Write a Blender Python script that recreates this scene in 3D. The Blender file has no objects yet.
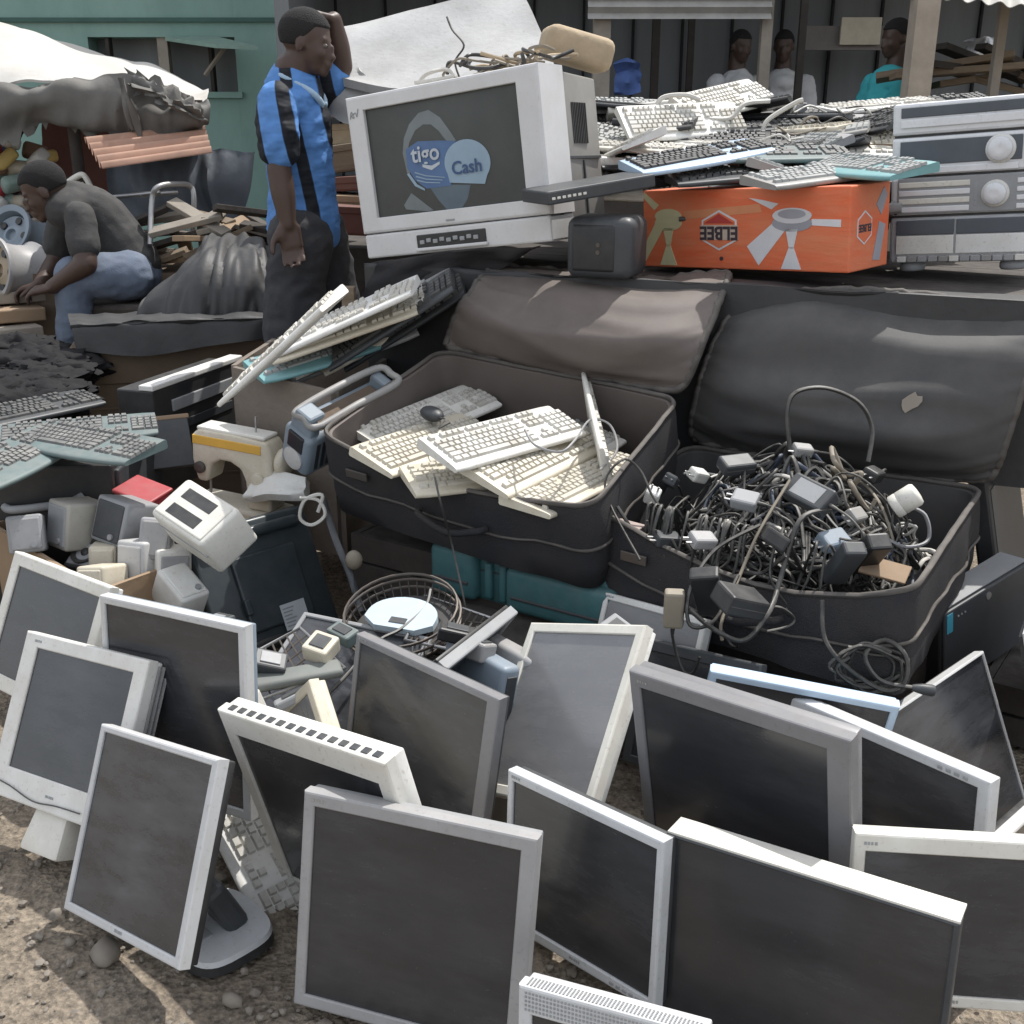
import bpy, bmesh, math, random
import numpy as np
from mathutils import Vector, Matrix, Euler, noise

random.seed(7)
SC = bpy.context.scene
COL = SC.collection
rad = math.radians

# ------------------------------------------------------------------ camera
CAM_H, PITCH, FPX = 1.42, rad(19.5), 1100.0
_c, _s = math.cos(PITCH), math.sin(PITCH)

def _ray(px, py):
    a, b = (px - 512) / FPX, -(py - 512) / FPX
    return Vector((a, b * _s + _c, b * _c - _s))

def at(px, py, z=None, y=None):
    """survey point of the place: the photo's sight line met with a height or a distance"""
    r = _ray(px, py)
    k = (z - CAM_H) / r.z if z is not None else y / r.y
    return Vector((0, 0, CAM_H)) + r * k

# measured things: origin, axes, (width, depth, height)
POSE = {
    'm1': ([-0.689, 1.559, 0.081], [[0.7611, 0.6293, 0.1573], [-0.6224, 0.6402, 0.4503], [0.1827, -0.4406, 0.8789]], [0.377, 0.037, 0.342]),
    'm2': ([-0.931, 1.868, 0.122], [[0.8618, 0.4705, 0.1896], [-0.503, 0.7439, 0.4399], [0.0659, -0.4745, 0.8778]], [0.37, 0.063, 0.339]),
    'm3': ([-1.11, 2.213, 0.176], [[0.8114, 0.5274, 0.2518], [-0.5844, 0.7313, 0.3516], [0.0013, -0.4325, 0.9016]], [0.375, 0.057, 0.316]),
    'm4': ([-0.677, 1.901, 0.133], [[0.8768, 0.4803, 0.0224], [-0.4789, 0.8681, 0.1309], [0.0434, -0.1255, 0.9911]], [0.385, 0.039, 0.396]),
    'm5': ([-0.281, 1.683, 0.016], [[0.7773, 0.5906, -0.2168], [-0.6165, 0.7837, -0.0753], [0.1254, 0.1922, 0.9733]], [0.439, 0.07, 0.425]),
    'm6': ([-0.179, 1.409, 0.017], [[0.9497, 0.3041, 0.0749], [-0.3131, 0.9293, 0.1959], [-0.0101, -0.2095, 0.9778]], [0.401, 0.07, 0.378]),
    'm7': ([0.108, 1.551, 0.028], [[0.7083, 0.7055, 0.0262], [-0.7025, 0.7006, 0.1249], [0.0698, -0.1069, 0.9918]], [0.351, 0.06, 0.308]),
    'm8': ([0.431, 1.346, 0.013], [[0.8517, 0.5232, 0.0272], [-0.5229, 0.8455, 0.1085], [0.0338, -0.1067, 0.9937]], [0.449, 0.053, 0.337]),
    'm9': ([0.417, 1.643, 0.11], [[0.7533, 0.6446, -0.13], [-0.6556, 0.7518, -0.0711], [0.0519, 0.1387, 0.989]], [0.418, 0.043, 0.406]),
    'm10': ([0.671, 1.736, 0.017], [[0.5974, 0.8009, -0.0402], [-0.7997, 0.5988, 0.0442], [0.0594, 0.0057, 0.9982]], [0.46, 0.06, 0.358]),
    'm11': ([1.007, 1.958, -0.068], [[0.7633, -0.5738, -0.2969], [0.6431, 0.7186, 0.2647], [0.0614, -0.393, 0.9175]], [0.422, 0.05, 0.402]),
    'm12': ([0.698, 1.392, 0.086], [[0.9953, 0.096, 0.0164], [-0.0973, 0.9811, 0.1674], [0.0, -0.1682, 0.9858]], [0.331, 0.059, 0.289]),
    'm13': ([0.028, 1.797, 0.198], [[0.653, 0.6849, 0.3232], [-0.691, 0.3643, 0.6243], [0.3099, -0.631, 0.7112]], [0.331, 0.058, 0.372]),
    'm14': ([-0.214, 1.874, 0.093], [[0.7753, 0.6182, 0.1294], [-0.6298, 0.7723, 0.0837], [-0.0482, -0.1464, 0.9881]], [0.38, 0.045, 0.344]),
    'm15': ([0.122, 1.072, 0.017], [[0.9036, 0.4281, 0.0131], [-0.4208, 0.8818, 0.2131], [0.0797, -0.198, 0.9769]], [0.261, 0.07, 0.317]),
    'm16': ([0.261, 2.208, 0.122], [[0.6696, 0.7087, 0.2222], [-0.7351, 0.5896, 0.3348], [0.1062, -0.3875, 0.9157]], [0.306, 0.05, 0.281]),
    'm17': ([0.354, 2.032, 0.092], [[0.7428, 0.6464, 0.1743], [-0.6608, 0.666, 0.3461], [0.1076, -0.3723, 0.9219]], [0.299, 0.05, 0.281]),
    'm18': ([0.537, 1.932, 0.114], [[0.9776, 0.1867, 0.0976], [-0.1694, 0.9721, -0.1621], [-0.1251, 0.142, 0.9819]], [0.364, 0.041, 0.28]),
    'm20': ([-0.202, 2.123, 0.178], [[0.4211, -0.7362, 0.5298], [0.9055, 0.3746, -0.1992], [-0.0518, 0.5637, 0.8244]], [0.333, 0.032, 0.277]),
    'm22': ([-0.5, 1.959, 0.074], [[0.36, 0.7521, 0.5521], [-0.6501, 0.6267, -0.4298], [-0.6692, -0.2042, 0.7145]], [0.32, 0.06, 0.278]),
    'm23': ([0.929, 1.644, -0.055], [[0.6752, -0.737, 0.0294], [0.7234, 0.6695, 0.1687], [-0.144, -0.0926, 0.9852]], [0.356, 0.058, 0.294]),
    'tv': ([-0.17, 3.356, 1.059], [[0.8609, 0.4974, -0.1067], [-0.4916, 0.8674, 0.0771], [0.1309, -0.014, 0.9913]], [0.666, 0.152, 0.477]),
    'fanbox': ([0.654, 3.226, 1.02], [[0.7065, 0.7055, -0.0567], [-0.7054, 0.7084, 0.025], [0.0578, 0.0224, 0.9981]], [0.691, 0.215, 0.225]),
    'stereo': ([1.278, 3.199, 1.031], [[0.8591, 0.5061, -0.0763], [-0.5056, 0.8623, 0.0279], [0.0799, 0.0146, 0.9967]], [0.39, 0.32, 0.452]),
    'boombox': ([-0.455, 2.993, 0.533], [[0.6247, -0.7442, 0.2366], [0.7585, 0.5063, -0.4103], [0.1855, 0.4357, 0.8807]], [0.355, 0.097, 0.195]),
    'dvr': ([1.165, 2.425, 0.157], [[0.8069, -0.5719, -0.1474], [0.5705, 0.8194, -0.056], [0.1528, -0.0389, 0.9875]], [0.346, 0.049, 0.226]),
    'blackback': ([-0.608, 2.708, 0.077], [[0.6813, -0.6668, -0.302], [0.7317, 0.6083, 0.3076], [-0.0213, -0.4305, 0.9023]], [0.381, 0.1, 0.363]),
    'toaster': ([-0.792, 2.568, 0.388], [[0.7214, 0.6359, -0.2742], [-0.6792, 0.5722, -0.4597], [-0.1354, 0.5179, 0.8447]], [0.227, 0.13, 0.119]),
}

# ------------------------------------------------------------------ materials
def _n(nt, t, **kw):
    n = nt.nodes.new(t)
    for k, v in kw.items():
        setattr(n, k, v)
    return n

MATS = {}
def mat(name, base, rough=0.55, metal=0.0, dirt=0.35, dirt_col=None, dust=0.25, dust_col=(0.285, 0.262, 0.235),
        scale=9.0, bump=0.0, bscale=60.0, spec=0.4, stretch=None, speck=0.0, trans=0.0, tint=None):
    """procedural surface: base colour, two scales of grime, specks, settled dust on faces that look up"""
    if name in MATS:
        return MATS[name]
    m = bpy.data.materials.new(name); m.use_nodes = True
    nt = m.node_tree; L = nt.links.new
    b = nt.nodes['Principled BSDF']
    b.inputs['Metallic'].default_value = metal
    b.inputs['Specular IOR Level'].default_value = spec
    tc = _n(nt, 'ShaderNodeTexCoord'); oi = _n(nt, 'ShaderNodeObjectInfo')
    add = _n(nt, 'ShaderNodeVectorMath', operation='ADD')
    sc = _n(nt, 'ShaderNodeVectorMath', operation='SCALE'); sc.inputs['Scale'].default_value = 37.0
    cb = _n(nt, 'ShaderNodeCombineXYZ')
    for i in range(3): L(oi.outputs['Random'], cb.inputs[i])
    L(cb.outputs[0], sc.inputs[0]); L(tc.outputs['Object'], add.inputs[0]); L(sc.outputs[0], add.inputs[1])
    vec = add.outputs[0]
    if stretch:
        mp = _n(nt, 'ShaderNodeMapping'); mp.inputs['Scale'].default_value = stretch
        L(vec, mp.inputs[0]); vec = mp.outputs[0]
    n1 = _n(nt, 'ShaderNodeTexNoise'); n1.inputs['Scale'].default_value = scale; n1.inputs['Detail'].default_value = 6; n1.inputs['Roughness'].default_value = 0.65
    L(vec, n1.inputs['Vector'])
    r1 = _n(nt, 'ShaderNodeValToRGB'); r1.color_ramp.elements[0].position = 0.35; r1.color_ramp.elements[1].position = 0.72
    L(n1.outputs['Fac'], r1.inputs[0])
    dc = dirt_col or tuple(0.45 * c for c in base)
    mx = _n(nt, 'ShaderNodeMix', data_type='RGBA')
    mx.inputs[6].default_value = (*base, 1); mx.inputs[7].default_value = (*dc, 1)
    mu = _n(nt, 'ShaderNodeMath', operation='MULTIPLY'); mu.inputs[1].default_value = dirt
    L(r1.outputs[0], mu.inputs[0]); L(mu.outputs[0], mx.inputs[0])
    if tint:
        tx = _n(nt, 'ShaderNodeMix', data_type='RGBA'); tx.inputs[6].default_value = (*base, 1); tx.inputs[7].default_value = (*tint, 1)
        L(oi.outputs['Random'], tx.inputs[0]); L(tx.outputs[2], mx.inputs[6])
    col = mx.outputs[2]
    if speck:
        n3 = _n(nt, 'ShaderNodeTexNoise'); n3.inputs['Scale'].default_value = scale * 14; n3.inputs['Detail'].default_value = 3
        L(vec, n3.inputs['Vector'])
        r3 = _n(nt, 'ShaderNodeValToRGB'); r3.color_ramp.elements[0].position = 0.60; r3.color_ramp.elements[1].position = 0.74
        L(n3.outputs['Fac'], r3.inputs[0])
        m3 = _n(nt, 'ShaderNodeMath', operation='MULTIPLY'); m3.inputs[1].default_value = speck
        L(r3.outputs[0], m3.inputs[0])
        x3 = _n(nt, 'ShaderNodeMix', data_type='RGBA'); x3.inputs[7].default_value = (*dc, 1)
        L(m3.outputs[0], x3.inputs[0]); L(col, x3.inputs[6]); col = x3.outputs[2]
    if dust:
        g = _n(nt, 'ShaderNodeNewGeometry'); sp = _n(nt, 'ShaderNodeSeparateXYZ'); L(g.outputs['Normal'], sp.inputs[0])
        mr = _n(nt, 'ShaderNodeMapRange'); mr.inputs[1].default_value = -0.3; mr.inputs[2].default_value = 1.0
        mr.inputs[3].default_value = 0.15; mr.inputs[4].default_value = 1.0
        L(sp.outputs['Z'], mr.inputs[0])
        n2 = _n(nt, 'ShaderNodeTexNoise'); n2.inputs['Scale'].default_value = scale * 2.3; n2.inputs['Detail'].default_value = 8; n2.inputs['Roughness'].default_value = 0.7
        L(vec, n2.inputs['Vector'])
        r2 = _n(nt, 'ShaderNodeMapRange'); r2.inputs[1].default_value = 0.3; r2.inputs[2].default_value = 0.75
        L(n2.outputs['Fac'], r2.inputs[0])
        m2 = _n(nt, 'ShaderNodeMath', operation='MULTIPLY'); L(mr.outputs[0], m2.inputs[0]); L(r2.outputs[0], m2.inputs[1])
        m4 = _n(nt, 'ShaderNodeMath', operation='MULTIPLY'); m4.inputs[1].default_value = dust; L(m2.outputs[0], m4.inputs[0])
        x2 = _n(nt, 'ShaderNodeMix', data_type='RGBA'); x2.inputs[7].default_value = (*dust_col, 1)
        L(m4.outputs[0], x2.inputs[0]); L(col, x2.inputs[6]); col = x2.outputs[2]
        ra = _n(nt, 'ShaderNodeMapRange'); ra.inputs[3].default_value = rough; ra.inputs[4].default_value = min(1, rough + 0.45)
        L(m4.outputs[0], ra.inputs[0]); L(ra.outputs[0], b.inputs['Roughness'])
    else:
        b.inputs['Roughness'].default_value = rough
    L(col, b.inputs['Base Color'])
    if bump:
        nb = _n(nt, 'ShaderNodeTexNoise'); nb.inputs['Scale'].default_value = bscale; nb.inputs['Detail'].default_value = 5
        L(vec, nb.inputs['Vector'])
        bp = _n(nt, 'ShaderNodeBump'); bp.inputs['Strength'].default_value = bump; bp.inputs['Distance'].default_value = 0.01
        L(nb.outputs['Fac'], bp.inputs['Height']); L(bp.outputs[0], b.inputs['Normal'])
    if trans:
        b.inputs['Transmission Weight'].default_value = trans
    MATS[name] = m
    return m

# ------------------------------------------------------------------ object helpers
def thing(name, label, cat, M=None, group=None):
    o = bpy.data.objects.new(name, None); COL.objects.link(o)
    o.empty_display_size = 0.05
    if M is not None: o.matrix_world = M
    o['label'] = label; o['category'] = cat
    if group: o['group'] = group
    return o

def tag(o, label, cat, group=None):
    o['label'] = label; o['category'] = cat
    if group: o['group'] = group
    return o

def dup(root, M, label=None, group=None):
    r = root.copy(); COL.objects.link(r); r.matrix_world = M
    if label: r['label'] = label
    if group: r['group'] = group
    for ch in list(root.children):
        c = ch.copy(); COL.objects.link(c); c.parent = r
        for g in list(ch.children):
            d = g.copy(); COL.objects.link(d); d.parent = c
    return r

def TR(loc, yaw=0, pitch=0, roll=0):
    """pose: yaw about z, then pitch about local x, roll about local y (degrees)"""
    return Matrix.Translation(Vector(loc)) @ Matrix.Rotation(rad(yaw), 4, 'Z') @ Matrix.Rotation(rad(pitch), 4, 'X') @ Matrix.Rotation(rad(roll), 4, 'Y')

def pose(key):
    t, R, d = POSE[key]
    M = Matrix(R).to_4x4(); M.translation = Vector(t)
    return M, d

class MB:
    """collects shapes, then links them as ONE mesh object"""
    def __init__(self): self.v = []; self.f = []
    def add(self, vs, fs, M=None):
        o = len(self.v)
        self.v += [tuple(M @ Vector(p)) if M is not None else tuple(p) for p in vs]
        self.f += [tuple(i + o for i in q) for q in fs]
        return self
    def box(self, x0, x1, y0, y1, z0, z1, M=None, tp=(1, 1)):
        cx, cy = (x0 + x1) / 2, (y0 + y1) / 2; hx, hy = (x1 - x0) / 2, (y1 - y0) / 2
        vs = [(x0, y0, z0), (x1, y0, z0), (x1, y1, z0), (x0, y1, z0)]
        vs += [(cx + a * hx * tp[0], cy + b * hy * tp[1], z1) for a, b in ((-1, -1), (1, -1), (1, 1), (-1, 1))]
        return self.add(vs, [(0, 3, 2, 1), (4, 5, 6, 7), (0, 1, 5, 4), (1, 2, 6, 5), (2, 3, 7, 6), (3, 0, 4, 7)], M)
    def rbox(self, x0, x1, y0, y1, z0, z1, r=0.01, M=None, seg=2):
        bm = bmesh.new(); bmesh.ops.create_cube(bm, size=1)
        for v in bm.verts:
            v.co = Vector(((x0 + x1) / 2 + v.co.x * (x1 - x0), (y0 + y1) / 2 + v.co.y * (y1 - y0), (z0 + z1) / 2 + v.co.z * (z1 - z0)))
        r = min(r, 0.48 * min(x1 - x0, y1 - y0, z1 - z0))
        bmesh.ops.bevel(bm, geom=list(bm.edges), offset=r, segments=seg, affect='EDGES', profile=0.5)
        bm.verts.index_update()
        vs = [tuple(v.co) for v in bm.verts]; fs = [tuple(v.index for v in f.verts) for f in bm.faces]
        bm.free(); return self.add(vs, fs, M)
    def tube(self, pts, r, sides=8, closed=False, M=None, cap=True):
        pts = [Vector(p) for p in pts]; n = len(pts)
        rs = r if isinstance(r, (list, tuple)) else [r] * n
        vs = []; up = None
        for i, p in enumerate(pts):
            a = pts[(i - 1) % n] if (closed or i > 0) else p
            b = pts[(i + 1) % n] if (closed or i < n - 1) else p
            t = (b - a)
            t = t.normalized() if t.length > 1e-9 else Vector((0, 0, 1))
            if up is None:
                up = t.orthogonal().normalized()
            else:
                up = up - t * up.dot(t)
                up = up.normalized() if up.length > 1e-6 else t.orthogonal().normalized()
            w = t.cross(up)
            for k in range(sides):
                an = 2 * math.pi * k / sides
                vs.append(p + (up * math.cos(an) + w * math.sin(an)) * rs[i])
        fs = []
        for i in range(n if closed else n - 1):
            j = (i + 1) % n
            for k in range(sides):
                k2 = (k + 1) % sides
                fs.append((i * sides + k, i * sides + k2, j * sides + k2, j * sides + k))
        if not closed and cap:
            fs.append(tuple(range(sides - 1, -1, -1))); fs.append(tuple((n - 1) * sides + k for k in range(sides)))
        return self.add(vs, fs, M)
    def lathe(self, prof, seg=24, M=None):
        """profile [(radius, z)...] about local z"""
        vs = []; fs = []
        for r, z in prof:
            for k in range(seg):
                a = 2 * math.pi * k / seg; vs.append((r * math.cos(a), r * math.sin(a), z))
        for i in range(len(prof) - 1):
            for k in range(seg):
                k2 = (k + 1) % seg
                fs.append((i * seg + k, i * seg + k2, (i + 1) * seg + k2, (i + 1) * seg + k))
        fs.append(tuple(range(seg - 1, -1, -1))); fs.append(tuple((len(prof) - 1) * seg + k for k in range(seg)))
        return self.add(vs, fs, M)
    def ell(self, c, rx, ry, rz, M=None, u=16, v=10, R=None):
        vs = []; fs = []
        for j in range(v + 1):
            ph = math.pi * j / v
            for i in range(u):
                th = 2 * math.pi * i / u
                p = Vector((rx * math.sin(ph) * math.cos(th), ry * math.sin(ph) * math.sin(th), rz * math.cos(ph)))
                if R is not None: p = R @ p
                vs.append(Vector(c) + p)
        for j in range(v):
            for i in range(u):
                i2 = (i + 1) % u
                fs.append((j * u + i, (j + 1) * u + i, (j + 1) * u + i2, j * u + i2))
        return self.add(vs, fs, M)
    def poly(self, pts, M=None):
        return self.add(pts, [tuple(range(len(pts)))], M)
    def prism(self, pts, y0, y1, M=None):
        """outline in x,z pushed from y0 to y1"""
        n = len(pts)
        vs = [(a, y0, b) for a, b in pts] + [(a, y1, b) for a, b in pts]
        fs = [tuple(range(n)), tuple(range(2 * n - 1, n - 1, -1))] + [(i, i + n, (i + 1) % n + n, (i + 1) % n) for i in range(n)]
        return self.add(vs, fs, M)
    def mesh(self, name, m=None, smooth=False, bevel=0.0, seg=2):
        bm = bmesh.new()
        bv = [bm.verts.new(p) for p in self.v]
        for q in self.f:
            qs = []
            for i in q:
                if i not in qs: qs.append(i)
            if len(qs) > 2:
                try: bm.faces.new([bv[i] for i in qs])
                except ValueError: pass
        bmesh.ops.remove_doubles(bm, verts=bm.verts, dist=1e-6)
        bmesh.ops.recalc_face_normals(bm, faces=bm.faces)
        if bevel:
            es = [e for e in bm.edges if len(e.link_faces) == 2 and e.calc_face_angle(0) > 0.6]
            bmesh.ops.bevel(bm, geom=es, offset=bevel, segments=seg, affect='EDGES', profile=0.5, clamp_overlap=True)
        me = bpy.data.meshes.new(name); bm.to_mesh(me); bm.free()
        if m: me.materials.append(m)
        if smooth or bevel:
            for p in me.polygons: p.use_smooth = True
            try: me.set_sharp_from_angle(angle=rad(40 if not smooth else 60))
            except Exception: pass
        return me
    def build(self, name, m, parent=None, smooth=False, bevel=0.0, M=None, seg=2):
        return link(name, self.mesh(name, m, smooth, bevel, seg), parent, M)

def link(name, me, parent=None, M=None):
    o = bpy.data.objects.new(name, me); COL.objects.link(o)
    if parent: o.parent = parent
    if M is not None: o.matrix_local = M
    return o

def catmull(P, n, closed=False):
    P = [Vector(p) for p in P]; out = []; m = len(P)
    segs = m if closed else m - 1
    for i in range(segs):
        p0 = P[(i - 1) % m] if closed or i > 0 else P[0]; p1 = P[i]; p2 = P[(i + 1) % m]
        p3 = P[(i + 2) % m] if closed or i + 2 < m else P[-1]
        for k in range(n):
            t = k / n
            out.append(0.5 * ((2 * p1) + (p2 - p0) * t + (2 * p0 - 5 * p1 + 4 * p2 - p3) * t * t + (3 * p1 - p0 - 3 * p2 + p3) * t ** 3))
    if not closed: out.append(P[-1])
    return out

def sheet(ctrl, nu=6, nv=6, thick=0.004, amp=0.01, freq=(6, 6), seed=0, amp2=0.0, freq2=(20, 20), edge=1.0, rag=0.0, gather=0.0, rnd=0.0):
    """cloth or tin: a smooth sheet through rows of control points with folds, given a real thickness"""
    rows = [catmull(r, nu) for r in ctrl]
    cols = [catmull([r[i] for r in rows], nv) for i in range(len(rows[0]))]
    U, V = len(cols), len(cols[0])
    P = [[cols[i][j].copy() for j in range(V)] for i in range(U)]
    if rnd:      # rounded corners
        def pick(a, b):
            x = min(max(a, 0), 1) * (U - 1); y = min(max(b, 0), 1) * (V - 1); i0 = min(int(x), U - 2); j0 = min(int(y), V - 2); fx_, fy_ = x - i0, y - j0
            return cols[i0][j0].lerp(cols[i0 + 1][j0], fx_).lerp(cols[i0][j0 + 1].lerp(cols[i0 + 1][j0 + 1], fx_), fy_)
        for i in range(U):
            for j in range(V):
                a, b = 2 * i / (U - 1) - 1, 2 * j / (V - 1) - 1
                P[i][j] = pick(.5 + .5 * a * math.sqrt(1 - rnd * abs(b) ** 7), .5 + .5 * b * math.sqrt(1 - rnd * abs(a) ** 7))
    N = [[None] * V for _ in range(U)]
    for i in range(U):
        for j in range(V):
            a = P[min(i + 1, U - 1)][j] - P[max(i - 1, 0)][j]; b = P[i][min(j + 1, V - 1)] - P[i][max(j - 1, 0)]
            n = a.cross(b); N[i][j] = n.normalized() if n.length > 1e-12 else Vector((0, 0, 1))
    Q = []
    for i in range(U):
        row = []
        for j in range(V):
            u, v = i / (U - 1), j / (V - 1)
            gw = 0.0
            if gather:
                for q, along in ((u, v), (1 - u, v), (v, u), (1 - v, u)):
                    gw += math.exp(-q / .10) * noise.noise(Vector((along * 26 + q * 9, q * 3, seed * 2.3 + 40)))
            e = edge + (1 - edge) * min(1, 6 * min(u, 1 - u, v, 1 - v))
            d = amp * noise.noise(Vector((u * freq[0], v * freq[1], seed * 3.7)))
            if amp2:
                d += amp2 * (1 - abs(noise.noise(Vector((u * freq2[0] + 9, v * freq2[1], seed * 5.1)))) * 2)
            p = P[i][j] + N[i][j] * (d * e + gather * gw)
            if rag and (i == U - 1):
                p.z += rag * (noise.noise(Vector((v * 25, seed, 0))) + .5 * noise.noise(Vector((v * 70, seed, 4))))
            row.append(p)
        Q.append(row)
    mb = MB(); vs = []; fs = []
    for i in range(U):
        for j in range(V): vs.append(Q[i][j] + N[i][j] * thick / 2)
    for i in range(U):
        for j in range(V): vs.append(Q[i][j] - N[i][j] * thick / 2)
    S = U * V; ix = lambda i, j: i * V + j
    for i in range(U - 1):
        for j in range(V - 1):
            fs.append((ix(i, j), ix(i + 1, j), ix(i + 1, j + 1), ix(i, j + 1)))
            fs.append((S + ix(i, j), S + ix(i, j + 1), S + ix(i + 1, j + 1), S + ix(i + 1, j)))
    for i in range(U - 1):
        fs.append((ix(i, 0), S + ix(i, 0), S + ix(i + 1, 0), ix(i + 1, 0))); fs.append((ix(i, V - 1), ix(i + 1, V - 1), S + ix(i + 1, V - 1), S + ix(i, V - 1)))
    for j in range(V - 1):
        fs.append((ix(0, j), ix(0, j + 1), S + ix(0, j + 1), S + ix(0, j))); fs.append((ix(U - 1, j), S + ix(U - 1, j), S + ix(U - 1, j + 1), ix(U - 1, j + 1)))
    mb.add(vs, fs)
    mb.rim = [Q[i][0] for i in range(U)] + [Q[U - 1][j] for j in range(1, V)] + [Q[i][V - 1] for i in range(U - 2, -1, -1)] + [Q[0][j] for j in range(V - 2, 0, -1)]
    return mb

def text_mesh(s, size, m, extrude=0.0003, spacing=1.0, bold=0.0):
    c = bpy.data.curves.new('text', 'FONT'); c.body = s; c.size = size; c.extrude = extrude; c.offset = bold
    c.align_x = 'CENTER'; c.align_y = 'CENTER'; c.space_character = spacing; c.resolution_u = 3
    o = bpy.data.objects.new('text', c); COL.objects.link(o)
    dg = bpy.context.evaluated_depsgraph_get(); dg.update()
    me = bpy.data.meshes.new_from_object(o.evaluated_get(dg))
    bpy.data.objects.remove(o); bpy.data.curves.remove(c)
    me.materials.clear(); me.materials.append(m)
    return me

def remeshed(mb, voxel, smooth=4, name='body'):
    """one continuous surface from overlapping volumes"""
    me = mb.mesh(name); o = bpy.data.objects.new(name, me); COL.objects.link(o)
    r = o.modifiers.new('r', 'REMESH'); r.mode = 'VOXEL'; r.voxel_size = voxel; r.use_smooth_shade = True
    if smooth:
        s = o.modifiers.new('s', 'SMOOTH'); s.factor = 0.5; s.iterations = smooth
    dg = bpy.context.evaluated_depsgraph_get(); dg.update()
    out = bpy.data.meshes.new_from_object(o.evaluated_get(dg)); out.name = name
    bpy.data.objects.remove(o); bpy.data.meshes.remove(me)
    for p in out.polygons: p.use_smooth = True
    return out
# ------------------------------------------------------------------ palette
WHITE = mat('white_plastic', (0.74, 0.74, 0.72), 0.45, dirt=0.45, dirt_col=(0.44, 0.40, 0.33), speck=0.6, dust=0.22, tint=(0.70, 0.68, 0.61))
SILVER = mat('silver_plastic', (0.58, 0.60, 0.62), 0.35, dirt=0.4, dirt_col=(0.33, 0.32, 0.30), speck=0.5, dust=0.22, tint=(0.53, 0.52, 0.50))
GREYP = mat('grey_plastic', (0.30, 0.31, 0.32), 0.45, dirt=0.3, speck=0.3, dust=0.45)
MIDGREY = mat('mid_grey_plastic', (0.36, 0.36, 0.37), 0.42, dirt=0.4, speck=0.45, dust=0.3, tint=(0.30, 0.29, 0.27))
CREAM = mat('cream_plastic', (0.64, 0.595, 0.49), 0.45, dirt=0.5, dirt_col=(0.36, 0.28, 0.17), speck=0.4, dust=0.2)
BLACKP = mat('black_plastic', (0.022, 0.023, 0.025), 0.42, dirt=0.2, speck=0.0, dust=0.30, dust_col=(0.22, 0.205, 0.18))
CHAR = mat('charcoal_plastic', (0.045, 0.05, 0.056), 0.42, dirt=0.3, dust=0.28, dust_col=(0.22, 0.205, 0.18))
BLUEGREY = mat('blue_grey_plastic', (0.21, 0.26, 0.31), 0.4, dirt=0.3, dust=0.3)
PALEBLUE = mat('pale_blue_plastic', (0.47, 0.60, 0.74), 0.35, dirt=0.25, dust=0.15)
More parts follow.
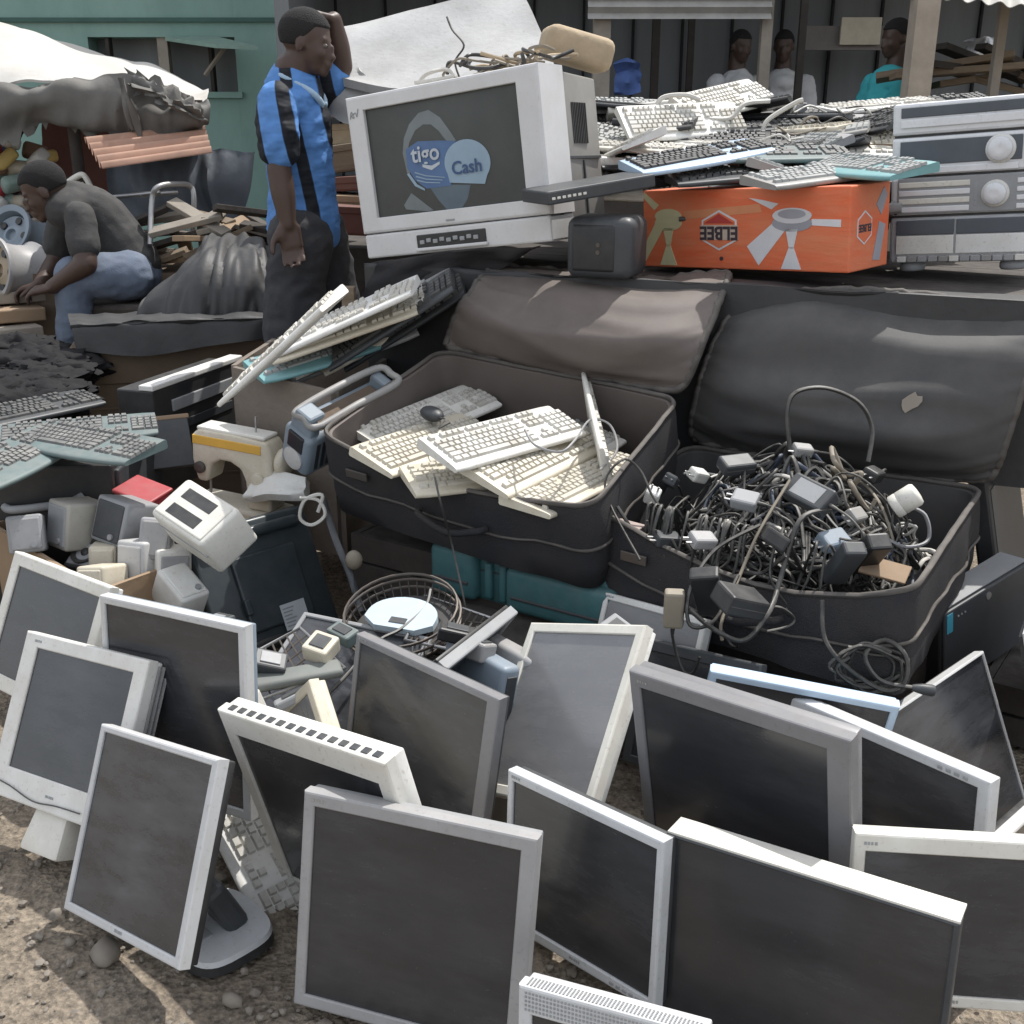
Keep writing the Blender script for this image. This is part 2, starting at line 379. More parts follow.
def screen_mat(name, base, dusty, k):
    """glass front: per-screen tone, wiped dust in streaks, specks, scratches, a thin clear coat that mirrors the sky"""
    m = bpy.data.materials.new(name); m.use_nodes = True; nt = m.node_tree; L = nt.links.new; b = nt.nodes['Principled BSDF']
    tc = _n(nt, 'ShaderNodeTexCoord'); oi = _n(nt, 'ShaderNodeObjectInfo')
    cb = _n(nt, 'ShaderNodeCombineXYZ'); sc = _n(nt, 'ShaderNodeVectorMath', operation='SCALE'); sc.inputs['Scale'].default_value = 53
    for i in range(3): L(oi.outputs['Random'], cb.inputs[i])
    L(cb.outputs[0], sc.inputs[0]); ad = _n(nt, 'ShaderNodeVectorMath', operation='ADD'); L(tc.outputs['Object'], ad.inputs[0]); L(sc.outputs[0], ad.inputs[1])
    mp = _n(nt, 'ShaderNodeMapping'); mp.inputs['Rotation'].default_value = (0, .5, 0); mp.inputs['Scale'].default_value = (2, 2, 7); L(ad.outputs[0], mp.inputs[0])
    n1 = _n(nt, 'ShaderNodeTexNoise'); n1.inputs['Scale'].default_value = 2.2; n1.inputs['Detail'].default_value = 8; n1.inputs['Roughness'].default_value = .7; L(mp.outputs[0], n1.inputs[0])
    n2 = _n(nt, 'ShaderNodeTexNoise'); n2.inputs['Scale'].default_value = 4.5; n2.inputs['Detail'].default_value = 4; L(ad.outputs[0], n2.inputs[0])
    n3 = _n(nt, 'ShaderNodeTexNoise'); n3.inputs['Scale'].default_value = 190; n3.inputs['Detail'].default_value = 2; L(ad.outputs[0], n3.inputs[0])
    r1 = _n(nt, 'ShaderNodeMapRange'); r1.inputs[1].default_value = .38; r1.inputs[2].default_value = .72; L(n1.outputs[0], r1.inputs[0])
    r2 = _n(nt, 'ShaderNodeMapRange'); r2.inputs[1].default_value = .35; r2.inputs[2].default_value = .7; r2.inputs[3].default_value = .25; L(n2.outputs[0], r2.inputs[0])
    mu = _n(nt, 'ShaderNodeMath', operation='MULTIPLY'); L(r1.outputs[0], mu.inputs[0]); L(r2.outputs[0], mu.inputs[1])
    r3 = _n(nt, 'ShaderNodeMapRange'); r3.inputs[1].default_value = .70; r3.inputs[2].default_value = .78; r3.inputs[4].default_value = .5; L(n3.outputs[0], r3.inputs[0])
    mx_ = _n(nt, 'ShaderNodeMath', operation='MAXIMUM'); L(mu.outputs[0], mx_.inputs[0]); L(r3.outputs[0], mx_.inputs[1])
    fa = _n(nt, 'ShaderNodeMath', operation='MULTIPLY'); L(mx_.outputs[0], fa.inputs[0])
    rr = _n(nt, 'ShaderNodeMapRange'); rr.inputs[3].default_value = .35 * k; rr.inputs[4].default_value = k; L(oi.outputs['Random'], rr.inputs[0]); L(rr.outputs[0], fa.inputs[1])
    mx = _n(nt, 'ShaderNodeMix', data_type='RGBA'); mx.inputs[6].default_value = (*base, 1); mx.inputs[7].default_value = (*dusty, 1); L(fa.outputs[0], mx.inputs[0]); L(mx.outputs[2], b.inputs['Base Color'])
    ro = _n(nt, 'ShaderNodeMapRange'); ro.inputs[3].default_value = .22; ro.inputs[4].default_value = .75; L(fa.outputs[0], ro.inputs[0]); L(ro.outputs[0], b.inputs['Roughness'])
    b.inputs['Specular IOR Level'].default_value = .4; b.inputs['Coat Weight'].default_value = .45; b.inputs['Coat Roughness'].default_value = .12
    return m
SCREEN = screen_mat('dusty_screen', (0.028, 0.029, 0.032), (0.165, 0.172, 0.185), .55)
SCREENL = screen_mat('pale_screen', (0.15, 0.15, 0.155), (0.30, 0.295, 0.285), .8)
FABRIC = mat('suitcase_fabric', (0.030, 0.031, 0.036), 0.85, dirt=0.5, dirt_col=(0.060, 0.055, 0.05), scale=5, dust=0.24, dust_col=(0.20, 0.165, 0.135), bump=0.55, bscale=420, spec=0.2)
LINING = mat('suitcase_lining', (0.125, 0.105, 0.095), 0.5, dirt=0.5, dirt_col=(0.07, 0.06, 0.055), scale=4, dust=0.40, dust_col=(0.24, 0.20, 0.17), bump=0.12, bscale=700, spec=0.3)
LINING2 = mat('black_suitcase_lining', (0.050, 0.049, 0.049), 0.55, dirt=0.5, dirt_col=(0.09, 0.084, 0.077), scale=4, dust=0.34, dust_col=(0.19, 0.183, 0.175), bump=0.12, bscale=700, spec=0.3)
PIPING = mat('suitcase_piping', (0.075, 0.068, 0.062), 0.7, dust=0.45, dust_col=(0.26, 0.23, 0.2))
TARPBLK = mat('black_tarp', (0.020, 0.021, 0.023), 0.58, dirt=0.4, dirt_col=(0.05, 0.048, 0.045), scale=4, dust=0.16, dust_col=(0.20, 0.185, 0.165), spec=0.55, bump=0.2, bscale=30)
TARPBLUE = mat('slate_tarp', (0.062, 0.078, 0.098), 0.6, dirt=0.5, scale=3, dust=0.25, bump=0.2, bscale=25)
TARPWHITE = mat('white_tarp', (0.50, 0.49, 0.465), 0.6, dirt=0.6, dirt_col=(0.42, 0.37, 0.30), scale=2.2, speck=0.3, dust=0.1, bump=0.5, bscale=12)
TARPGREY = mat('grey_canvas', (0.13, 0.125, 0.115), 0.8, dirt=0.6, dirt_col=(0.06, 0.058, 0.055), scale=3, dust=0.3, bump=0.3, bscale=20)
CORD = mat('black_cord', (0.028, 0.028, 0.028), 0.38, dirt=0.25, dust=0.6, dust_col=(0.30, 0.28, 0.245), scale=14)
CORDGREY = mat('grey_cord', (0.13, 0.13, 0.135), 0.45, dirt=0.4, dust=0.4, scale=14)
CORDBLUE = mat('slate_cord', (0.05, 0.07, 0.11), 0.42, dirt=0.3, dust=0.45, dust_col=(0.28, 0.265, 0.24), scale=14)
CORDTAN = mat('dusty_cord', (0.24, 0.205, 0.155), 0.55, dirt=0.4, dust=0.4, scale=14)
CORDWHITE = mat('white_cord', (0.62, 0.60, 0.55), 0.5, dirt=0.4, dust=0.2)
CARTON = mat('brown_cardboard', (0.30, 0.205, 0.125), 0.85, dirt=0.5, dirt_col=(0.16, 0.105, 0.065), scale=4, dust=0.3, bump=0.15, bscale=40)
CARTOND = mat('dark_cardboard', (0.155, 0.110, 0.075), 0.9, dirt=0.6, dirt_col=(0.075, 0.055, 0.04), scale=4, dust=0.2, bump=0.2, bscale=40)
WOOD = mat('old_wood', (0.22, 0.165, 0.11), 0.85, dirt=0.6, dirt_col=(0.10, 0.07, 0.045), scale=6, stretch=(1, 1, 8), dust=0.3, bump=0.3, bscale=30)
WOODGREY = mat('weathered_wood', (0.30, 0.265, 0.22), 0.85, dirt=0.6, dirt_col=(0.14, 0.12, 0.10), scale=5, dust=0.3, bump=0.3, bscale=30)
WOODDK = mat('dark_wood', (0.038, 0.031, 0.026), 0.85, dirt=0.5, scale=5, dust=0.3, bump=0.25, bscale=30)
STEEL = mat('bare_steel', (0.42, 0.42, 0.42), 0.38, metal=0.7, dirt=0.4, dust=0.25)
STEELDK = mat('dark_steel', (0.10, 0.095, 0.09), 0.5, metal=0.5, dirt=0.5, dirt_col=(0.12, 0.07, 0.04), dust=0.3)
RUST = mat('red_brown_tin', (0.155, 0.058, 0.042), 0.7, dirt=0.6, dirt_col=(0.07, 0.032, 0.026), scale=4, dust=0.2)
RUSTLT = mat('sun_bleached_tin', (0.40, 0.225, 0.155), 0.7, dirt=0.6, dirt_col=(0.16, 0.09, 0.06), scale=6, dust=0.3)
SLATEP = mat('slate_grey_plastic', (0.20, 0.20, 0.21), 0.40, dirt=0.4, dirt_col=(0.12, 0.115, 0.11), speck=0.4, dust=0.3)
TEAL = mat('teal_plastic', (0.042, 0.145, 0.155), 0.55, dirt=0.5, dirt_col=(0.028, 0.06, 0.062), dust=0.3)
TEALLT = mat('light_teal_plastic', (0.17, 0.36, 0.37), 0.45, dirt=0.35, dust=0.25)
TEALDK = mat('dusty_teal_edge', (0.115, 0.165, 0.165), 0.5, dirt=0.4, dust=0.5)
RED = mat('red_plastic', (0.42, 0.045, 0.055), 0.5, dust=0.3)
YELLOW = mat('amber_plastic', (0.72, 0.42, 0.07), 0.45, dirt=0.3, dust=0.2)
ORANGE = mat('orange_print', (0.70, 0.125, 0.042), 0.6, dirt=0.75, dirt_col=(0.62, 0.24, 0.12), scale=6, dust=0.2, stretch=(0.6, 1, 2.5), speck=.3, bump=.5, bscale=11)
PRINTW = mat('white_print', (0.66, 0.66, 0.68), 0.6, dirt=0.3, dust=0.1)
PRINTG = mat('grey_print', (0.33, 0.33, 0.37), 0.6, dirt=0.3, dust=0.1)
PRINTC = mat('cream_print', (0.60, 0.56, 0.34), 0.6, dirt=0.3, dust=0.1)
PRINTD = mat('dark_print', (0.05, 0.035, 0.045), 0.6, dirt=0.2, dust=0.1)
PRINTR = mat('red_print', (0.42, 0.05, 0.04), 0.6, dirt=0.2, dust=0.1)
FOAM = mat('dirty_foam', (0.44, 0.44, 0.435), 0.9, dirt=0.7, dirt_col=(0.27, 0.265, 0.255), scale=5, speck=0.5, dust=0.12, bump=0.15, bscale=60)
FOAMTAN = mat('tan_foam', (0.46, 0.36, 0.24), 0.9, dirt=0.5, scale=7, dust=0.2, bump=0.3, bscale=50)
GREENW = mat('green_plaster', (0.235, 0.37, 0.325), 0.85, dirt=0.75, dirt_col=(0.145, 0.25, 0.22), scale=1.1, speck=0.25, dust=0.15, stretch=(1, 1, .45), bump=.3, bscale=18)  # plaster paled so its colour carries the distance haze
DARKIN = mat('haze_lifted_boards', (0.19, 0.20, 0.205), 0.9, dirt=0.5, dirt_col=(0.13, 0.13, 0.125), scale=1.5, dust=0.15, stretch=(6, 1, 0.6))  # base lifted: air haze over the far shed is put into the colour
SKIN = mat('dark_skin', (0.066, 0.040, 0.030), 0.48, dirt=0.3, dirt_col=(0.06, 0.035, 0.026), dust=0, scale=14, spec=0.4)
HAIR = mat('black_hair', (0.016, 0.015, 0.015), 0.9, dirt=0.3, dust=0.0, bump=0.6, bscale=260, scale=30)
DENIM = mat('blue_denim', (0.14, 0.175, 0.235), 0.85, dirt=0.7, dirt_col=(0.065, 0.09, 0.14), scale=7, dust=0.2, bump=0.2, bscale=160)
JEANBLK = mat('black_denim', (0.022, 0.023, 0.028), 0.8, dirt=0.5, dirt_col=(0.045, 0.045, 0.05), scale=6, dust=0.15, bump=0.2, bscale=160)
TEEGREY = mat('grey_cotton', (0.046, 0.046, 0.046), 0.9, dirt=0.4, scale=6, dust=0.2, bump=0.15, bscale=120)
TEEWHITE = mat('white_cotton', (0.62, 0.62, 0.62), 0.9, dirt=0.4, scale=6, dust=0)  # far shirts only; haze brightening is put into the base colour
TEETEAL = mat('teal_cotton', (0.06, 0.42, 0.46), 0.85, dirt=0.3, scale=6, dust=0)
CLOTHBLUE = mat('blue_cotton', (0.10, 0.17, 0.42), 0.85, dirt=0.5, scale=9, dust=0)
GLASSDK = mat('dark_glass', (0.03, 0.034, 0.04), 0.15, dirt=0.2, dust=0.1)

STRIPE_SHIFT = .35
def striped_shirt():
    m = bpy.data.materials.new('blue_shirt_black_stripes'); m.use_nodes = True; nt = m.node_tree; L = nt.links.new
    b = nt.nodes['Principled BSDF']; b.inputs['Roughness'].default_value = 0.7; b.inputs['Specular IOR Level'].default_value = 0.3
    mx = _n(nt, 'ShaderNodeMix', data_type='RGBA')
    mx.inputs[6].default_value = (0.115, 0.29, 0.66, 1); mx.inputs[7].default_value = (0.012, 0.014, 0.02, 1)
    tc = _n(nt, 'ShaderNodeTexCoord'); sx = _n(nt, 'ShaderNodeSeparateXYZ'); L(tc.outputs['Object'], sx.inputs[0])
    lz = _n(nt, 'ShaderNodeMath', operation='MULTIPLY_ADD'); lz.inputs[1].default_value = .16; L(sx.outputs[2], lz.inputs[0]); L(sx.outputs[0], lz.inputs[2])
    sp = _n(nt, 'ShaderNodeMath', operation='MULTIPLY_ADD'); sp.inputs[1].default_value = 1 / .108; sp.inputs[2].default_value = STRIPE_SHIFT; L(lz.outputs[0], sp.inputs[0])
    fr = _n(nt, 'ShaderNodeMath', operation='FRACT'); L(sp.outputs[0], fr.inputs[0])
    r = _n(nt, 'ShaderNodeValToRGB'); e = r.color_ramp.elements; e[0].position = 0.0; e[0].color = (0, 0, 0, 1); e[1].position = .60; e[1].color = (0, 0, 0, 1)
    for p_, c_ in ((.20, 0), (.23, 1), (.57, 1)):
        q = e.new(p_); q.color = (c_, c_, c_, 1)
    L(fr.outputs[0], r.inputs[0]); L(r.outputs[0], mx.inputs[0])
    nn = _n(nt, 'ShaderNodeTexNoise'); nn.inputs['Scale'].default_value = 22; nn.inputs['Detail'].default_value = 5
    L(tc.outputs['Object'], nn.inputs[0])
    m2 = _n(nt, 'ShaderNodeMix', data_type='RGBA'); m2.blend_type = 'MULTIPLY'; m2.inputs[0].default_value = 0.5
    L(mx.outputs[2], m2.inputs[6]); L(nn.outputs['Fac'], m2.inputs[7]); L(m2.outputs[2], b.inputs['Base Color'])
    n2 = _n(nt, 'ShaderNodeTexNoise'); n2.inputs['Scale'].default_value = 9; mp = _n(nt, 'ShaderNodeMapping'); mp.inputs['Scale'].default_value = (1, 1, 2.2)
    L(tc.outputs['Object'], mp.inputs[0]); L(mp.outputs[0], n2.inputs[0])
    bp = _n(nt, 'ShaderNodeBump'); bp.inputs['Strength'].default_value = 0.6; bp.inputs['Distance'].default_value = 0.03
    L(n2.outputs['Fac'], bp.inputs['Height']); L(bp.outputs[0], b.inputs['Normal'])
    return m
SHIRT = striped_shirt()

def ground_mat():
    m = bpy.data.materials.new('trodden_earth'); m.use_nodes = True; nt = m.node_tree; L = nt.links.new
    b = nt.nodes['Principled BSDF']; b.inputs['Roughness'].default_value = 0.95; b.inputs['Specular IOR Level'].default_value = 0.15
    tc = _n(nt, 'ShaderNodeTexCoord')
    n1 = _n(nt, 'ShaderNodeTexNoise'); n1.inputs['Scale'].default_value = 3.0; n1.inputs['Detail'].default_value = 9; n1.inputs['Roughness'].default_value = 0.68
    n2 = _n(nt, 'ShaderNodeTexNoise'); n2.inputs['Scale'].default_value = 55; n2.inputs['Detail'].default_value = 6; n2.inputs['Roughness'].default_value = 0.75
    vo = _n(nt, 'ShaderNodeTexVoronoi'); vo.inputs['Scale'].default_value = 85
    for x in (n1, n2, vo): L(tc.outputs['Object'], x.inputs['Vector'])
    r = _n(nt, 'ShaderNodeValToRGB'); e = r.color_ramp.elements
    e[0].position = 0.3; e[0].color = (0.19, 0.16, 0.13, 1); e[1].position = 0.7; e[1].color = (0.42, 0.365, 0.30, 1)
    L(n1.outputs['Fac'], r.inputs[0])
    r2 = _n(nt, 'ShaderNodeValToRGB'); e = r2.color_ramp.elements
    e[0].position = 0.33; e[0].color = (0.35, 0.35, 0.35, 1); e[1].position = 0.72; e[1].color = (1.35, 1.3, 1.22, 1)
    L(n2.outputs['Fac'], r2.inputs[0])
    mx = _n(nt, 'ShaderNodeMix', data_type='RGBA'); mx.blend_type = 'MULTIPLY'; mx.inputs[0].default_value = 1.0
    L(r.outputs[0], mx.inputs[6]); L(r2.outputs[0], mx.inputs[7]); L(mx.outputs[2], b.inputs['Base Color'])
    ad = _n(nt, 'ShaderNodeMath', operation='ADD'); L(n2.outputs['Fac'], ad.inputs[0]); L(vo.outputs['Distance'], ad.inputs[1])
    bp = _n(nt, 'ShaderNodeBump'); bp.inputs['Strength'].default_value = 0.8; bp.inputs['Distance'].default_value = 0.012
    L(ad.outputs[0], bp.inputs['Height']); L(bp.outputs[0], b.inputs['Normal'])
    return m
EARTH = ground_mat()
# ------------------------------------------------------------------ flat monitors
def frame_mb(w, h, fd, bl, br, bt, bb, rec=0.005, rnd=0.004):
    """bezel ring with a rounded outer edge; front at y=0"""
    mb = MB()
    def ring(x0, x1, z0, z1, y): return [(x0, y, z0), (x1, y, z0), (x1, y, z1), (x0, y, z1)]
    a, c = w / 2, rnd
    R = [ring(-a + 0.0, a, 0, h, fd), ring(-a, a, 0, h, c), ring(-a + c * .3, a - c * .3, c * .3, h - c * .3, c * .3), ring(-a + c, a - c, c, h - c, 0),
         ring(-a + bl - .002, a - br + .002, bb - .002, h - bt + .002, 0), ring(-a + bl, a - br, bb, h - bt, 0.002), ring(-a + bl, a - br, bb, h - bt, rec + .004)]
    vs = [p for r in R for p in r]; fs = []
    for i in range(len(R) - 1):
        for k in range(4):
            k2 = (k + 1) % 4
            fs.append((i * 4 + k, i * 4 + k2, i * 4 + 4 + k2, i * 4 + 4 + k))
    n = (len(R) - 1) * 4
    for k in range(4):
        k2 = (k + 1) % 4
        fs.append((k2, k, n + k, n + k2))
    return mb.add(vs, fs)

def monitor(key, label, frame=SILVER, back=CHAR, bez=(.016, .016, .016, .022), screen=SCREEN, deep=None, buttons=0, badge=True,
            stand=None, M=None, dims=None, cat='monitor', name='flat_monitor', group=None, vents=False, grille=None, toplogo=True):
    if M is None: M, dims = pose(key)
    w, d, h = dims
    d = deep or d
    t = thing(name, label, cat, M, group)
    fd = min(0.024, d * .55)
    bl, br, bt, bb = bez
    frame_mb(w, h, fd, bl, br, bt, bb).build('bezel', frame, t)
    s = MB().box(-w / 2 + bl - .001, w / 2 - br + .001, .005, .0085, bb - .001, h - bt + .001)
    s.build('screen', screen, t)
    # back shell: shallow step, then a tapering housing with vent slots
    mb = MB()
    mb.box(-w / 2 + .003, w / 2 - .003, fd, fd + max(.006, (d - fd) * .45), .003, h - .003)
    y1 = fd + max(.006, (d - fd) * .45); y2 = max(d, y1 + .008)
    M2 = Matrix(((1, 0, 0, 0), (0, 0, 1, 0), (0, 1, 0, 0), (0, 0, 0, 1)))
    vs = []; a = w / 2 - .02
    for (x0, x1, z0, z1, y) in ((-a, a, .025, h - .025, y1), (-a * .8, a * .8, .06, h - .06, y2)):
        vs += [(x0, y, z0), (x1, y, z0), (x1, y, z1), (x0, y, z1)]
    mb.add(vs, [(0, 1, 5, 4), (1, 2, 6, 5), (2, 3, 7, 6), (3, 0, 4, 7), (4, 5, 6, 7), (3, 2, 1, 0)])
    mb.build('back_shell', back, t, bevel=.003)
    vm = MB()
    for i in range(12):
        x = -a * .7 + i * a * 1.4 / 11
        vm.box(x - .004, x + .004, y2 - .0005, y2 + .0015, h - .10, h - .075)
    vm.build('vent_slots', BLACKP, t)
    if badge:
        mb = MB()
        for i, ww in enumerate((.004, .003, .004, .0035, .003)):
            x = -.011 + i * .0052
            mb.box(x, x + ww, -.0008, .001, bb * .45 if bb > .014 else bb * .3, bb * .45 + .005 if bb > .014 else bb * .3 + .004)
        mb.build('badge', GREYP if frame in (WHITE, SILVER) else STEEL, t)
        if toplogo:
            mb = MB()
            for i, ww in enumerate((.004, .0035, .003, .004)):
                x = -w / 2 + bl * .8 + i * .0055
                mb.box(x, x + ww, -.0008, .001, h - bt * .62, h - bt * .62 + min(.005, bt * .3))
            mb.build('maker_mark', GREYP if frame in (WHITE, SILVER) else STEEL, t)
    for i in range(buttons):
        x = w / 2 - br - .02 - i * .014
        MB().rbox(x - .0045, x + .0045, -.002, .001, bb * .35, bb * .35 + .005, .001).build('button', GREYP, t)
    if vents:
        mb = MB(); n = 15
        for i in range(n):
            x = -w / 2 + .03 + i * (w - .06) / (n - 1)
            mb.rbox(x - .008, x + .008, fd * .35, fd * .95, h - .001, h + .0018, .0012)
        mb.build('top_vents', CHAR, t)
    if stand:
        sm = stand
        n = MB(); n.box(-.045, .045, d * .8, d * .8 + .05, -.07, h * .45, tp=(.8, .8)); neck = n.build('stand_neck', sm, t, bevel=.006)
        pts = [(.14 * math.cos(k * math.pi / 10), .10 * math.sin(k * math.pi / 10)) for k in range(20)]
        mb = MB(); vs = [(x, d * .8 + y * 1.1, -.085) for x, y in pts] + [(x * .93, d * .8 + y, -.066) for x, y in pts]
        mb.add(vs, [tuple(range(19, -1, -1)), tuple(range(20, 40))] + [(i, (i + 1) % 20, 20 + (i + 1) % 20, 20 + i) for i in range(20)])
        mb.build('stand_foot', sm, t)
    return t

# ------------------------------------------------------------------ keyboards
KL, KW = 0.44, 0.155
def key_layout():
    ks = []; p = .0188
    x0, z0 = -KL / 2 + .016, .022
    rows = [[1.25, 1.25, 1.25, 6, 1.25, 1.25, 1.25, 1.3], [2.2] + [1] * 10 + [2.6], [1.75] + [1] * 11 + [2.05], [1.5] + [1] * 12 + [1.3], [1] * 13 + [1.8]]
    for r, row in enumerate(rows):
        x = x0; y = z0 + r * p
        for wk in row:
            ks.append((x, y, wk * p * .985)); x += wk * p * .985
    y = z0 + 5.35 * p
    for g in (0, 2, 6.6, 11.2):
        for i in range(1 if g == 0 else 4):
            ks.append((x0 + (g + i * 1.05) * p * .95, y, p * .95))
    xn = x0 + 15.35 * p
    for r in (3, 4):
        for i in range(3): ks.append((xn + i * p, z0 + r * p, p))
    for i in range(3): ks.append((xn + i * p, z0, p))
    ks.append((xn + p, z0 + p, p))
    for i in range(3): ks.append((xn + i * p, y, p))
    xm = xn + 3.35 * p
    for r in range(5):
        for i in range(4):
            if r == 0 and i == 1: continue
            ks.append((xm + i * p, z0 + r * p, p * (2 if r == 0 and i == 0 else 1)))
    return ks
KEYS = key_layout()

def wedge(y): return .014 + .016 * (y / KW)     # top surface height of the case

def kb_case(curve=False):
    mb = MB(); n = 14; vs = []; prof = []
    # cross-section (y,z) with rounded front lip
    prof = [(0, .003), (0, .010), (.004, .0135), (.012, wedge(.012)), (KW - .01, wedge(KW - .01)), (KW - .002, wedge(KW) - .003), (KW, wedge(KW) - .008), (KW, .004), (KW - .004, 0), (.004, 0)]
    m = len(prof); xs = np.linspace(-KL / 2, KL / 2, n)
    for i, x in enumerate(xs):
        u = abs(x) / (KL / 2); ex = -.022 * (1 - u * u) if curve else 0
        sh = 1.0 if 0 < i < n - 1 else .985
        for y, z in prof:
            yy = y + ex * (1 - y / KW) if curve else y
            vs.append((x, (yy - KW / 2) * sh, z if 0 < i < n - 1 else .002 + z * .88))
    fs = []
    for i in range(n - 1):
        for k in range(m):
            k2 = (k + 1) % m
            fs.append((i * m + k, i * m + k2, (i + 1) * m + k2, (i + 1) * m + k))
    fs.append(tuple(range(m))); fs.append(tuple((n - 1) * m + k for k in range(m - 1, -1, -1)))
    return mb.add(vs, fs)

def kb_keys(worn=0):
    mb = MB(); kr = random.Random(worn)
    for x, y, w in KEYS:
        if worn and kr.random() < .06: continue
        h = kr.uniform(-.0012, .0004) * (worn > 0) + wedge(y + .009); g = .0009; d = .0172
        x0, x1, y0, y1 = x + g, x + w - g, y - KW / 2 + g, y + d - KW / 2
        tx = .0022
        vs = [(x0, y0, h - .001), (x1, y0, h - .001), (x1, y1, h - .001 + .0018), (x0, y1, h - .001 + .0018),
              (x0 + tx, y0 + tx * 1.2, h + .0065), (x1 - tx, y0 + tx * 1.2, h + .0065), (x1 - tx, y1 - tx * .6, h + .0085), (x0 + tx, y1 - tx * .6, h + .0085)]
        mb.add(vs, [(4, 5, 6, 7), (0, 1, 5, 4), (1, 2, 6, 5), (2, 3, 7, 6), (3, 0, 4, 7)])
    return mb
KB_MESH = {}
def kb_protos():
    kc, kk = kb_case(), kb_keys(); kcc = kb_case(True)
    KEYW = mat('white_keys', (0.60, 0.59, 0.55), 0.5, dirt=0.8, dirt_col=(0.30, 0.27, 0.21), speck=0.5, dust=0.4)
    KEYC = mat('cream_keys', (0.56, 0.53, 0.455), 0.5, dirt=0.5, dirt_col=(0.30, 0.26, 0.18), speck=0.3, dust=0.25)
    KEYB = mat('black_keys', (0.028, 0.029, 0.030), 0.45, dirt=0.3, dust=0.62, dust_col=(0.23, 0.225, 0.21))
    KEYD = mat('dusty_dark_keys', (0.10, 0.10, 0.10), 0.5, dirt=0.4, dust=0.8, dust_col=(0.33, 0.325, 0.30))
    KEYG = mat('grey_keys', (0.33, 0.34, 0.33), 0.5, dirt=0.4, dust=0.35)
    for nm, cm, km, cs in (('white', WHITE, KEYW, kc), ('cream', CREAM, KEYC, kc), ('grey', MIDGREY, KEYG, kc), ('black', BLACKP, KEYB, kcc), ('teal', TEALLT, KEYG, kcc), ('tealblack', TEALDK, KEYD, kcc), ('charcoal', CHAR, KEYB, kc), ('paleblue', PALEBLUE, KEYB, kcc)):
        KB_MESH[nm] = (cs.mesh(nm + '_case', cm, smooth=True), [kb_keys(w_).mesh(nm + '_keys', km) for w_ in (0, 3, 8)])
kb_protos()

KB_COUNT = [0]
def keyboard(kind, M, label, group=None, feet=False):
    t = thing('keyboard', label, 'keyboard', M, group)
    c, k = KB_MESH[kind]
    link('case', c, t); link('keys', k[KB_COUNT[0] % 3], t); KB_COUNT[0] += 1
    return t

# ------------------------------------------------------------------ suitcases
def rounded_rim(P, r=0.062, n=7, side=14):
    """closed path round a four-cornered rim with rounded corners"""
    out = []
    for i in range(4):
        a, b, c = Vector(P[i - 1]), Vector(P[i]), Vector(P[(i + 1) % 4])
        u = (a - b).normalized(); v = (c - b).normalized()
        for k in range(n + 1):
            t = k / n; p0 = b + u * r; p1 = b; p2 = b + v * r
            out.append((1 - t) ** 2 * p0 + 2 * t * (1 - t) * p1 + t * t * p2)
        nxt = Vector(P[(i + 1) % 4]); e0 = b + v * r; e1 = nxt - v * r
        for k in range(1, side): out.append(e0.lerp(e1, k / side))
    return out

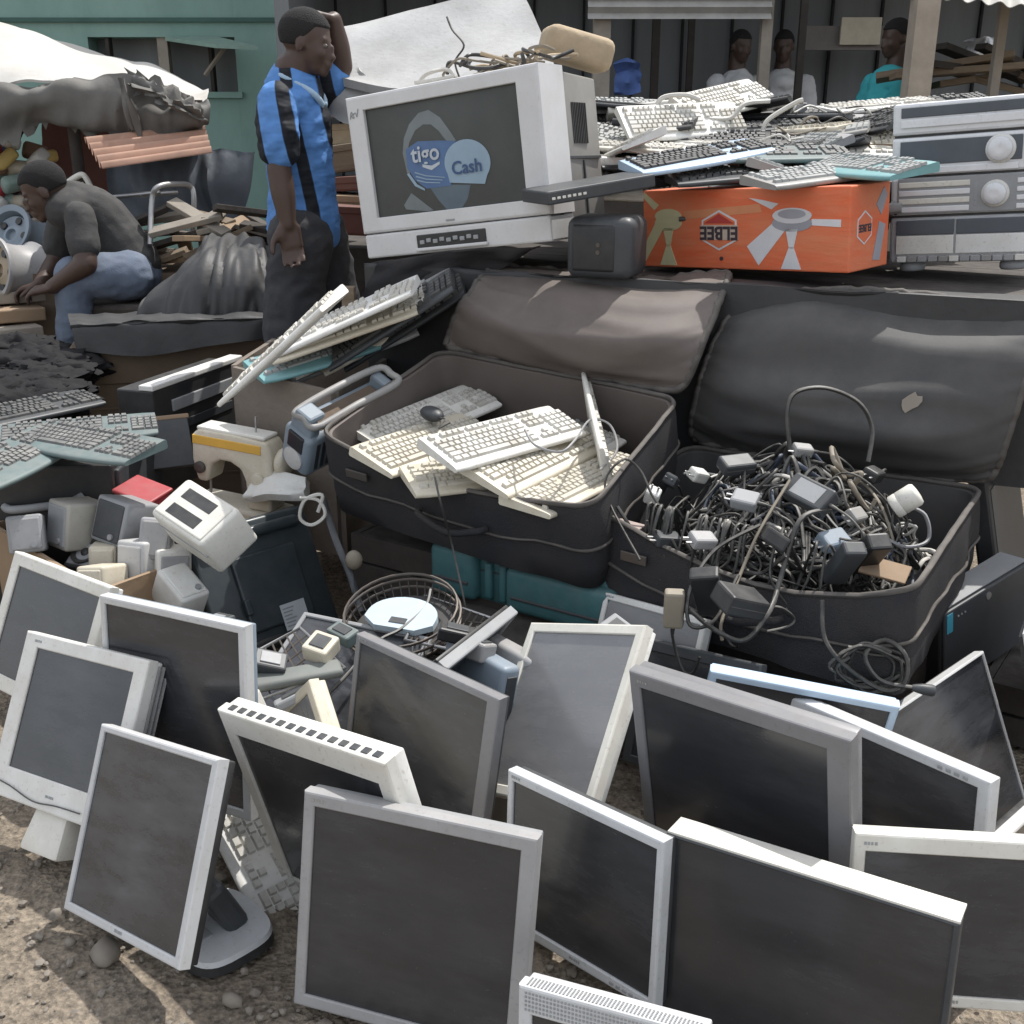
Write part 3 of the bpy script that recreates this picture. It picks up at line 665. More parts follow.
def suitcase(label, P, depth, lid, fabric=FABRIC, lining=LINING, seed=1, sag=0.0, bulge=.05, lid_amp=.012, zipcol=PIPING):
    P = [Vector(p) for p in P]            # FL FR BR BL
    C = sum(P, Vector()) / 4
    nrm = (P[1] - P[0]).cross(P[3] - P[0]).normalized()
    root = thing('suitcase', label, 'suitcase', Matrix.Translation(C - nrm * depth))
    inv = root.matrix_world.inverted()
    rim = rounded_rim(P)
    n = len(rim)
    def sagged(p, k):
        # the front wall gives way a little
        e = (P[1] - P[0]); s = (p - P[0]).dot(e.normalized()) / e.length; dd = (p - P[0]).dot((P[3] - P[0]).normalized())
        f = max(0, 1 - dd / .12) * math.sin(math.pi * max(0, min(1, s)))
        return p - nrm * sag * f * k + Vector((0, 0, .004 * noise.noise(p * 14)))
    def ring(inset, down, wob, k=1.0):
        r = []
        for p in rim:
            q = C + (p - C) * (1 - inset); q = sagged(q, k) - nrm * down
            w = noise.noise(q * 7 + Vector((seed, 0, 0))) * wob
            r.append(q + (q - C).normalized() * w)
        return r
    outer = [ring(.0, 0, 0), ring(-.012, .03, .004), ring(-.02, depth * .4, .016, .8), ring(-.012, depth * .55, .014, .6), ring(-.018, depth * .7, .016, .4), ring(.0, depth * .95, .01, .1), ring(.06, depth, 0, 0)]
    inner = [ring(.0, 0, 0), ring(.035, .004, .0), ring(.05, depth * .3, .012), ring(.05, depth * .6, .012, .6), ring(.06, depth * .9, .01, .2)]
    def skin(rings, cap):
        vs = [inv @ p for r in rings for p in r]; fs = []
        for i in range(len(rings) - 1):
            for k in range(n):
                k2 = (k + 1) % n
                fs.append((i * n + k, i * n + k2, (i + 1) * n + k2, (i + 1) * n + k))
        fs.append(tuple((len(rings) - 1) * n + k for k in range(n)))
        return MB().add(vs, fs)
    skin(outer, True).build('outer_shell', fabric, root, smooth=True)
    skin(inner, True).build('inner_lining', lining, root, smooth=True)
    MB().tube([inv @ p for p in ring(.004, -.004, 0)], .0065, 6, closed=True).build('rim_piping', zipcol, root, smooth=True)
    MB().tube([inv @ (p) for p in ring(-.024, depth * .47, .014, .7)], .004, 6, closed=True).build('seam', zipcol, root, smooth=True)
    zt = MB(); zr = ring(.012, -.001, 0)
    for i in range(n):
        a_, b_ = zr[i], zr[(i + 1) % n]; L_ = (b_ - a_).length; kk = max(1, int(L_ / .006))
        for q in range(kk):
            c_ = a_.lerp(b_, (q + .5) / kk); MM = frame_x(inv @ c_, inv.to_3x3() @ (b_ - a_), inv.to_3x3() @ nrm); zt.box(-.0015, .0015, -.004, .004, -.001, .003, M=MM)
    zt.build('zip_teeth', STEELDK, root)
    # handle on the front wall
    a = (P[1] - P[0]).normalized(); mid = P[0].lerp(P[1], .52) - nrm * (depth * .38 + sag * .7); outw = a.cross(nrm).normalized()
    if outw.dot(P[0] - P[3]) < 0: outw = -outw
    hp = [mid - a * .10 + outw * .016, mid - a * .085 + outw * .038, mid + outw * .045 - nrm * .022, mid + a * .085 + outw * .038, mid + a * .10 + outw * .016]
    MB().tube([inv @ p for p in catmull(hp, 6)], .009, 8).build('carry_handle', fabric, root, smooth=True)
    lb = P[0].lerp(P[1], .16) - nrm * depth * .33 + outw * .016
    M = Matrix((( *a, 0), (*outw, 0), (*nrm, 0), (0, 0, 0, 1))).transposed(); M.translation = lb
    MB().rbox(-.035, .035, -.002, .004, -.012, .012, .002, M=inv @ M).build('name_plate', STEELDK, root)
    # the lid, thrown back
    ctrl = [[inv @ Vector(p) for p in row] for row in lid]
    sh = sheet(ctrl, 16, 14, .014, lid_amp, (2.2, 2.6), seed, .62 * lid_amp, (1.6, 5.2), edge=.35, gather=.010, rnd=.16)
    lo = sh.build('lid', lining, root, smooth=True)
    MB().tube(sh.rim, .0105, 8, closed=True).build('lid_piping', zipcol, lo, smooth=True)
    return root

# ------------------------------------------------------------------ cables
def cable(pts, r, m, label, group=None, n=6, plug=None, name='cable'):
    P = catmull(pts, n)
    o0 = P[0].copy()
    if plug is None:
        mb = MB().tube([p - o0 for p in P], r, 6)
        o = mb.build(name, m, None, smooth=True); o.location = o0
        return tag(o, label, 'cable', group)
    t = thing(name, label, 'cable', Matrix.Translation(o0), group)
    MB().tube([p - o0 for p in P], r, 6).build('cord', m, t, smooth=True)
    e = P[-1] - o0; d = (P[-1] - P[-3]).normalized()
    q = d.to_track_quat('Z', 'Y').to_matrix().to_4x4(); q.translation = e
    MB().lathe([(r * 1.2, -.006), (r * 1.6, .0), (.011, .014), (.012, .034), (.0105, .038)], 12, M=q).build('plug', plug, t, smooth=True)
    return t

def adapter(M, label, d=(.11, .05, .032), m=BLACKP, sticker=True, group=None, stm=MIDGREY):
    t = thing('power_adapter', label, 'adapter', M, group)
    w, l, h = d
    MB().rbox(-w / 2, w / 2, -l / 2, l / 2, 0, h, .006).build('case', m, t, smooth=False)
    if sticker: MB().box(-w * .32, w * .32, -l * .34, l * .34, h - .001, h + .0006).build('sticker', stm, t)
    MB().lathe([(.0055, 0), (.0045, .016), (.003, .024)], 10, M=Matrix.Translation((w / 2 - .001, 0, h / 2)) @ Matrix.Rotation(rad(90), 4, 'Y')).build('strain_relief', CORD, t, smooth=True)
    q0 = Vector((w / 2 + .022, 0, h / 2)); ar = random.Random(len(label) * 7 + int(w * 1e4)); ang = ar.uniform(-1, 1)
    tail = [q0, q0 + Vector((.04, .02 * ang, .004)), q0 + Vector((.08, .06 * ang, -.012)), q0 + Vector((.07, .10 * ang, -.03)), q0 + Vector((.02, .12 * ang, -.05))]
    MB().tube(catmull(tail, 6), .003, 6).build('cord', CORD if m is not WHITE else CORDWHITE, t, smooth=True)
    if w < .08:
        for y in (-.008, .008): MB().rbox(-w / 2 - .017, -w / 2 + .002, y - .0026, y + .0026, h * .5 - .0012, h * .5 + .0012, .0008).build('pin', STEEL, t)
    else:
        MB().tube([(-w / 2 + .004, -l / 2 - .0002, h * .5), (w / 2 - .004, -l / 2 - .0002, h * .5)], .0012, 5).build('seam', CORD, t)
    return t

# ------------------------------------------------------------------ people
def limb(mb, pts, rs, cap=True):
    P = catmull(pts, 5); n = len(P); m = len(pts) - 1
    R = []
    for i in range(n):
        f = i / 5; k = min(int(f), m - 1); t = f - k
        t = t * t * (3 - 2 * t)
        R.append(rs[k] * (1 - t) + rs[k + 1] * t)
    mb.tube(P, R, 14)
    mb.ell(P[0], R[0], R[0], R[0], u=12, v=8); mb.ell(P[-1], R[-1], R[-1], R[-1], u=12, v=8)

def head_mb(mb, M, s=1.0):
    """head about its centre; faces +x, up +z (metres x s)"""
    def e(c, rx, ry, rz, rot=0):
        R = Matrix.Rotation(rad(rot), 3, 'Y')
        mb.ell((0, 0, 0), rx * s, ry * s, rz * s, M=M @ Matrix.Translation(Vector(c) * s) @ R.to_4x4(), u=20, v=14)
    e((-.012, 0, .030), .098, .076, .088)            # cranium
    e((.028, 0, -.020), .064, .064, .090)            # face
    e((.036, 0, -.078), .044, .046, .036)            # jaw
    e((.072, 0, -.098), .020, .024, .018)            # chin
    e((.074, 0, .018), .016, .052, .012)             # brow
    e((.094, 0, -.022), .013, .012, .030, 18)        # nose bridge
    e((.102, 0, -.040), .015, .021, .013)            # nose tip
    e((.092, 0, -.066), .014, .026, .009)            # upper lip
    e((.088, 0, -.080), .013, .023, .009)            # lower lip
    for q in (-1, 1):
        e((-.004, q * .076, -.012), .019, .008, .031, 12)   # ear
        e((.058, q * .036, -.030), .026, .022, .026)        # cheek
    limb(mb, [M @ (Vector((-.022, 0, -.07)) * s), M @ (Vector((-.040, 0, -.15)) * s)], [.058 * s, .062 * s])

def head_bits(parent, M, s=1.0, eyes=True):
    inv = parent.matrix_world.inverted()
    for q in ((-1, 1) if eyes else ()):
        ey = MB().ell((0, 0, 0), .0125 * s, .0125 * s, .0105 * s, M=M @ Matrix.Translation(Vector((.076, q * .031, -.004)) * s)).build('eye', mat('eye_white', (0.12, 0.10, 0.085), 0.5, dust=0), parent, smooth=True)
        MB().ell((0, 0, 0), .006 * s, .0062 * s, .0062 * s, M=M @ Matrix.Translation(Vector((.0845, q * .031, -.004)) * s), u=10, v=6).build('iris', mat('dark_iris', (0.01, 0.008, 0.006), 0.2, dust=0), ey, smooth=True)
    mb = MB(); U, V = 32, 18; vs = []; fs = []
    for j in range(V + 1):
        ph = math.pi * .70 * j / V
        for i in range(U):
            th = 2 * math.pi * i / U
            d = Vector((math.sin(ph) * math.cos(th), math.sin(ph) * math.sin(th), math.cos(ph)))
            # hairline: pulled up over the face and round the ears
            front = max(0, d.x)
            lim = 1.0 if d.x < -.1 else 1.0 - .42 * min(1, (d.x + .1) / .6)
            ph2 = ph * lim
            d = Vector((math.sin(ph2) * math.cos(th), math.sin(ph2) * math.sin(th), math.cos(ph2)))
            r = 1.045 + .015 * noise.noise(d * 9)
            if j == V: r = .96
            vs.append(M @ (Vector((-.012 + d.x * .098 * r, d.y * .076 * r, .030 + d.z * .088 * r)) * s))
    for j in range(V):
        for i in range(U):
            i2 = (i + 1) % U; fs.append((j * U + i, (j + 1) * U + i, (j + 1) * U + i2, j * U + i2))
    mb.add(vs, fs).build('hair', HAIR, parent, smooth=True)

def hand_mb(mb, M, s=1.0, curl=35, spread=6, side=1):
    """hand from the wrist along +x, palm faces -z, thumb on +y*side"""
    mb.rbox(0, .088 * s, -.040 * s, .040 * s, -.014 * s, .014 * s, .012 * s, M=M)
    mb.ell((.03 * s, .028 * side * s, -.006 * s), .034 * s, .018 * s, .017 * s, M=M)
    L = [(.066, .030), (.074, .010), (.069, -.010), (.054, -.029)]
    for i, (ln, y) in enumerate(L):
        y = y * side; a = rad(4); p = Vector((.082, y, 0)) * s; pts = [M @ (Vector((.05, y * .9, 0)) * s), M @ p]
        yaw = rad((1.5 - i) * spread * side)
        for k, f in enumerate((.45, .31, .24)):
            a += rad(curl * (.55, .9, .6)[k])
            d = Vector((math.cos(a) * math.cos(yaw), math.cos(a) * math.sin(yaw), -math.sin(a)))
            p = p + d * ln * f * s; pts.append(M @ p)
        limb(mb, pts, [.0095 * s, .0095 * s, .009 * s, .008 * s, .0068 * s])
    pts = [M @ (Vector(q) * s) for q in ((.015, .028 * side, -.006), (.042, .052 * side, -.014), (.066, .064 * side, -.024), (.088, .066 * side, -.034))]
    limb(mb, pts, [.014 * s, .0125 * s, .0105 * s, .008 * s])

def frame_x(o, x, up=(0, 0, 1)):
    """pose with local x along x and local z near up"""
    x = Vector(x).normalized(); z = Vector(up); z = (z - x * z.dot(x)).normalized(); y = z.cross(x)
    M = Matrix((x, y, z)).transposed().to_4x4(); M.translation = Vector(o)
    return M
# ================================================================== THE SETTING
def structure(name, mb, m, smooth=False):
    o = mb.build(name, m, None, smooth=smooth); o['kind'] = 'structure'; return o

def make_ground():
    def axis(a, b, fine, k):
        s = [a + (b - a) * i / k for i in range(k + 1)]
        lo = [a - 300 * ((12 - i) / 12) ** 3 for i in range(12)]; hi = [b + 300 * (i / 12) ** 3 for i in range(1, 13)]
        return lo + s + hi
    xs, ys = axis(-2.4, 2.4, 0, 110), axis(.7, 5.0, 0, 110)
    vs = []; fs = []
    for x in xs:
        for y in ys:
            near = max(0, 1 - max(abs(x) - 2.2, abs(y - 2.8) - 2.1, 0) / 2)
            z = near * (.018 * noise.noise(Vector((x * 2.2, y * 2.2, 0))) + .010 * noise.noise(Vector((x * 9, y * 9, 3))) + .005 * noise.noise(Vector((x * 27, y * 27, 5)))) - .012
            vs.append((x, y, z))
    n = len(ys)
    for i in range(len(xs) - 1):
        for j in range(n - 1): fs.append((i * n + j, (i + 1) * n + j, (i + 1) * n + j + 1, i * n + j + 1))
    structure('ground', MB().add(vs, fs), EARTH, True)
make_ground()

def stone_mb(mb, c, r, rnd):
    bm = bmesh.new(); bmesh.ops.create_icosphere(bm, subdivisions=2 if r > .02 else 1, radius=1)
    sx, sy, sz = [r * rnd.uniform(.6, 1.2) for _ in range(3)]; sd = rnd.uniform(0, 99); yaw = rnd.uniform(0, 6.3)
    R = Matrix.Rotation(yaw, 3, 'Z')
    for v in bm.verts:
        k = 1 + .35 * noise.noise(v.co * 1.6 + Vector((sd, 0, 0)))
        v.co = R @ Vector((v.co.x * sx * k, v.co.y * sy * k, v.co.z * sz * .7 * k))
    bm.verts.index_update()
    mb.add([Vector(c) + v.co for v in bm.verts], [tuple(v.index for v in f.verts) for f in bm.faces]); bm.free()

rnd = random.Random(3)
STONE = mat('grey_stone', (0.23, 0.20, 0.165), 0.95, dirt=0.5, scale=12, dust=0.3)
gm = MB()
for i in range(2600):
    x = rnd.uniform(-1.4, 1.2); y = rnd.uniform(1.0, 2.4)
    r = abs(rnd.gauss(0, .0048)) + .0015
    stone_mb(gm, (x, y, .001 + rnd.uniform(-.008, .0)), r, rnd)
g = gm.build('gravel', STONE); g['kind'] = 'stuff'
for px, py, r, lab in ((106, 956, .032, 'dark fist sized stone left of the front silver monitor foot'), (56, 915, .016, 'small pale stone lying furthest left on the bare earth'), (71, 944, .015, 'small flat chip of rock between two bigger stones on bare earth'),
                       (232, 1003, .02, 'brown stone in the shadow by the bottom edge of the photo'), (28, 845, .018, 'round pebble below the white monitor foot at far left')):
    mb = MB(); stone_mb(mb, (0, 0, 0), r, rnd)
    o = mb.build('stone', STONE, None, smooth=True); p = at(px, py, z=0); o.location = (p.x, p.y, r * .25); tag(o, lab, 'stone')

# ================================================================== MONITORS ON THE GROUND
LG = (0.34, 0.36, 0.38)
monitor('m1', 'silver square monitor with black sides standing alone at the front left', SILVER, BLACKP, (.015, .015, .013, .016), deep=.062, toplogo=False)
m1 = bpy.data.objects['flat_monitor']; iv = m1.matrix_world.inverted(); fc = at(218, 938, z=.0)
FM = iv @ TR(fc, -45)
pts = [(.098 * math.copysign(abs(math.cos(a)) ** .6, math.cos(a)), .085 * math.copysign(abs(math.sin(a)) ** .6, math.sin(a))) for a in [k * math.pi / 20 for k in range(40)]]
def slab(sc, z0, z1): return MB().add([(x * sc, y * sc, z0) for x, y in pts] + [(x * sc * .97, y * sc * .97, z1) for x, y in pts], [tuple(range(39, -1, -1)), tuple(range(40, 80))] + [(i, (i + 1) % 40, 40 + (i + 1) % 40, 40 + i) for i in range(40)])
slab(1.0, .004, .022).build('foot_shade_rim', BLACKP, m1, M=FM); slab(.985, .022, .032).build('stand_foot', SILVER, m1, M=FM)  # black slab below the silver plate stands in for the shade under it
MB().rbox(-.04, .04, -.03, .015, .03, .15, .012, M=Matrix.Translation((0, .05, 0)) @ Matrix.Rotation(rad(24), 4, 'X')).build('stand_neck', CHAR, m1, M=FM)
MB().rbox(-.025, .025, -.05, -.02, .030, .036, .003).build('foot_recess', GREYP, m1, M=FM)
t = monitor('m2', 'white wide bezel monitor with ridged side at the far left edge', WHITE, WHITE, (.042, .036, .030, .062), deep=.062, buttons=0)
mb = MB()
w, d, h = POSE['m2'][2]
for i in range(3): mb.box(w / 2 - .004, w / 2 + .0025, .030 + i * .011, .034 + i * .011, .01, h - .01)
mb.build('side_ridges', MIDGREY, t)
MB().box(-.06, .06, .0, .10, -.085, .012, tp=(.8, .7)).build('stand_neck', WHITE, t, bevel=.012)
MB().tube(catmull([(-.20, -.003, .035), (-.12, -.004, .028), (-.04, -.004, .014), (.03, -.004, .020), (.10, -.004, .022)], 6), .0015, 5).build('crack', CHAR, t)
monitor('m3', 'white framed monitor behind the ridged one with cardboard at its back', WHITE, WHITE, (.030, .030, .030, .035), toplogo=False)
monitor('m4', 'monitor with thin silver frame and dark side behind the front silver one', SILVER, BLUEGREY, (.014, .017, .016, .02), deep=.055, toplogo=False)
monitor('m5', 'white monitor with a row of vent holes along its rounded top', WHITE, WHITE, (.030, .034, .050, .03), deep=.08, vents=True, badge=False)
monitor('m6', 'large grey framed monitor front centre standing upright on the earth', MIDGREY, GREYP, (.020, .026, .024, .022), deep=.07)
monitor('m7', 'black screen monitor with slanted button row squeezed between the two front ones', SILVER, CHAR, (.014, .014, .018, .02), buttons=5)
t = monitor('m8', 'wide black monitor with bright silver top edge at the front right', CHAR, SILVER, (.010, .010, .006, .016), deep=.06, toplogo=False)
w, d, h = POSE['m8'][2]
MB().box(-w / 2 + .001, w / 2 - .001, .002, .057, h - .002, h + .003).build('top_strip', WHITE, t, bevel=.001)
MB().box(w / 2 - .006, w / 2 + .0012, -.0015, .012, .03, .16).build('yellow_tape', YELLOW, t)
monitor('m9', 'big monitor with broad grey side bezels right of centre', SLATEP, SLATEP, (.022, .042, .030, .03), deep=.075)
t = monitor('m10', 'silver topped monitor with small buttons on its upper right corner', SILVER, SILVER, (.018, .024, .020, .02), deep=.05, badge=False)
w, d, h = POSE['m10'][2]
for i in range(4): MB().rbox(w / 2 - .05 - i * .016, w / 2 - .041 - i * .016, -.002, .002, h - .014, h - .008, .001).build('button', GREYP, t)
monitor('m11', 'black monitor turned the other way with thin silver top at right', SILVER, BLACKP, (.006, .006, .006, .012), deep=.05, badge=False)
monitor('m12', 'white bezel monitor with black screen in the bottom right corner', WHITE, WHITE, (.018, .03, .030, .02), deep=.06)
monitor('m13', 'pale screen white framed monitor leaning in the middle of the row', WHITE, WHITE, (.020, .020, .022, .022), screen=SCREENL, badge=False)
monitor('m14', 'grey edged monitor in front of the round fan guard', SLATEP, CHAR, (.012, .030, .016, .02), deep=.05)
t = monitor('m15', 'silver monitor with perforated speaker strip on top at the bottom edge', SILVER, SILVER, (.02, .02, .040, .02), deep=.07, badge=False)
w, d, h = POSE['m15'][2]
mb = MB()
for i in range(46):
    for j in range(6):
        x = -w / 2 + .012 + i * (w - .024) / 45; mb.box(x - .0013, x + .0013, .004 + j * .0035, .006 + j * .0035, h - .001, h + .0012)
for i in range(46):
    for j in range(5):
        x = -w / 2 + .012 + i * (w - .024) / 45; mb.box(x - .0013, x + .0013, -.0012, .001, h - .034 + j * .006, h - .031 + j * .006)
mb.build('speaker_grille', GREYP, t)
monitor('m16', 'small white framed monitor with grey screen below the cable suitcase corner', WHITE, GREYP, (.014, .014, .016, .02), screen=SCREENL, buttons=0)
monitor('m17', 'small charcoal framed monitor tucked behind the broad grey one', CHAR, BLACKP, (.022, .022, .026, .02), badge=False)
monitor('m18', 'black monitor with pale blue top edge below the cable suitcase', PALEBLUE, PALEBLUE, (.015, .015, .016, .02), badge=False, deep=.05)
M = TR((0, 0, 0), -24, -64); p = M @ Vector((-.17, 0, .30)); M.translation = at(304, 611, y=2.36) - p
monitor(None, 'black monitor lying on its back beside the wire racks', GREYP, CHAR, (.012, .012, .012, .02), M=M, dims=(.34, .05, .30), badge=False)
monitor('m20', 'black screen standing edge on behind the grey edged monitor', GREYP, BLACKP, (.012, .012, .012, .02), badge=False, deep=.045)
monitor('m22', 'cream framed monitor tipped corner up between front monitors', CREAM, CREAM, (.020, .020, .020, .02), screen=SCREENL, badge=False)
monitor('m23', 'thin black monitor edge at the right border above the corner one', SILVER, BLACKP, (.010, .010, .008, .012), badge=False)
# a dark case that some of the screens lean on
for k, (px, py, z, yaw, dd, lab) in enumerate(((420, 760, .10, -35, (.42, .36, .12), 'black desktop case lying flat under the leaning monitors'), (180, 690, .12, -30, (.40, .34, .12), 'black desktop case on the earth behind the left monitors'),
                                         (740, 690, .12, -35, (.42, .30, .10), 'black desktop case on the earth behind the right monitors'))):
    p = at(px, py, z=z); w, l, h = dd
    t = thing('desktop_computer', lab, 'computer', TR((p.x, p.y, 0), yaw))
    MB().rbox(-w / 2, w / 2, -l / 2 + .012, l / 2, 0.0, h, .004).build('case', BLACKP, t)
    MB().rbox(-w / 2 - .001, w / 2 + .001, -l / 2, -l / 2 + .014, 0, h + .002, .005).build('front_panel', CHAR, t)
    MB().rbox(-w * .1, w * .42, -l / 2 - .003, -l / 2 + .002, h * .55, h * .85, .001).build('drive_bay', GREYP, t)

# ================================================================== SUITCASES
S1P = [at(317, 434, z=.65), at(593, 508, z=.60), at(680, 400, z=.72), at(442, 351, z=.78)]
L1 = [[S1P[3] + Vector((.0, .015, .01)), S1P[3].lerp(S1P[2], .33) + Vector((.01, .01, .01)), S1P[3].lerp(S1P[2], .66) + Vector((.01, .01, .01)), S1P[2] + Vector((0.01, .015, .01))],
      [at(462, 306, y=3.22), at(530, 330, y=3.05), at(620, 350, y=2.93), at(702, 345, y=2.90)],
      [at(482, 278, y=3.32), at(560, 286, y=3.16), at(650, 306, y=3.04), at(722, 296, y=3.02)],
      [at(502, 266, y=3.44), at(575, 274, y=3.36), at(655, 282, y=3.25), at(733, 270, y=3.22)]]
suitcase('open suitcase of white keyboards with brown lining lid thrown back', S1P, .25, L1, lining=LINING, seed=2, sag=.055, lid_amp=.022)
S2P = [at(595, 512, z=.55), at(914, 592, z=.55), at(983, 490, z=.55), at(688, 447, z=.55)]
L2 = [[S2P[3] + Vector((.0, .015, .012)), S2P[3].lerp(S2P[2], .33) + Vector((0, .015, .012)), S2P[3].lerp(S2P[2], .66) + Vector((.0, .015, .012)), S2P[2] + Vector((.03, .015, .012))],
      [at(697, 400, y=2.98), at(790, 420, y=2.82), at(900, 435, y=2.66), at(1005, 440, y=2.62)],
      [at(715, 345, y=3.0), at(810, 350, y=2.86), at(920, 360, y=2.74), at(1030, 365, y=2.64)],
      [at(742, 295, y=3.06), at(830, 292, y=2.98), at(930, 296, y=2.88), at(1045, 306, y=2.76)]]
s2 = suitcase('open suitcase heaped with tangled black cables', S2P, .25, L2, lining=LINING2, seed=5, sag=.05, lid_amp=.026)
# pale torn patches on the black lid and a luggage tag
for (px, py, w, lab) in ((912, 402, .035, 'pale torn paper patch'), (868, 300, .02, 'pale scuff')):
    lid = [c for c in s2.children if c.name.startswith('lid')][0]
    p = at(px, py, y=2.62) if py > 350 else at(px, py, y=2.90)
    loc = s2.matrix_world.inverted() @ p
    me = lid.data; best = min(me.vertices, key=lambda v: (v.co - loc).length + (0 if (s2.matrix_world @ v.co - Vector((0, 0, CAM_H))).length < 99 else 9))
    # nearest point along the sight line
    o0 = s2.matrix_world.inverted() @ Vector((0, 0, CAM_H)); dr = (loc - o0).normalized()
    hit, hp, hn, _ = lid.ray_cast(o0, dr)
    if hit:
        u = hn.orthogonal().normalized(); v = hn.cross(u); rr = random.Random(px)
        pts = []
        for k in range(11):
            a = k * 2 * math.pi / 11; r_ = w * rr.uniform(.55, 1.05); pts.append(hp + hn * .004 + u * math.cos(a) * r_ + v * math.sin(a) * r_ * .6)
        ob = MB().add(pts + [q - hn * .003 for q in pts], [tuple(range(11)), tuple(range(21, 10, -1))] + [(i, (i + 1) % 11, 11 + (i + 1) % 11, 11 + i) for i in range(11)]).build('worn_patch', mat('torn_paper', (0.30, 0.26, 0.22), .9), s2)

# crates the suitcases stand on
def crate(label, c, yaw, w, l, h, m, slats=4, name='crate', z0=0.0):
    t = thing(name, label, 'crate', TR((c[0], c[1], z0), yaw))
    mb = MB(); hh = h / slats
    for i in range(slats):
        z = i * hh
        mb.box(-w / 2, w / 2, -l / 2, -l / 2 + .018, z + .004, z + hh - .006); mb.box(-w / 2, w / 2, l / 2 - .018, l / 2, z + .004, z + hh - .006)
        mb.box(-w / 2 + .0, -w / 2 + .018, -l / 2 + .019, l / 2 - .019, z + .004, z + hh - .006); mb.box(w / 2 - .018, w / 2, -l / 2 + .019, l / 2 - .019, z + .004, z + hh - .006)
    mb.build('slats', m, t)
    for a in (-1, 1):
        for b in (-1, 1):
            x = a * (w / 2 - .038); y = b * (l / 2 - .038)
            MB().box(x - .018, x + .018, y - .018, y + .018, 0, h - .028).build('corner_post', m, t)
    MB().box(-w / 2 + .02, w / 2 - .02, -l / 2 + .02, l / 2 - .02, h - .025, h - .008).build('deck', m, t)
    return t
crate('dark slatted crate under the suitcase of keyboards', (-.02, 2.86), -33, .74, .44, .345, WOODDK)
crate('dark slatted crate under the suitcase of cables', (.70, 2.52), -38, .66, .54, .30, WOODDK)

def hard_case(label, c, yaw, w, l, h, z0, m):
    t = thing('plastic_case', label, 'case', TR((c.x, c.y, z0), yaw))
    MB().rbox(-w / 2, w / 2, .022, l, 0, h, .02, seg=3).build('shell', m, t, smooth=True)
    for a, b, hh in ((-w / 2 + .004, -w / 2 + .15, h - .004), (-w / 2 + .24, w / 2 - .004, h - .022)):
        bl = MB().rbox(a, b, -.006, .06, .006, hh, .02, seg=3).build('block', m, t, smooth=True)
        MB().rbox(a + .02, b - .02, -.009, .0, hh * .35, hh * .42, .003).build('groove', CHAR, bl)
    for x in (-w / 2 + .17, -w / 2 + .215): MB().rbox(x, x + .022, .008, .03, .02, h - .03, .006).build('latch', m, t, smooth=True)
    MB().box(-w / 2 + .02, w / 2 - .02, .0195, .03, h * .60, h * .63).build('seam', CHAR, t)
crate('low dark pallet under the teal plastic cases', (.0, 2.50), -33, .62, .22, .235, WOODDK, 3)
hard_case('wide teal plastic case under the suitcase of keyboards', at(518, 612, z=.25), -33, .56, .15, .15, .238, TEAL)

# keyboards lying in the first suitcase
def kb_px(kind, a, b, za, zb, label, roll=0, group=None, flip=False):
    A = at(*a, z=za); B = at(*b, z=zb)
    M = frame_x((A + B) / 2, B - A) @ Matrix.Rotation(rad(roll), 4, 'X')
    return keyboard(kind, M, label, group)
kb_px('white', (380, 450), (500, 408), .50, .56, 'white keyboard half buried at the back of the suitcase', -8)
kb_px('grey', (440, 440), (545, 480), .48, .46, 'grey keyboard at the bottom of the suitcase under white ones', 5)
kb_px('cream', (520, 440), (640, 420), .50, .52, 'cream keyboard by the right wall of the suitcase', 5)
kb_px('cream', (352, 474), (492, 426), .60, .60, 'yellowed keyboard on the left of the open suitcase', 14)
kb_px('white', (495, 500), (618, 430), .555, .59, 'white keyboard lying low at the front right of the suitcase', 4)
kb_px('cream', (472, 492), (592, 436), .60, .62, 'cream keyboard under the largest white one in the suitcase', 16)
kb_px('white', (410, 468), (586, 420), .655, .665, 'clean white keyboard topmost in the suitcase of keyboards', 13)
kb_px('white', (583, 392), (603, 480), .70, .59, 'white keyboard standing on its long edge in the suitcase', -80)
kb_px('cream', (420, 486), (560, 470), .575, .575, 'yellowed keyboard along the front wall of the suitcase', 6)
kb_px('grey', (560, 448), (640, 402), .57, .62, 'grey keyboard at the rear right of the suitcase', 14)
kb_px('white', (385, 440), (470, 405), .60, .64, 'white keyboard at the rear left of the suitcase', 10)
kb_px('cream', (540, 505), (612, 470), .56, .57, 'cream keyboard at the front right corner of the suitcase', 2)
cable([at(x, y, z=z) for x, y, z in ((525, 430, .71), (535, 445, .70), (560, 452, .69), (575, 440, .70), (590, 420, .70), (610, 425, .68), (617, 450, .64), (600, 470, .62))], .003, MIDGREY, 'grey cord looped over the white keyboards in the suitcase')
cable([at(435, 478, z=.62), at(440, 500, z=.58), at(452, 545, y=2.50), at(462, 590, y=2.44), at(466, 612, y=2.42)], .0028, CORD, 'thin dark cord hanging down the front of the keyboard suitcase')
t = thing('mouse', 'dark computer mouse with cord against the back lining', 'mouse', TR(at(432, 418, z=.66), 120))
MB().ell((0, 0, .012), .05, .028, .02).build('shell', CHAR, t, smooth=True)
MB().tube(catmull([(-.05, 0, .012), (-.10, .01, .02), (-.14, .05, .01), (-.17, .03, .03)], 6), .002, 6).build('cord', CORD, t)

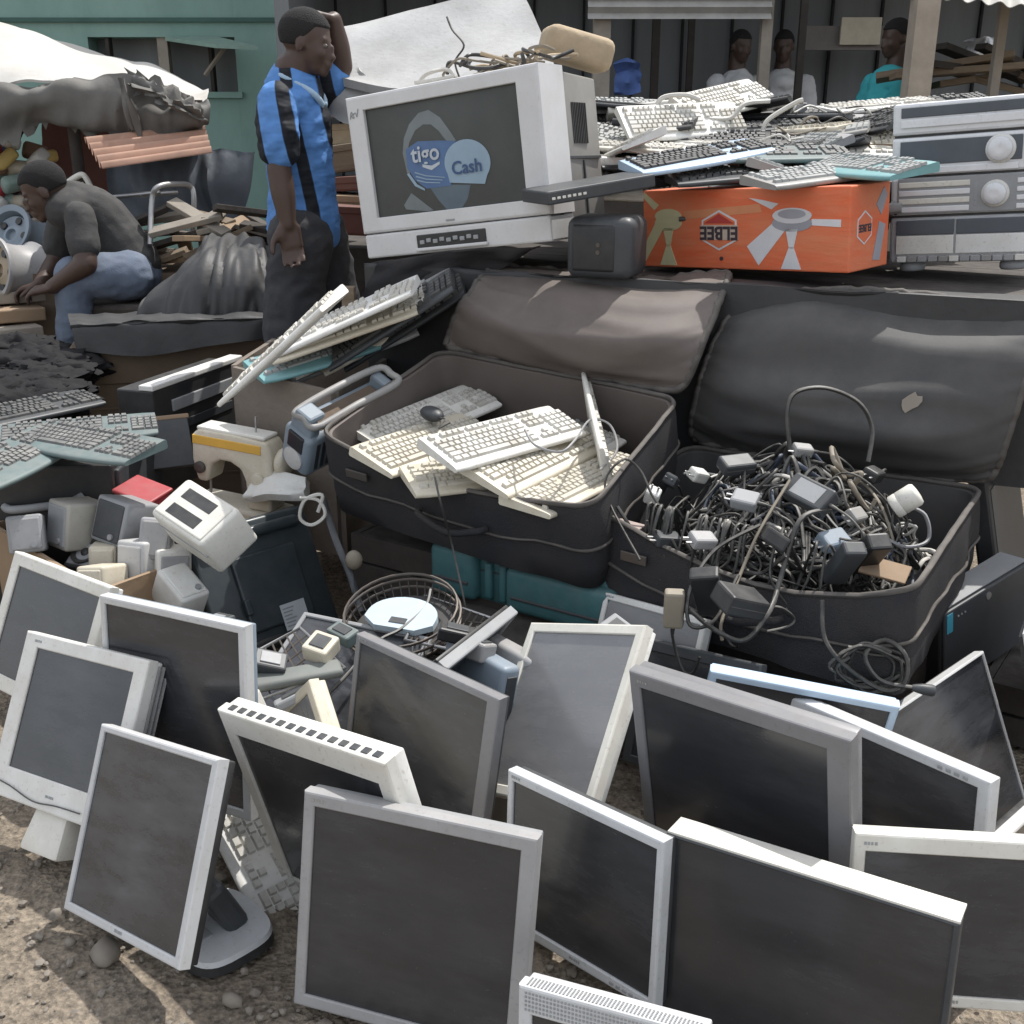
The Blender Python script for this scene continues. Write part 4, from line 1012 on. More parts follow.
# ---- the cable heap
rnd = random.Random(11)
hc = Vector((.68, 2.50, 0)); ux = Vector((.78, -.62, 0)); uy = Vector((.62, .78, 0))
def heap_z(a, b):
    return .40 + .165 * math.exp(-((a / .30) ** 2 + ((b - .03) / .20) ** 2) ** 1.4) + .07 * math.exp(-(((a + .03) / .12) ** 2 + ((b - .06) / .10) ** 2)) + .03 * noise.noise(Vector((a * 9, b * 9, 2)))
def heap_p(a, b, k, j=.0):
    p = hc + ux * a + uy * b; p.z = .36 + (heap_z(a, b) - .36) * k + j; return p
CK = (('thin black cord tangled in the heap of the cable suitcase', 'black cords in the cable heap', CORD), ('dusty tan cord wound through the heap in the cable suitcase', 'tan cords in the cable heap', CORDTAN),
      ('grey cord tangled in the heap of the cable suitcase', 'grey cords in the cable heap', CORDGREY), ('slate blue cord tangled in the heap of the cable suitcase', 'slate cords in the cable heap', CORDBLUE), ('dirty white cord looping through the cable suitcase', 'white cords in the cable heap', CORDWHITE))
for i in range(165):
    an = rnd.uniform(0, 6.28); rr_ = math.sqrt(rnd.random()); a0, b0 = -.01 + .25 * rr_ * math.cos(an), .17 * rr_ * math.sin(an); k = min(1.08, rnd.uniform(.5, 1.2))
    m = rnd.randint(7, 15); ph = [rnd.uniform(0, 6.28) for _ in range(6)]; f = rnd.uniform(.7, 1.5); A = rnd.choice((.025, .035, .045, .06, .08, .12)); st = rnd.uniform(.4, 1.0)
    dr = Vector((rnd.uniform(-.016, .016), rnd.uniform(-.012, .012))); lift = rnd.choice((0, 0, 0, .02, .04))
    pts = []
    for s in range(m):
        q = s * f
        a = a0 + dr.x * s + A * math.sin(q + ph[0]) + .025 * math.sin(2.3 * q + ph[1]); b = b0 + dr.y * s + A * st * math.cos(q + ph[0] + .4) + .02 * math.sin(2.9 * q + ph[3])
        a = .37 * math.tanh(a / .33); b = .26 * math.tanh(b / .23)
        pts.append(heap_p(a, b, k, .026 * math.sin(1.7 * q + ph[4]) + lift * math.sin(math.pi * s / m) + .015 * math.sin(.6 * q + ph[5])))
    r = rnd.choice((.0024, .003, .0036, .0042, .0048, .0056, .0062))
    lab, grp, mm = CK[rnd.choices(range(5), (72, 9, 10, 6, 3))[0]]
    cable(pts, r, mm, lab, grp, n=6)
for k in range(24):
    a = rnd.uniform(-.24, .2); pts = [heap_p(a, -.10, 1.05, .02), heap_p(a + rnd.uniform(-.05, .05), -.2, 1.0, .05)]
    e0 = hc + ux * (a + rnd.uniform(-.06, .06)) - uy * .285; e0.z = .585; pts.append(e0)
    e1 = e0 - uy * rnd.uniform(.02, .05); e1.z = rnd.uniform(.44, .52); pts.append(e1); e2 = e1 + ux * rnd.uniform(-.08, .08); e2.z = e1.z - rnd.uniform(.0, .10); pts.append(e2)
    e3 = e2 + ux * rnd.uniform(-.06, .06) - uy * .01; e3.z = e2.z + rnd.uniform(.0, .08); pts.append(e3)
    cable(pts, rnd.choice((.003, .0036, .0044)), CORD, 'black cord spilling over the front rim of the cable suitcase', 'cords over the front rim', n=7)
cable([at(x, y, y=yy) for x, y, yy in ((790, 450, 2.5), (787, 415, 2.52), (795, 393, 2.54), (825, 388, 2.55), (858, 402, 2.55), (872, 428, 2.54), (868, 462, 2.5))], .0055, CORD, 'thick black cable arching highest above the cable heap')
cable([at(x, y, y=yy) for x, y, yy in ((640, 560, 2.3), (605, 490, 2.46), (622, 460, 2.5), (640, 470, 2.5), (655, 500, 2.45), (680, 525, 2.42))], .003, CORD, 'black cable looping over the left corner of the cable suitcase')
cable([at(x, y, y=yy) for x, y, yy in ((790, 480, 2.32), (760, 530, 2.24), (740, 575, 2.19), (722, 620, 2.08), (722, 640, 2.07))], .0036, CORDTAN, 'pale cord running straight down the front of the heap')
cable([at(x, y, y=yy) for x, y, yy in ((830, 510, 2.25), (800, 520, 2.2), (780, 580, 2.16), (770, 610, 2.08), (745, 640, 2.04), (715, 630, 2.05), (690, 610, 2.08))], .0055, CORD, 'thick black cable spilling over the front rim of the suitcase')
cable([at(x, y, y=yy) for x, y, yy in ((760, 525, 2.25), (715, 550, 2.19), (690, 590, 2.12), (690, 625, 2.08), (715, 620, 2.08), (738, 575, 2.16))], .0042, CORD, 'black cable looped round the dusty black adapter')
cable([at(x, y, y=yy) for x, y, yy in ((905, 505, 2.42), (925, 515, 2.42), (928, 540, 2.40), (905, 547, 2.36), (880, 535, 2.34))], .0045, MIDGREY, 'grey cable curving from the white lamp socket')
cable([at(x, y, y=yy) for x, y, yy in ((822, 600, 2.03), (825, 640, 2.0), (850, 670, 1.98), (885, 690, 1.97), (905, 680, 1.97), (905, 655, 1.98), (885, 640, 2.0), (865, 655, 1.98), (880, 680, 1.97), (915, 688, 1.96))], .005, CORD, 'black power cable with plug hanging in front of the cable suitcase', plug=CHAR)
rnd = random.Random(5)
for k in range(6):
    ph = rnd.uniform(0, 6); pts = [at(870 + 38 * math.cos(s * .8 + ph) * rnd.uniform(.6, 1.1), 668 + 22 * math.sin(s * .8 + ph) * rnd.uniform(.6, 1.2), y=1.985 + .02 * k / 6) for s in range(9)]
    cable(pts, .0035, CORD, 'black cord coiled on the pale blue topped monitor', 'cords coiled on the pale blue topped monitor')

def px_pose(px, py, y, yaw, pitch=0, roll=0): return TR(at(px, py, y=y), yaw, pitch, roll)
adapter(px_pose(812, 500, 2.30, -62, 38, 10), 'grey topped power brick on the crest of the cable heap', (.115, .062, .036), CHAR, True, stm=GREYP)
adapter(px_pose(708, 598, 2.12, 75, -10, 62), 'dusty black power brick hanging over the front of the cables', (.13, .062, .034), BLACKP, True, stm=mat('dust_label', (.16, .18, .22), .6))
adapter(px_pose(846, 570, 2.13, 100, 5, 55), 'black power brick with blue end on the front rim', (.12, .05, .034), CHAR, True, stm=BLUEGREY)
adapter(px_pose(872, 562, 2.22, 100, 0, 50), 'ribbed black power brick beside the blue ended one', (.12, .052, .04), BLACKP, False)
adapter(px_pose(735, 610, 2.06, 20, 10, 20), 'round cornered black adapter lying low under the spilling cables', (.10, .07, .045), BLACKP, False)
adapter(px_pose(674, 612, 2.10, 84, 0, 86), 'upright beige power brick by the suitcase corner', (.085, .042, .03), mat('beige_plastic', (.27, .235, .18), .5), False)
adapter(px_pose(650, 500, 2.5, 70, 20, 60), 'white wall plug adapter at the left end of the heap', (.045, .035, .03), WHITE, False)
adapter(px_pose(695, 480, 2.62, 30, 20, 20), 'small white plug adapter behind the white one', (.05, .035, .03), WHITE, False)
adapter(px_pose(668, 486, 2.62, 60, 20, 30), 'dark cube plug adapter beside two white ones', (.045, .035, .03), CHAR, False)
adapter(px_pose(850, 520, 2.36, 40, 40, 10), 'white plug block behind the black power bricks', (.06, .035, .03), MIDGREY, False)
adapter(px_pose(700, 545, 2.28, 20, 20, 10), 'dull white adapter half buried at the lower left of the heap', (.06, .04, .028), MIDGREY, False)
for (px, py, y, yaw, p_, r_, dd, m_, lab) in ((735, 470, 2.55, 20, 20, 0, (.085, .05, .032), CHAR, 'dark brick at the rear left of the cable heap'), (770, 545, 2.22, 70, 30, 20, (.10, .055, .034), BLACKP, 'black brick in the middle front of the cable heap'),
        (745, 505, 2.38, -30, 25, 5, (.06, .045, .03), GREYP, 'grey plug block in the middle of the cable heap'), (830, 545, 2.24, 30, 30, 0, (.07, .045, .03), BLUEGREY, 'blue grey adapter right of the middle of the cable heap'),
        (800, 455, 2.58, 10, 20, 10, (.05, .032, .028), MIDGREY, 'pale plug at the top rear of the cable heap'), (870, 480, 2.50, 50, 20, 10, (.06, .04, .03), BLACKP, 'black adapter left of the lamp socket'), (665, 545, 2.36, 15, 10, 10, (.06, .04, .03), CHAR, 'charcoal adapter at the front left of the cable heap')):
    adapter(px_pose(px, py, y, yaw, p_, r_), lab, dd, m_, False)
t = thing('lamp_socket', 'white ribbed lamp socket on the right of the cable heap', 'socket', TR(at(893, 508, y=2.40), 30, 40, 35))
MB().lathe([(.026, 0), (.028, .003), (.028, .018), (.0265, .020), (.028, .022), (.028, .058), (.024, .064), (.012, .066)], 24).build('shell', WHITE, t, smooth=True)
MB().lathe([(.021, -.002), (.021, .001)], 20).build('mouth', BLACKP, t)
o = MB().rbox(-.05, .05, -.035, .035, -.002, .004, .002).build('paper_scrap', CARTON, None, M=TR(at(885, 570, z=.50), -30, 12, 6)); tag(o, 'crumpled tan cardboard scrap in the right corner of the cable suitcase', 'scrap')
o = MB().rbox(-.045, .045, -.02, .02, -.002, .003, .002).build('card_scrap', mat('pink_card', (.45, .36, .32), .8), None, M=TR(at(625, 525, z=.52), -40, 10)); tag(o, 'pinkish card in the left corner of the cable suitcase', 'scrap')

# ---- slim black computer at the right and dark things at the border
M, (w, d, h) = pose('dvr')
t = thing('desktop_computer', 'slim black desktop computer standing right of the cable suitcase with blue sticker', 'computer', M)
MB().rbox(-w / 2, w / 2, 0.004, .075, 0, h, .006).build('case', BLACKP, t)
pts = [(-w / 2, 0), (w / 2, 0), (w / 2, h - .004), (0, h + .012), (-w / 2, h - .004)]
MB().rbox(-w / 2 + .004, w / 2 - .004, -.004, .005, .004, h - .004, .004).build('front_panel', CHAR, t)
MB().box(-w / 2 + .006, w / 2 - .004, .004, .074, h - .001, h + .0012).build('lit_top', GREYP, t)  # paler plate: light on the top face is put into its colour
MB().box(-w / 2 + .012, -w / 2 + .034, -.0052, -.003, h - .062, h - .012).build('blue_sticker', mat('blue_sticker', (.06, .36, .48), .4), t)
for i in range(3): MB().lathe([(.0028, 0), (.0028, .002)], 10, M=Matrix.Translation((-w / 2 + .055 + i * .013, -.004, h - .03)) @ Matrix.Rotation(rad(90), 4, 'X')).build('indicator_light', MIDGREY, t)
MB().lathe([(.0095, 0), (.0095, .0025)], 20, M=Matrix.Translation((.0, -.004, h - .026)) @ Matrix.Rotation(rad(90), 4, 'X')).build('round_badge', STEEL, t)
o = thing('leaning_panel', 'tall black panel leaning at the right border behind the slim computer', 'cabinet', TR((1.44, 2.80, 0.05), 58, -14))  # flat dark panel covering the gap at the right border
MB().rbox(-.22, .22, 0, .05, 0, .52, .008).build('shell', BLACKP, o); MB().box(-.2, .2, -.002, .003, .03, .49).build('face', CHAR, o)
o = thing('flat_monitor', 'white cornered black monitor at the right border below the tall panel', 'monitor', TR(at(1062, 720, y=2.2), 60, -15))
frame_mb(.34, .28, .03, .012, .012, .012, .02).build('bezel', SILVER, o); MB().box(-.16, .16, .005, .04, .01, .27).build('screen', SCREEN, o)
crate('dark slatted crate at the right border behind the slim computer', (1.45, 2.45), -35, .42, .5, .16, WOODDK, 2)

# ================================================================== MARKET TABLE AND WHAT STANDS ON IT
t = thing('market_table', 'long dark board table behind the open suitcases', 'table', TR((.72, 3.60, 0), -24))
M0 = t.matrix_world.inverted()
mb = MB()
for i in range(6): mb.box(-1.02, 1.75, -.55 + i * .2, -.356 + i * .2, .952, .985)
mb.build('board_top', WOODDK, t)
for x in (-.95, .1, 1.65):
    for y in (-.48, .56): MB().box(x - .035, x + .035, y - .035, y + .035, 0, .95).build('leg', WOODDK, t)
mb = sheet([[(-1.04, -.40, .992), (-.4, -.40, .992), (.6, -.40, .992), (1.77, -.40, .992)], [(-1.04, -.55, .992), (-.4, -.553, .992), (.6, -.55, .992), (1.77, -.55, .992)], [(-1.04, -.575, .965), (-.4, -.58, .96), (.6, -.575, .965), (1.77, -.58, .96)], [(-1.04, -.57, .55), (-.4, -.59, .50), (.6, -.57, .52), (1.77, -.58, .55)]], 14, 6, .004, .012, (14, 2), 4)
mb.build('dark_cloth', TARPBLK, t, smooth=True)

# television
M, (w, d, h) = pose('tv'); fdp = d
t = thing('television', 'silver tube television with a mobile money picture on its screen', 'television', M)
FR = mat('television_silver', (.60, .60, .60), .45, dirt=.35, dirt_col=(.42, .40, .37), speck=.4, dust=.15)
lo = .075
bx0, bx1, bz0, bz1 = .062, .072, .075 + .045, .042     # screen margins left, right, bottom, top
frame_mb(w, h - lo, fdp, bx0, bx1, bz1, bz0 - lo, .012, .008).build('front_frame', FR, t, M=Matrix.Translation((0, 0, lo)))
MB().rbox(-w / 2 + .004, w / 2 - .004, .002, fdp, 0, lo - .003, .006).build('lower_panel', FR, t)
MB().box(-w / 2 + .004, w / 2 - .004, .012, .09, lo - .006, lo + .002).build('shadow_gap', CHAR, t)
MB().rbox(-w * .20, w * .17, -.002, .02, .016, .056, .003).build('control_recess', BLACKP, t)
mb = MB()
for i in range(9): mb.rbox(-w * .18 + i * .024, -w * .18 + .016 + i * .024, -.006, .002, .028 + .004 * (i % 2), .040 + .004 * (i % 2), .002)
mb.build('control_buttons', GREYP, t)
MB().rbox(-w * .20, w * .18, -.012, .0, .008, .018, .003).build('flap_door', FR, t)
sx0, sx1, sz0, sz1 = -w / 2 + bx0, w / 2 - bx1, bz0, h - bz1
SW, SH = sx1 - sx0, sz1 - sz0
# gently domed tube
mb = MB(); vs = []; fs = []; n = 12
dome = lambda u, v: .013 - .008 * (1 - (2 * u - 1) ** 2) * (1 - (2 * v - 1) ** 2)
for i in range(n + 1):
    for j in range(n + 1):
        u, v = i / n, j / n; vs.append((sx0 - .002 + u * (SW + .004), dome(u, v), sz0 - .002 + v * (SH + .004)))
for i in range(n):
    for j in range(n): fs.append((i * (n + 1) + j, (i + 1) * (n + 1) + j, (i + 1) * (n + 1) + j + 1, i * (n + 1) + j + 1))
scr = MB().add(vs, fs).build('screen', mat('tube_screen', (.043, .048, .046), .35, dirt=.4, dirt_col=(.075, .08, .075), scale=6, dust=.15, spec=.4), t, smooth=True)
PIC = {'blue': mat('picture_blue', (.085, .155, .30), .5, dirt=.4, dust=.1), 'pale': mat('picture_pale_blue', (.27, .37, .46), .5, dirt=.3, dust=.1), 'grey': mat('picture_grey', (.17, .195, .20), .5, dirt=.4, dust=.1),
       'slate': mat('picture_slate', (.105, .14, .17), .5, dirt=.4, dust=.1), 'ink': mat('picture_ink', (.045, .085, .19), .5, dust=0), 'whitish': mat('picture_white', (.48, .52, .56), .5, dust=.1)}
def uv_px(x, y):
    u = (x - 108 - (y - 190) * .117) / 525; v = (y - (190 - .176 * (x - 108))) / 405; return u, v
def pic(pts, m, lay, name):
    P = [uv_px(*p) for p in pts]
    # fan around the centroid so the picture follows the dome
    cu = sum(p[0] for p in P) / len(P); cv = sum(p[1] for p in P) / len(P)
    f = lambda u, v: (sx0 + u * SW, dome(min(1, max(0, u)), min(1, max(0, v))) - .0006 * lay, sz1 - v * SH)
    rings = [[f(cu + (p[0] - cu) * k, cv + (p[1] - cv) * k) for p in P] for k in (1, .66, .33, .05)]
    nn = len(P); vs = [p for r in rings for p in r]; fs = []
    for i in range(3):
        for k in range(nn): fs.append((i * nn + k, i * nn + (k + 1) % nn, (i + 1) * nn + (k + 1) % nn, (i + 1) * nn + k))
    fs.append(tuple(3 * nn + k for k in range(nn)))
    return MB().add(vs, fs).build(name, m, scr)
def band(pa, pb, m, lay, name):
    f = lambda x, y: (lambda u, v: (sx0 + u * SW, dome(min(1, max(0, u)), min(1, max(0, v))) - .0006 * lay, sz1 - v * SH))(*uv_px(x, y))
    n = len(pa); vs = [f(*p) for p in pa] + [f(*p) for p in pb]
    return MB().add(vs, [(i, i + 1, n + i + 1, n + i) for i in range(n - 1)]).build(name, m, scr)
band([(262, 420), (246, 345), (250, 290), (268, 240), (300, 200), (335, 189), (375, 215), (410, 262), (432, 296)], [(272, 415), (262, 345), (270, 305), (290, 262), (318, 240), (345, 240), (372, 262), (395, 292), (412, 304)], PIC['grey'], 1, 'hood_shape')
pic([(335, 455), (480, 450), (470, 500), (440, 552), (405, 552), (370, 510)], PIC['slate'], 1, 'lower_shape')
pic([(275, 488), (352, 548), (335, 553), (255, 550), (247, 535)], PIC['grey'], 2, 'pale_wedge')
pic([(258, 330), (300, 300), (380, 296), (430, 296), (415, 455), (330, 470), (290, 440), (262, 395)], PIC['blue'], 2, 'blue_lens')
pic([(470 + 76 * math.cos(a), 372 + 82 * math.sin(a)) if math.sin(a) < .62 else (470 + 76 * math.cos(a), 445) for a in [k * 2 * math.pi / 36 for k in range(36)]], PIC['pale'], 3, 'pale_disc')
band([(318, 392), (350, 402), (378, 380)], [(318, 382), (350, 386), (378, 370)], PIC['whitish'], 4, 'smile_mark')
for k in range(3): band([(290 + 4 * k, 410 + 14 * k), (330, 421 + 12 * k), (395 - 8 * k, 425 + 10 * k)], [(290 + 4 * k, 415 + 14 * k), (330, 425 + 12 * k), (395 - 8 * k, 428 + 10 * k)], PIC['pale'], 4, 'small_print')
band([(262, 420), (290, 462), (325, 478)], [(270, 415), (298, 455), (325, 470)], PIC['pale'], 4, 'lens_rim')
def screen_text(s, x, y, size, m, lay, sp=1.0, bold=.0):
    u, v = uv_px(x, y); me = text_mesh(s, size, m, .0002, sp, bold)
    link('lettering', me, scr, Matrix.Translation((sx0 + u * SW, dome(u, v) - .0008 * lay - .002, sz1 - v * SH)) @ Matrix.Rotation(rad(90), 4, 'X'))
screen_text('tigo', 329, 344, .066, PIC['whitish'], 4, 1.0, .0012)
screen_text('Cash', 470, 388, .052, PIC['ink'], 4, 1.0, .0008)
MB().tube(catmull([(-w / 2 + .012, -.001, h - .062), (-w / 2 + .020, -.001, h - .042), (-w / 2 + .027, -.001, h - .060), (-w / 2 + .018, -.001, h - .054), (-w / 2 + .034, -.001, h - .046), (-w / 2 + .038, -.001, h - .058), (-w / 2 + .046, -.001, h - .036)], 6), .0016, 5).build('pen_scribble', GREYP, t)
MB().rbox(-.02, .012, -.0015, .002, lo + .012, lo + .018, .001).build('badge', GREYP, t)
# back: stepped, tapering shell with vents
CRTB = mat('television_back_grey', (.22, .215, .20), .6, dirt=.4, dust=.3, speck=.2)
mb = MB(); vs = []; y0 = fdp
for (a, z0, z1, y) in ((w / 2 - .010, .004, h - .008, y0), (w / 2 - .012, .004, h - .012, y0 + .02), (w / 2 - .018, .006, h - .022, y0 + .24), (w / 2 - .08, .01, h - .09, y0 + .34), (w / 2 - .10, .01, h - .11, y0 + .40)):
    vs += [(-a, y, z0), (a, y, z0), (a, y, z1), (-a, y, z1)]
fs = []
for i in range(4):
    for k in range(4): fs.append((i * 4 + k, i * 4 + (k + 1) % 4, i * 4 + 4 + (k + 1) % 4, i * 4 + 4 + k))
fs.append((16, 17, 18, 19)); mb.add(vs, fs).build('back_shell', CRTB, t, bevel=.006)
mb = MB()
for i in range(9): mb.box(w / 2 - .018, w / 2 - .0105, y0 + .06 + i * .011, y0 + .065 + i * .011, h * .56, h * .80)
mb.build('side_vents', BLACKP, t)
MB().box(w / 2 - .020, w / 2 - .0095, y0 + .02, y0 + .23, h * .47, h * .485).build('side_groove', CHAR, t)
MB().box(w / 2 - .020, w / 2 - .0095, y0 + .11, y0 + .116, h * .02, h * .46).build('side_groove', CHAR, t)

# white sheet of foam board, tan foam and wires behind / on top of the television
o = sheet([[at(328, 78, y=3.98), at(333, 60, y=4.1), at(336, 30, y=4.3)], [at(400, 95, y=3.9), at(410, 60, y=4.1), at(420, 12, y=4.3)], [at(470, 92, y=3.9), at(480, 50, y=4.1), at(470, 4, y=4.32)], [at(560, 80, y=3.86), at(545, 45, y=4.1), at(522, -6, y=4.36)]], 8, 8, .03, .02, (3, 3), 8).build('foam_board', FOAM, None, smooth=True)
tag(o, 'large dirty white board leaning behind the television', 'board')
o = sheet([[at(326, 110, y=4.0), at(330, 80, y=4.0), at(335, 40, y=4.2)], [at(350, 125, y=3.95), at(352, 90, y=3.98), at(345, 55, y=4.1)], [at(392, 120, y=3.9), at(375, 95, y=3.95), at(358, 75, y=4.0)]], 6, 6, .02, .02, (3, 3), 9).build('foam_board', FOAM, None, smooth=True)
tag(o, 'grey shaded flap of board beside the man, left of the television', 'board')
mb = MB().rbox(-.11, .11, -.08, .08, 0, .10, .03, seg=3); o = mb.build('foam_block', FOAMTAN, None, smooth=True, M=TR(at(572, 66, y=3.72), 10, 0, 14)); tag(o, 'tan foam block on the rear corner of the television', 'foam')
rnd = random.Random(9); M, (w, d, h) = pose('tv')
for k in range(14):
    x = .02 + rnd.uniform(0, .26); y = .14 + rnd.uniform(-.03, .14); pts = []
    for s in range(7): pts.append(M @ Vector((x - .10 + s * .035 + rnd.uniform(-.02, .02), y + .05 * math.sin(s * 1.1 + k) , h + .018 + .05 * abs(math.sin(s * .55 + k)) * (.4 + .6 * rnd.random()))))
    cable(pts, .0055 if k % 3 else .004, (CORDTAN, CORD, FOAMTAN)[k % 3], ('tan cord bundled on top of the television', 'black cord bundled on top of the television', 'pale brown hose bundled on top of the television')[k % 3], ('tan cords on the television', 'black cords on the television', 'pale hoses on the television')[k % 3])
cable([M @ Vector(q) for q in ((-.10, .06, h + .008), (-.06, .05, h + .03), (.0, .06, h + .035), (.03, .05, h + .012), (-.03, .03, h + .008), (-.09, .03, h + .01))], .006, CORDWHITE, 'white loop of cord lying on the television top')
cable([M @ Vector(q) for q in ((.01, .12, h + .01), (.0, .12, h + .06), (.03, .13, h + .10), (-.01, .14, h + .15), (-.03, .15, h + .19))], .003, CORD, 'thin black wire sticking up from the television top')
o = sheet([[at(352, 312, y=3.50), at(365, 290, y=3.48), at(378, 262, y=3.46)], [at(400, 305, y=3.46), at(420, 280, y=3.42), at(440, 254, y=3.36)], [at(440, 300, y=3.44), at(470, 270, y=3.38), at(490, 248, y=3.30)], [at(455, 306, y=3.42), at(500, 270, y=3.34), at(540, 248, y=3.26)]], 8, 8, .006, .02, (4, 5), 12, .008, (5, 3)).build('draped_cloth', FABRIC, None, smooth=True)
tag(o, 'dark cloth flap draped below the television', 'cloth')

# fan carton, print upside down
M, (w, d, h) = pose('fanbox')
t = thing('fan_carton', 'orange ceiling fan carton standing upside down on the table', 'box', M)
body = MB().rbox(-w / 2, w / 2, 0, d, 0, h, .004).build('box_body', ORANGE, t)
def fx(px, py): return (-w / 2 + (px - 45) / 795 * w, h - (py - 38) / 300 * h)
def face(pts, m, lay, name):
    P = [fx(*p) for p in pts]; return MB().prism([P[i] for i in range(len(P))], -.0007 * lay - .0006, .001).build(name, m, body)
def hexa(cx, cy, rx, ry): return [(cx + rx * math.sin(k * math.pi / 3), cy - ry * math.cos(k * math.pi / 3)) for k in range(6)]
def ellp(cx, cy, rx, ry, n=24): return [(cx + rx * math.cos(k * 2 * math.pi / n), cy + ry * math.sin(k * 2 * math.pi / n)) for k in range(n)]
for (cx, bl, mo, rod, dx) in ((155, PRINTC, PRINTC, PRINTC, 0), (640, PRINTW, PRINTG, PRINTW, 1)):
    s = 1.0 if dx else .8
    face([(cx - 75 * s, 115), (cx - 160 * s if dx else 47, 65 + 8 * dx), (cx - 110 * s if dx else 52, 45 + 36 * dx), (cx - 50 * s, 95)], bl, 1, 'fan_blade')
    face([(cx - 20, 185), (cx - 120 if dx else 52, 320), (cx - 165 if dx else 52, 250), (cx - 70 * s, 165)], bl, 1, 'fan_blade')
    if dx: face([(cx + 70, 150), (cx + 170, 152), (cx + 170, 178), (cx + 70, 172)], bl, 1, 'fan_blade')
    face(ellp(cx, 165, 72 * s, 30), mo, 2, 'fan_motor'); face(ellp(cx, 138, 70 * s, 28), bl, 3, 'fan_motor_cap'); face(ellp(cx, 132, 50 * s, 17), mo, 4, 'fan_motor_top')
    face([(cx - 22, 185), (cx + 22, 185), (cx + 8, 255), (cx - 8, 255)], rod, 2, 'fan_rod'); face([(cx - 8, 250), (cx + 8, 250), (cx + 36, 330), (cx - 36, 330)], rod, 2, 'fan_canopy')
face(hexa(365, 192, 80, 76), PRINTW, 1, 'emblem_border'); face(hexa(365, 192, 72, 68), ORANGE, 2, 'emblem_field'); face([(365, 130), (425, 166), (305, 166)], PRINTR, 3, 'emblem_roof')
face([(292, 172), (440, 172), (440, 228), (292, 228)], mat('emblem_band', (.55, .44, .36), .6), 3, 'emblem_band')
fa = fx(366, 200)
link('lettering', text_mesh('ELBEE', .052, PRINTD, .0003, 1.0, .0016), body, Matrix.Translation((fa[0], -.0037, fa[1])) @ Matrix.Rotation(rad(90), 4, 'X') @ Matrix.Rotation(rad(180), 4, 'Z'))
face([(220, 120), (520, 95), (530, 125), (225, 150)], mat('faded_orange', (.66, .26, .12), .6), .4, 'faded_streak')
# right end of the carton
E_ = Matrix(((0, -1, 0, w / 2), (1, 0, 0, d / 2), (0, 0, 1, 0), (0, 0, 0, 1)))
def end(pts, m, lay, name): MB().prism(pts, -.0007 * lay - .0006, .001, M=E_).build(name, m, body)
end([(.0 + .045 * math.sin(k * math.pi / 3) - .03, h * .5 + .045 * math.cos(k * math.pi / 3)) for k in range(6)], PRINTW, 1, 'emblem_border')
end([(.0 + .040 * math.sin(k * math.pi / 3) - .03, h * .5 + .040 * math.cos(k * math.pi / 3)) for k in range(6)], ORANGE, 2, 'emblem_field')
link('lettering', text_mesh('ELBEE', .027, PRINTD, .0003, 1, .001), body, E_ @ Matrix.Translation((-.03, -.0028, h * .5)) @ Matrix.Rotation(rad(90), 4, 'X') @ Matrix.Rotation(rad(180), 4, 'Z'))
end([(.02, h * .1), (.06, h * .08), (.085, h * .5), (.05, h * .55)], PRINTG, 1, 'fan_blade'); end([(.03, h * .75), (.07, h * .95), (.09, h * .85), (.06, h * .62)], PRINTG, 1, 'fan_blade')
MB().lathe([(.006, 0), (.006, .002)], 12, M=Matrix.Translation((fx(375, 300)[0], 0, .03)) @ Matrix.Rotation(rad(90), 4, 'X')).build('punch_hole', PRINTD, body)

# hi-fi stack
M, (w, d, h) = pose('stereo')
t = thing('hifi_stack', 'silver stacked hi-fi with two cassette doors on the table', 'stereo', M)
HS = mat('hifi_silver', (.72, .73, .75), .32, metal=.15, dirt=.25, speck=.3, dust=.15)
HD = mat('hifi_dark', (.085, .10, .12), .28, dust=.15)
def unit(z0, z1, name): return MB().rbox(-w / 2, w / 2, 0, d, z0 * h, z1 * h, .008).build(name, HS, t)
X = lambda u: -w / 2 + u * w
def pan(u0, u1, z0, z1, m, name, par, y=-.004, r=.002): return MB().rbox(X(u0), X(u1), y, .004, z0 * h, z1 * h, r).build(name, m, par)
u1 = unit(.812, 1.0, 'disc_unit'); u2 = unit(.568, .800, 'tuner_unit'); u3 = unit(.326, .557, 'amplifier_unit')
for z_ in (.806, .5625, .3205): MB().box(-w / 2 + .006, w / 2 - .006, .006, d - .01, (z_ - .0075) * h, (z_ + .0075) * h).build('joint', BLACKP, t); u4 = unit(.03, .315, 'cassette_unit')
pan(.06, .93, .915, .975, HD, 'disc_slot', u1); pan(.06, .92, .855, .905, HS, 'disc_drawer', u1, -.007)
pan(.06, .88, .632, .775, HD, 'display', u2); pan(.06, .86, .578, .618, HS, 'button_strip', u2, -.006); pan(.90, .985, .60, .74, GREYP, 'side_key', u2)
def knob(u, z, r, par, name, m=HS):
    MM = Matrix.Translation((X(u), -.002, z * h)) @ Matrix.Rotation(rad(90), 4, 'X')
    MB().lathe([(r * 1.22, 0), (r * 1.22, .003), (r * 1.12, .006)], 28, M=MM).build('knob_ring', WHITE, par, smooth=True)
    MB().lathe([(r, .004), (r, .020), (r * .9, .024), (r * .3, .0225)], 28, M=MM).build(name, m, par, smooth=True)
knob(.74, .70, .032, u2, 'volume_knob'); knob(.72, .44, .030, u3, 'jog_dial')
pan(.05, .985, .335, .552, GREYP, 'key_recess', u3, -.0035)
for k in range(4): pan(.06, .55, .345 + k * .05, .345 + k * .05 + .034, WHITE if k % 2 else HS, 'wide_key', u3, -.006)
for k in range(4): pan(.86, .97, .345 + k * .05, .345 + k * .05 + .030, HS, 'side_key', u3, -.006)
pan(.575, .60, .37, .51, GREYP, 'curved_key', u3)
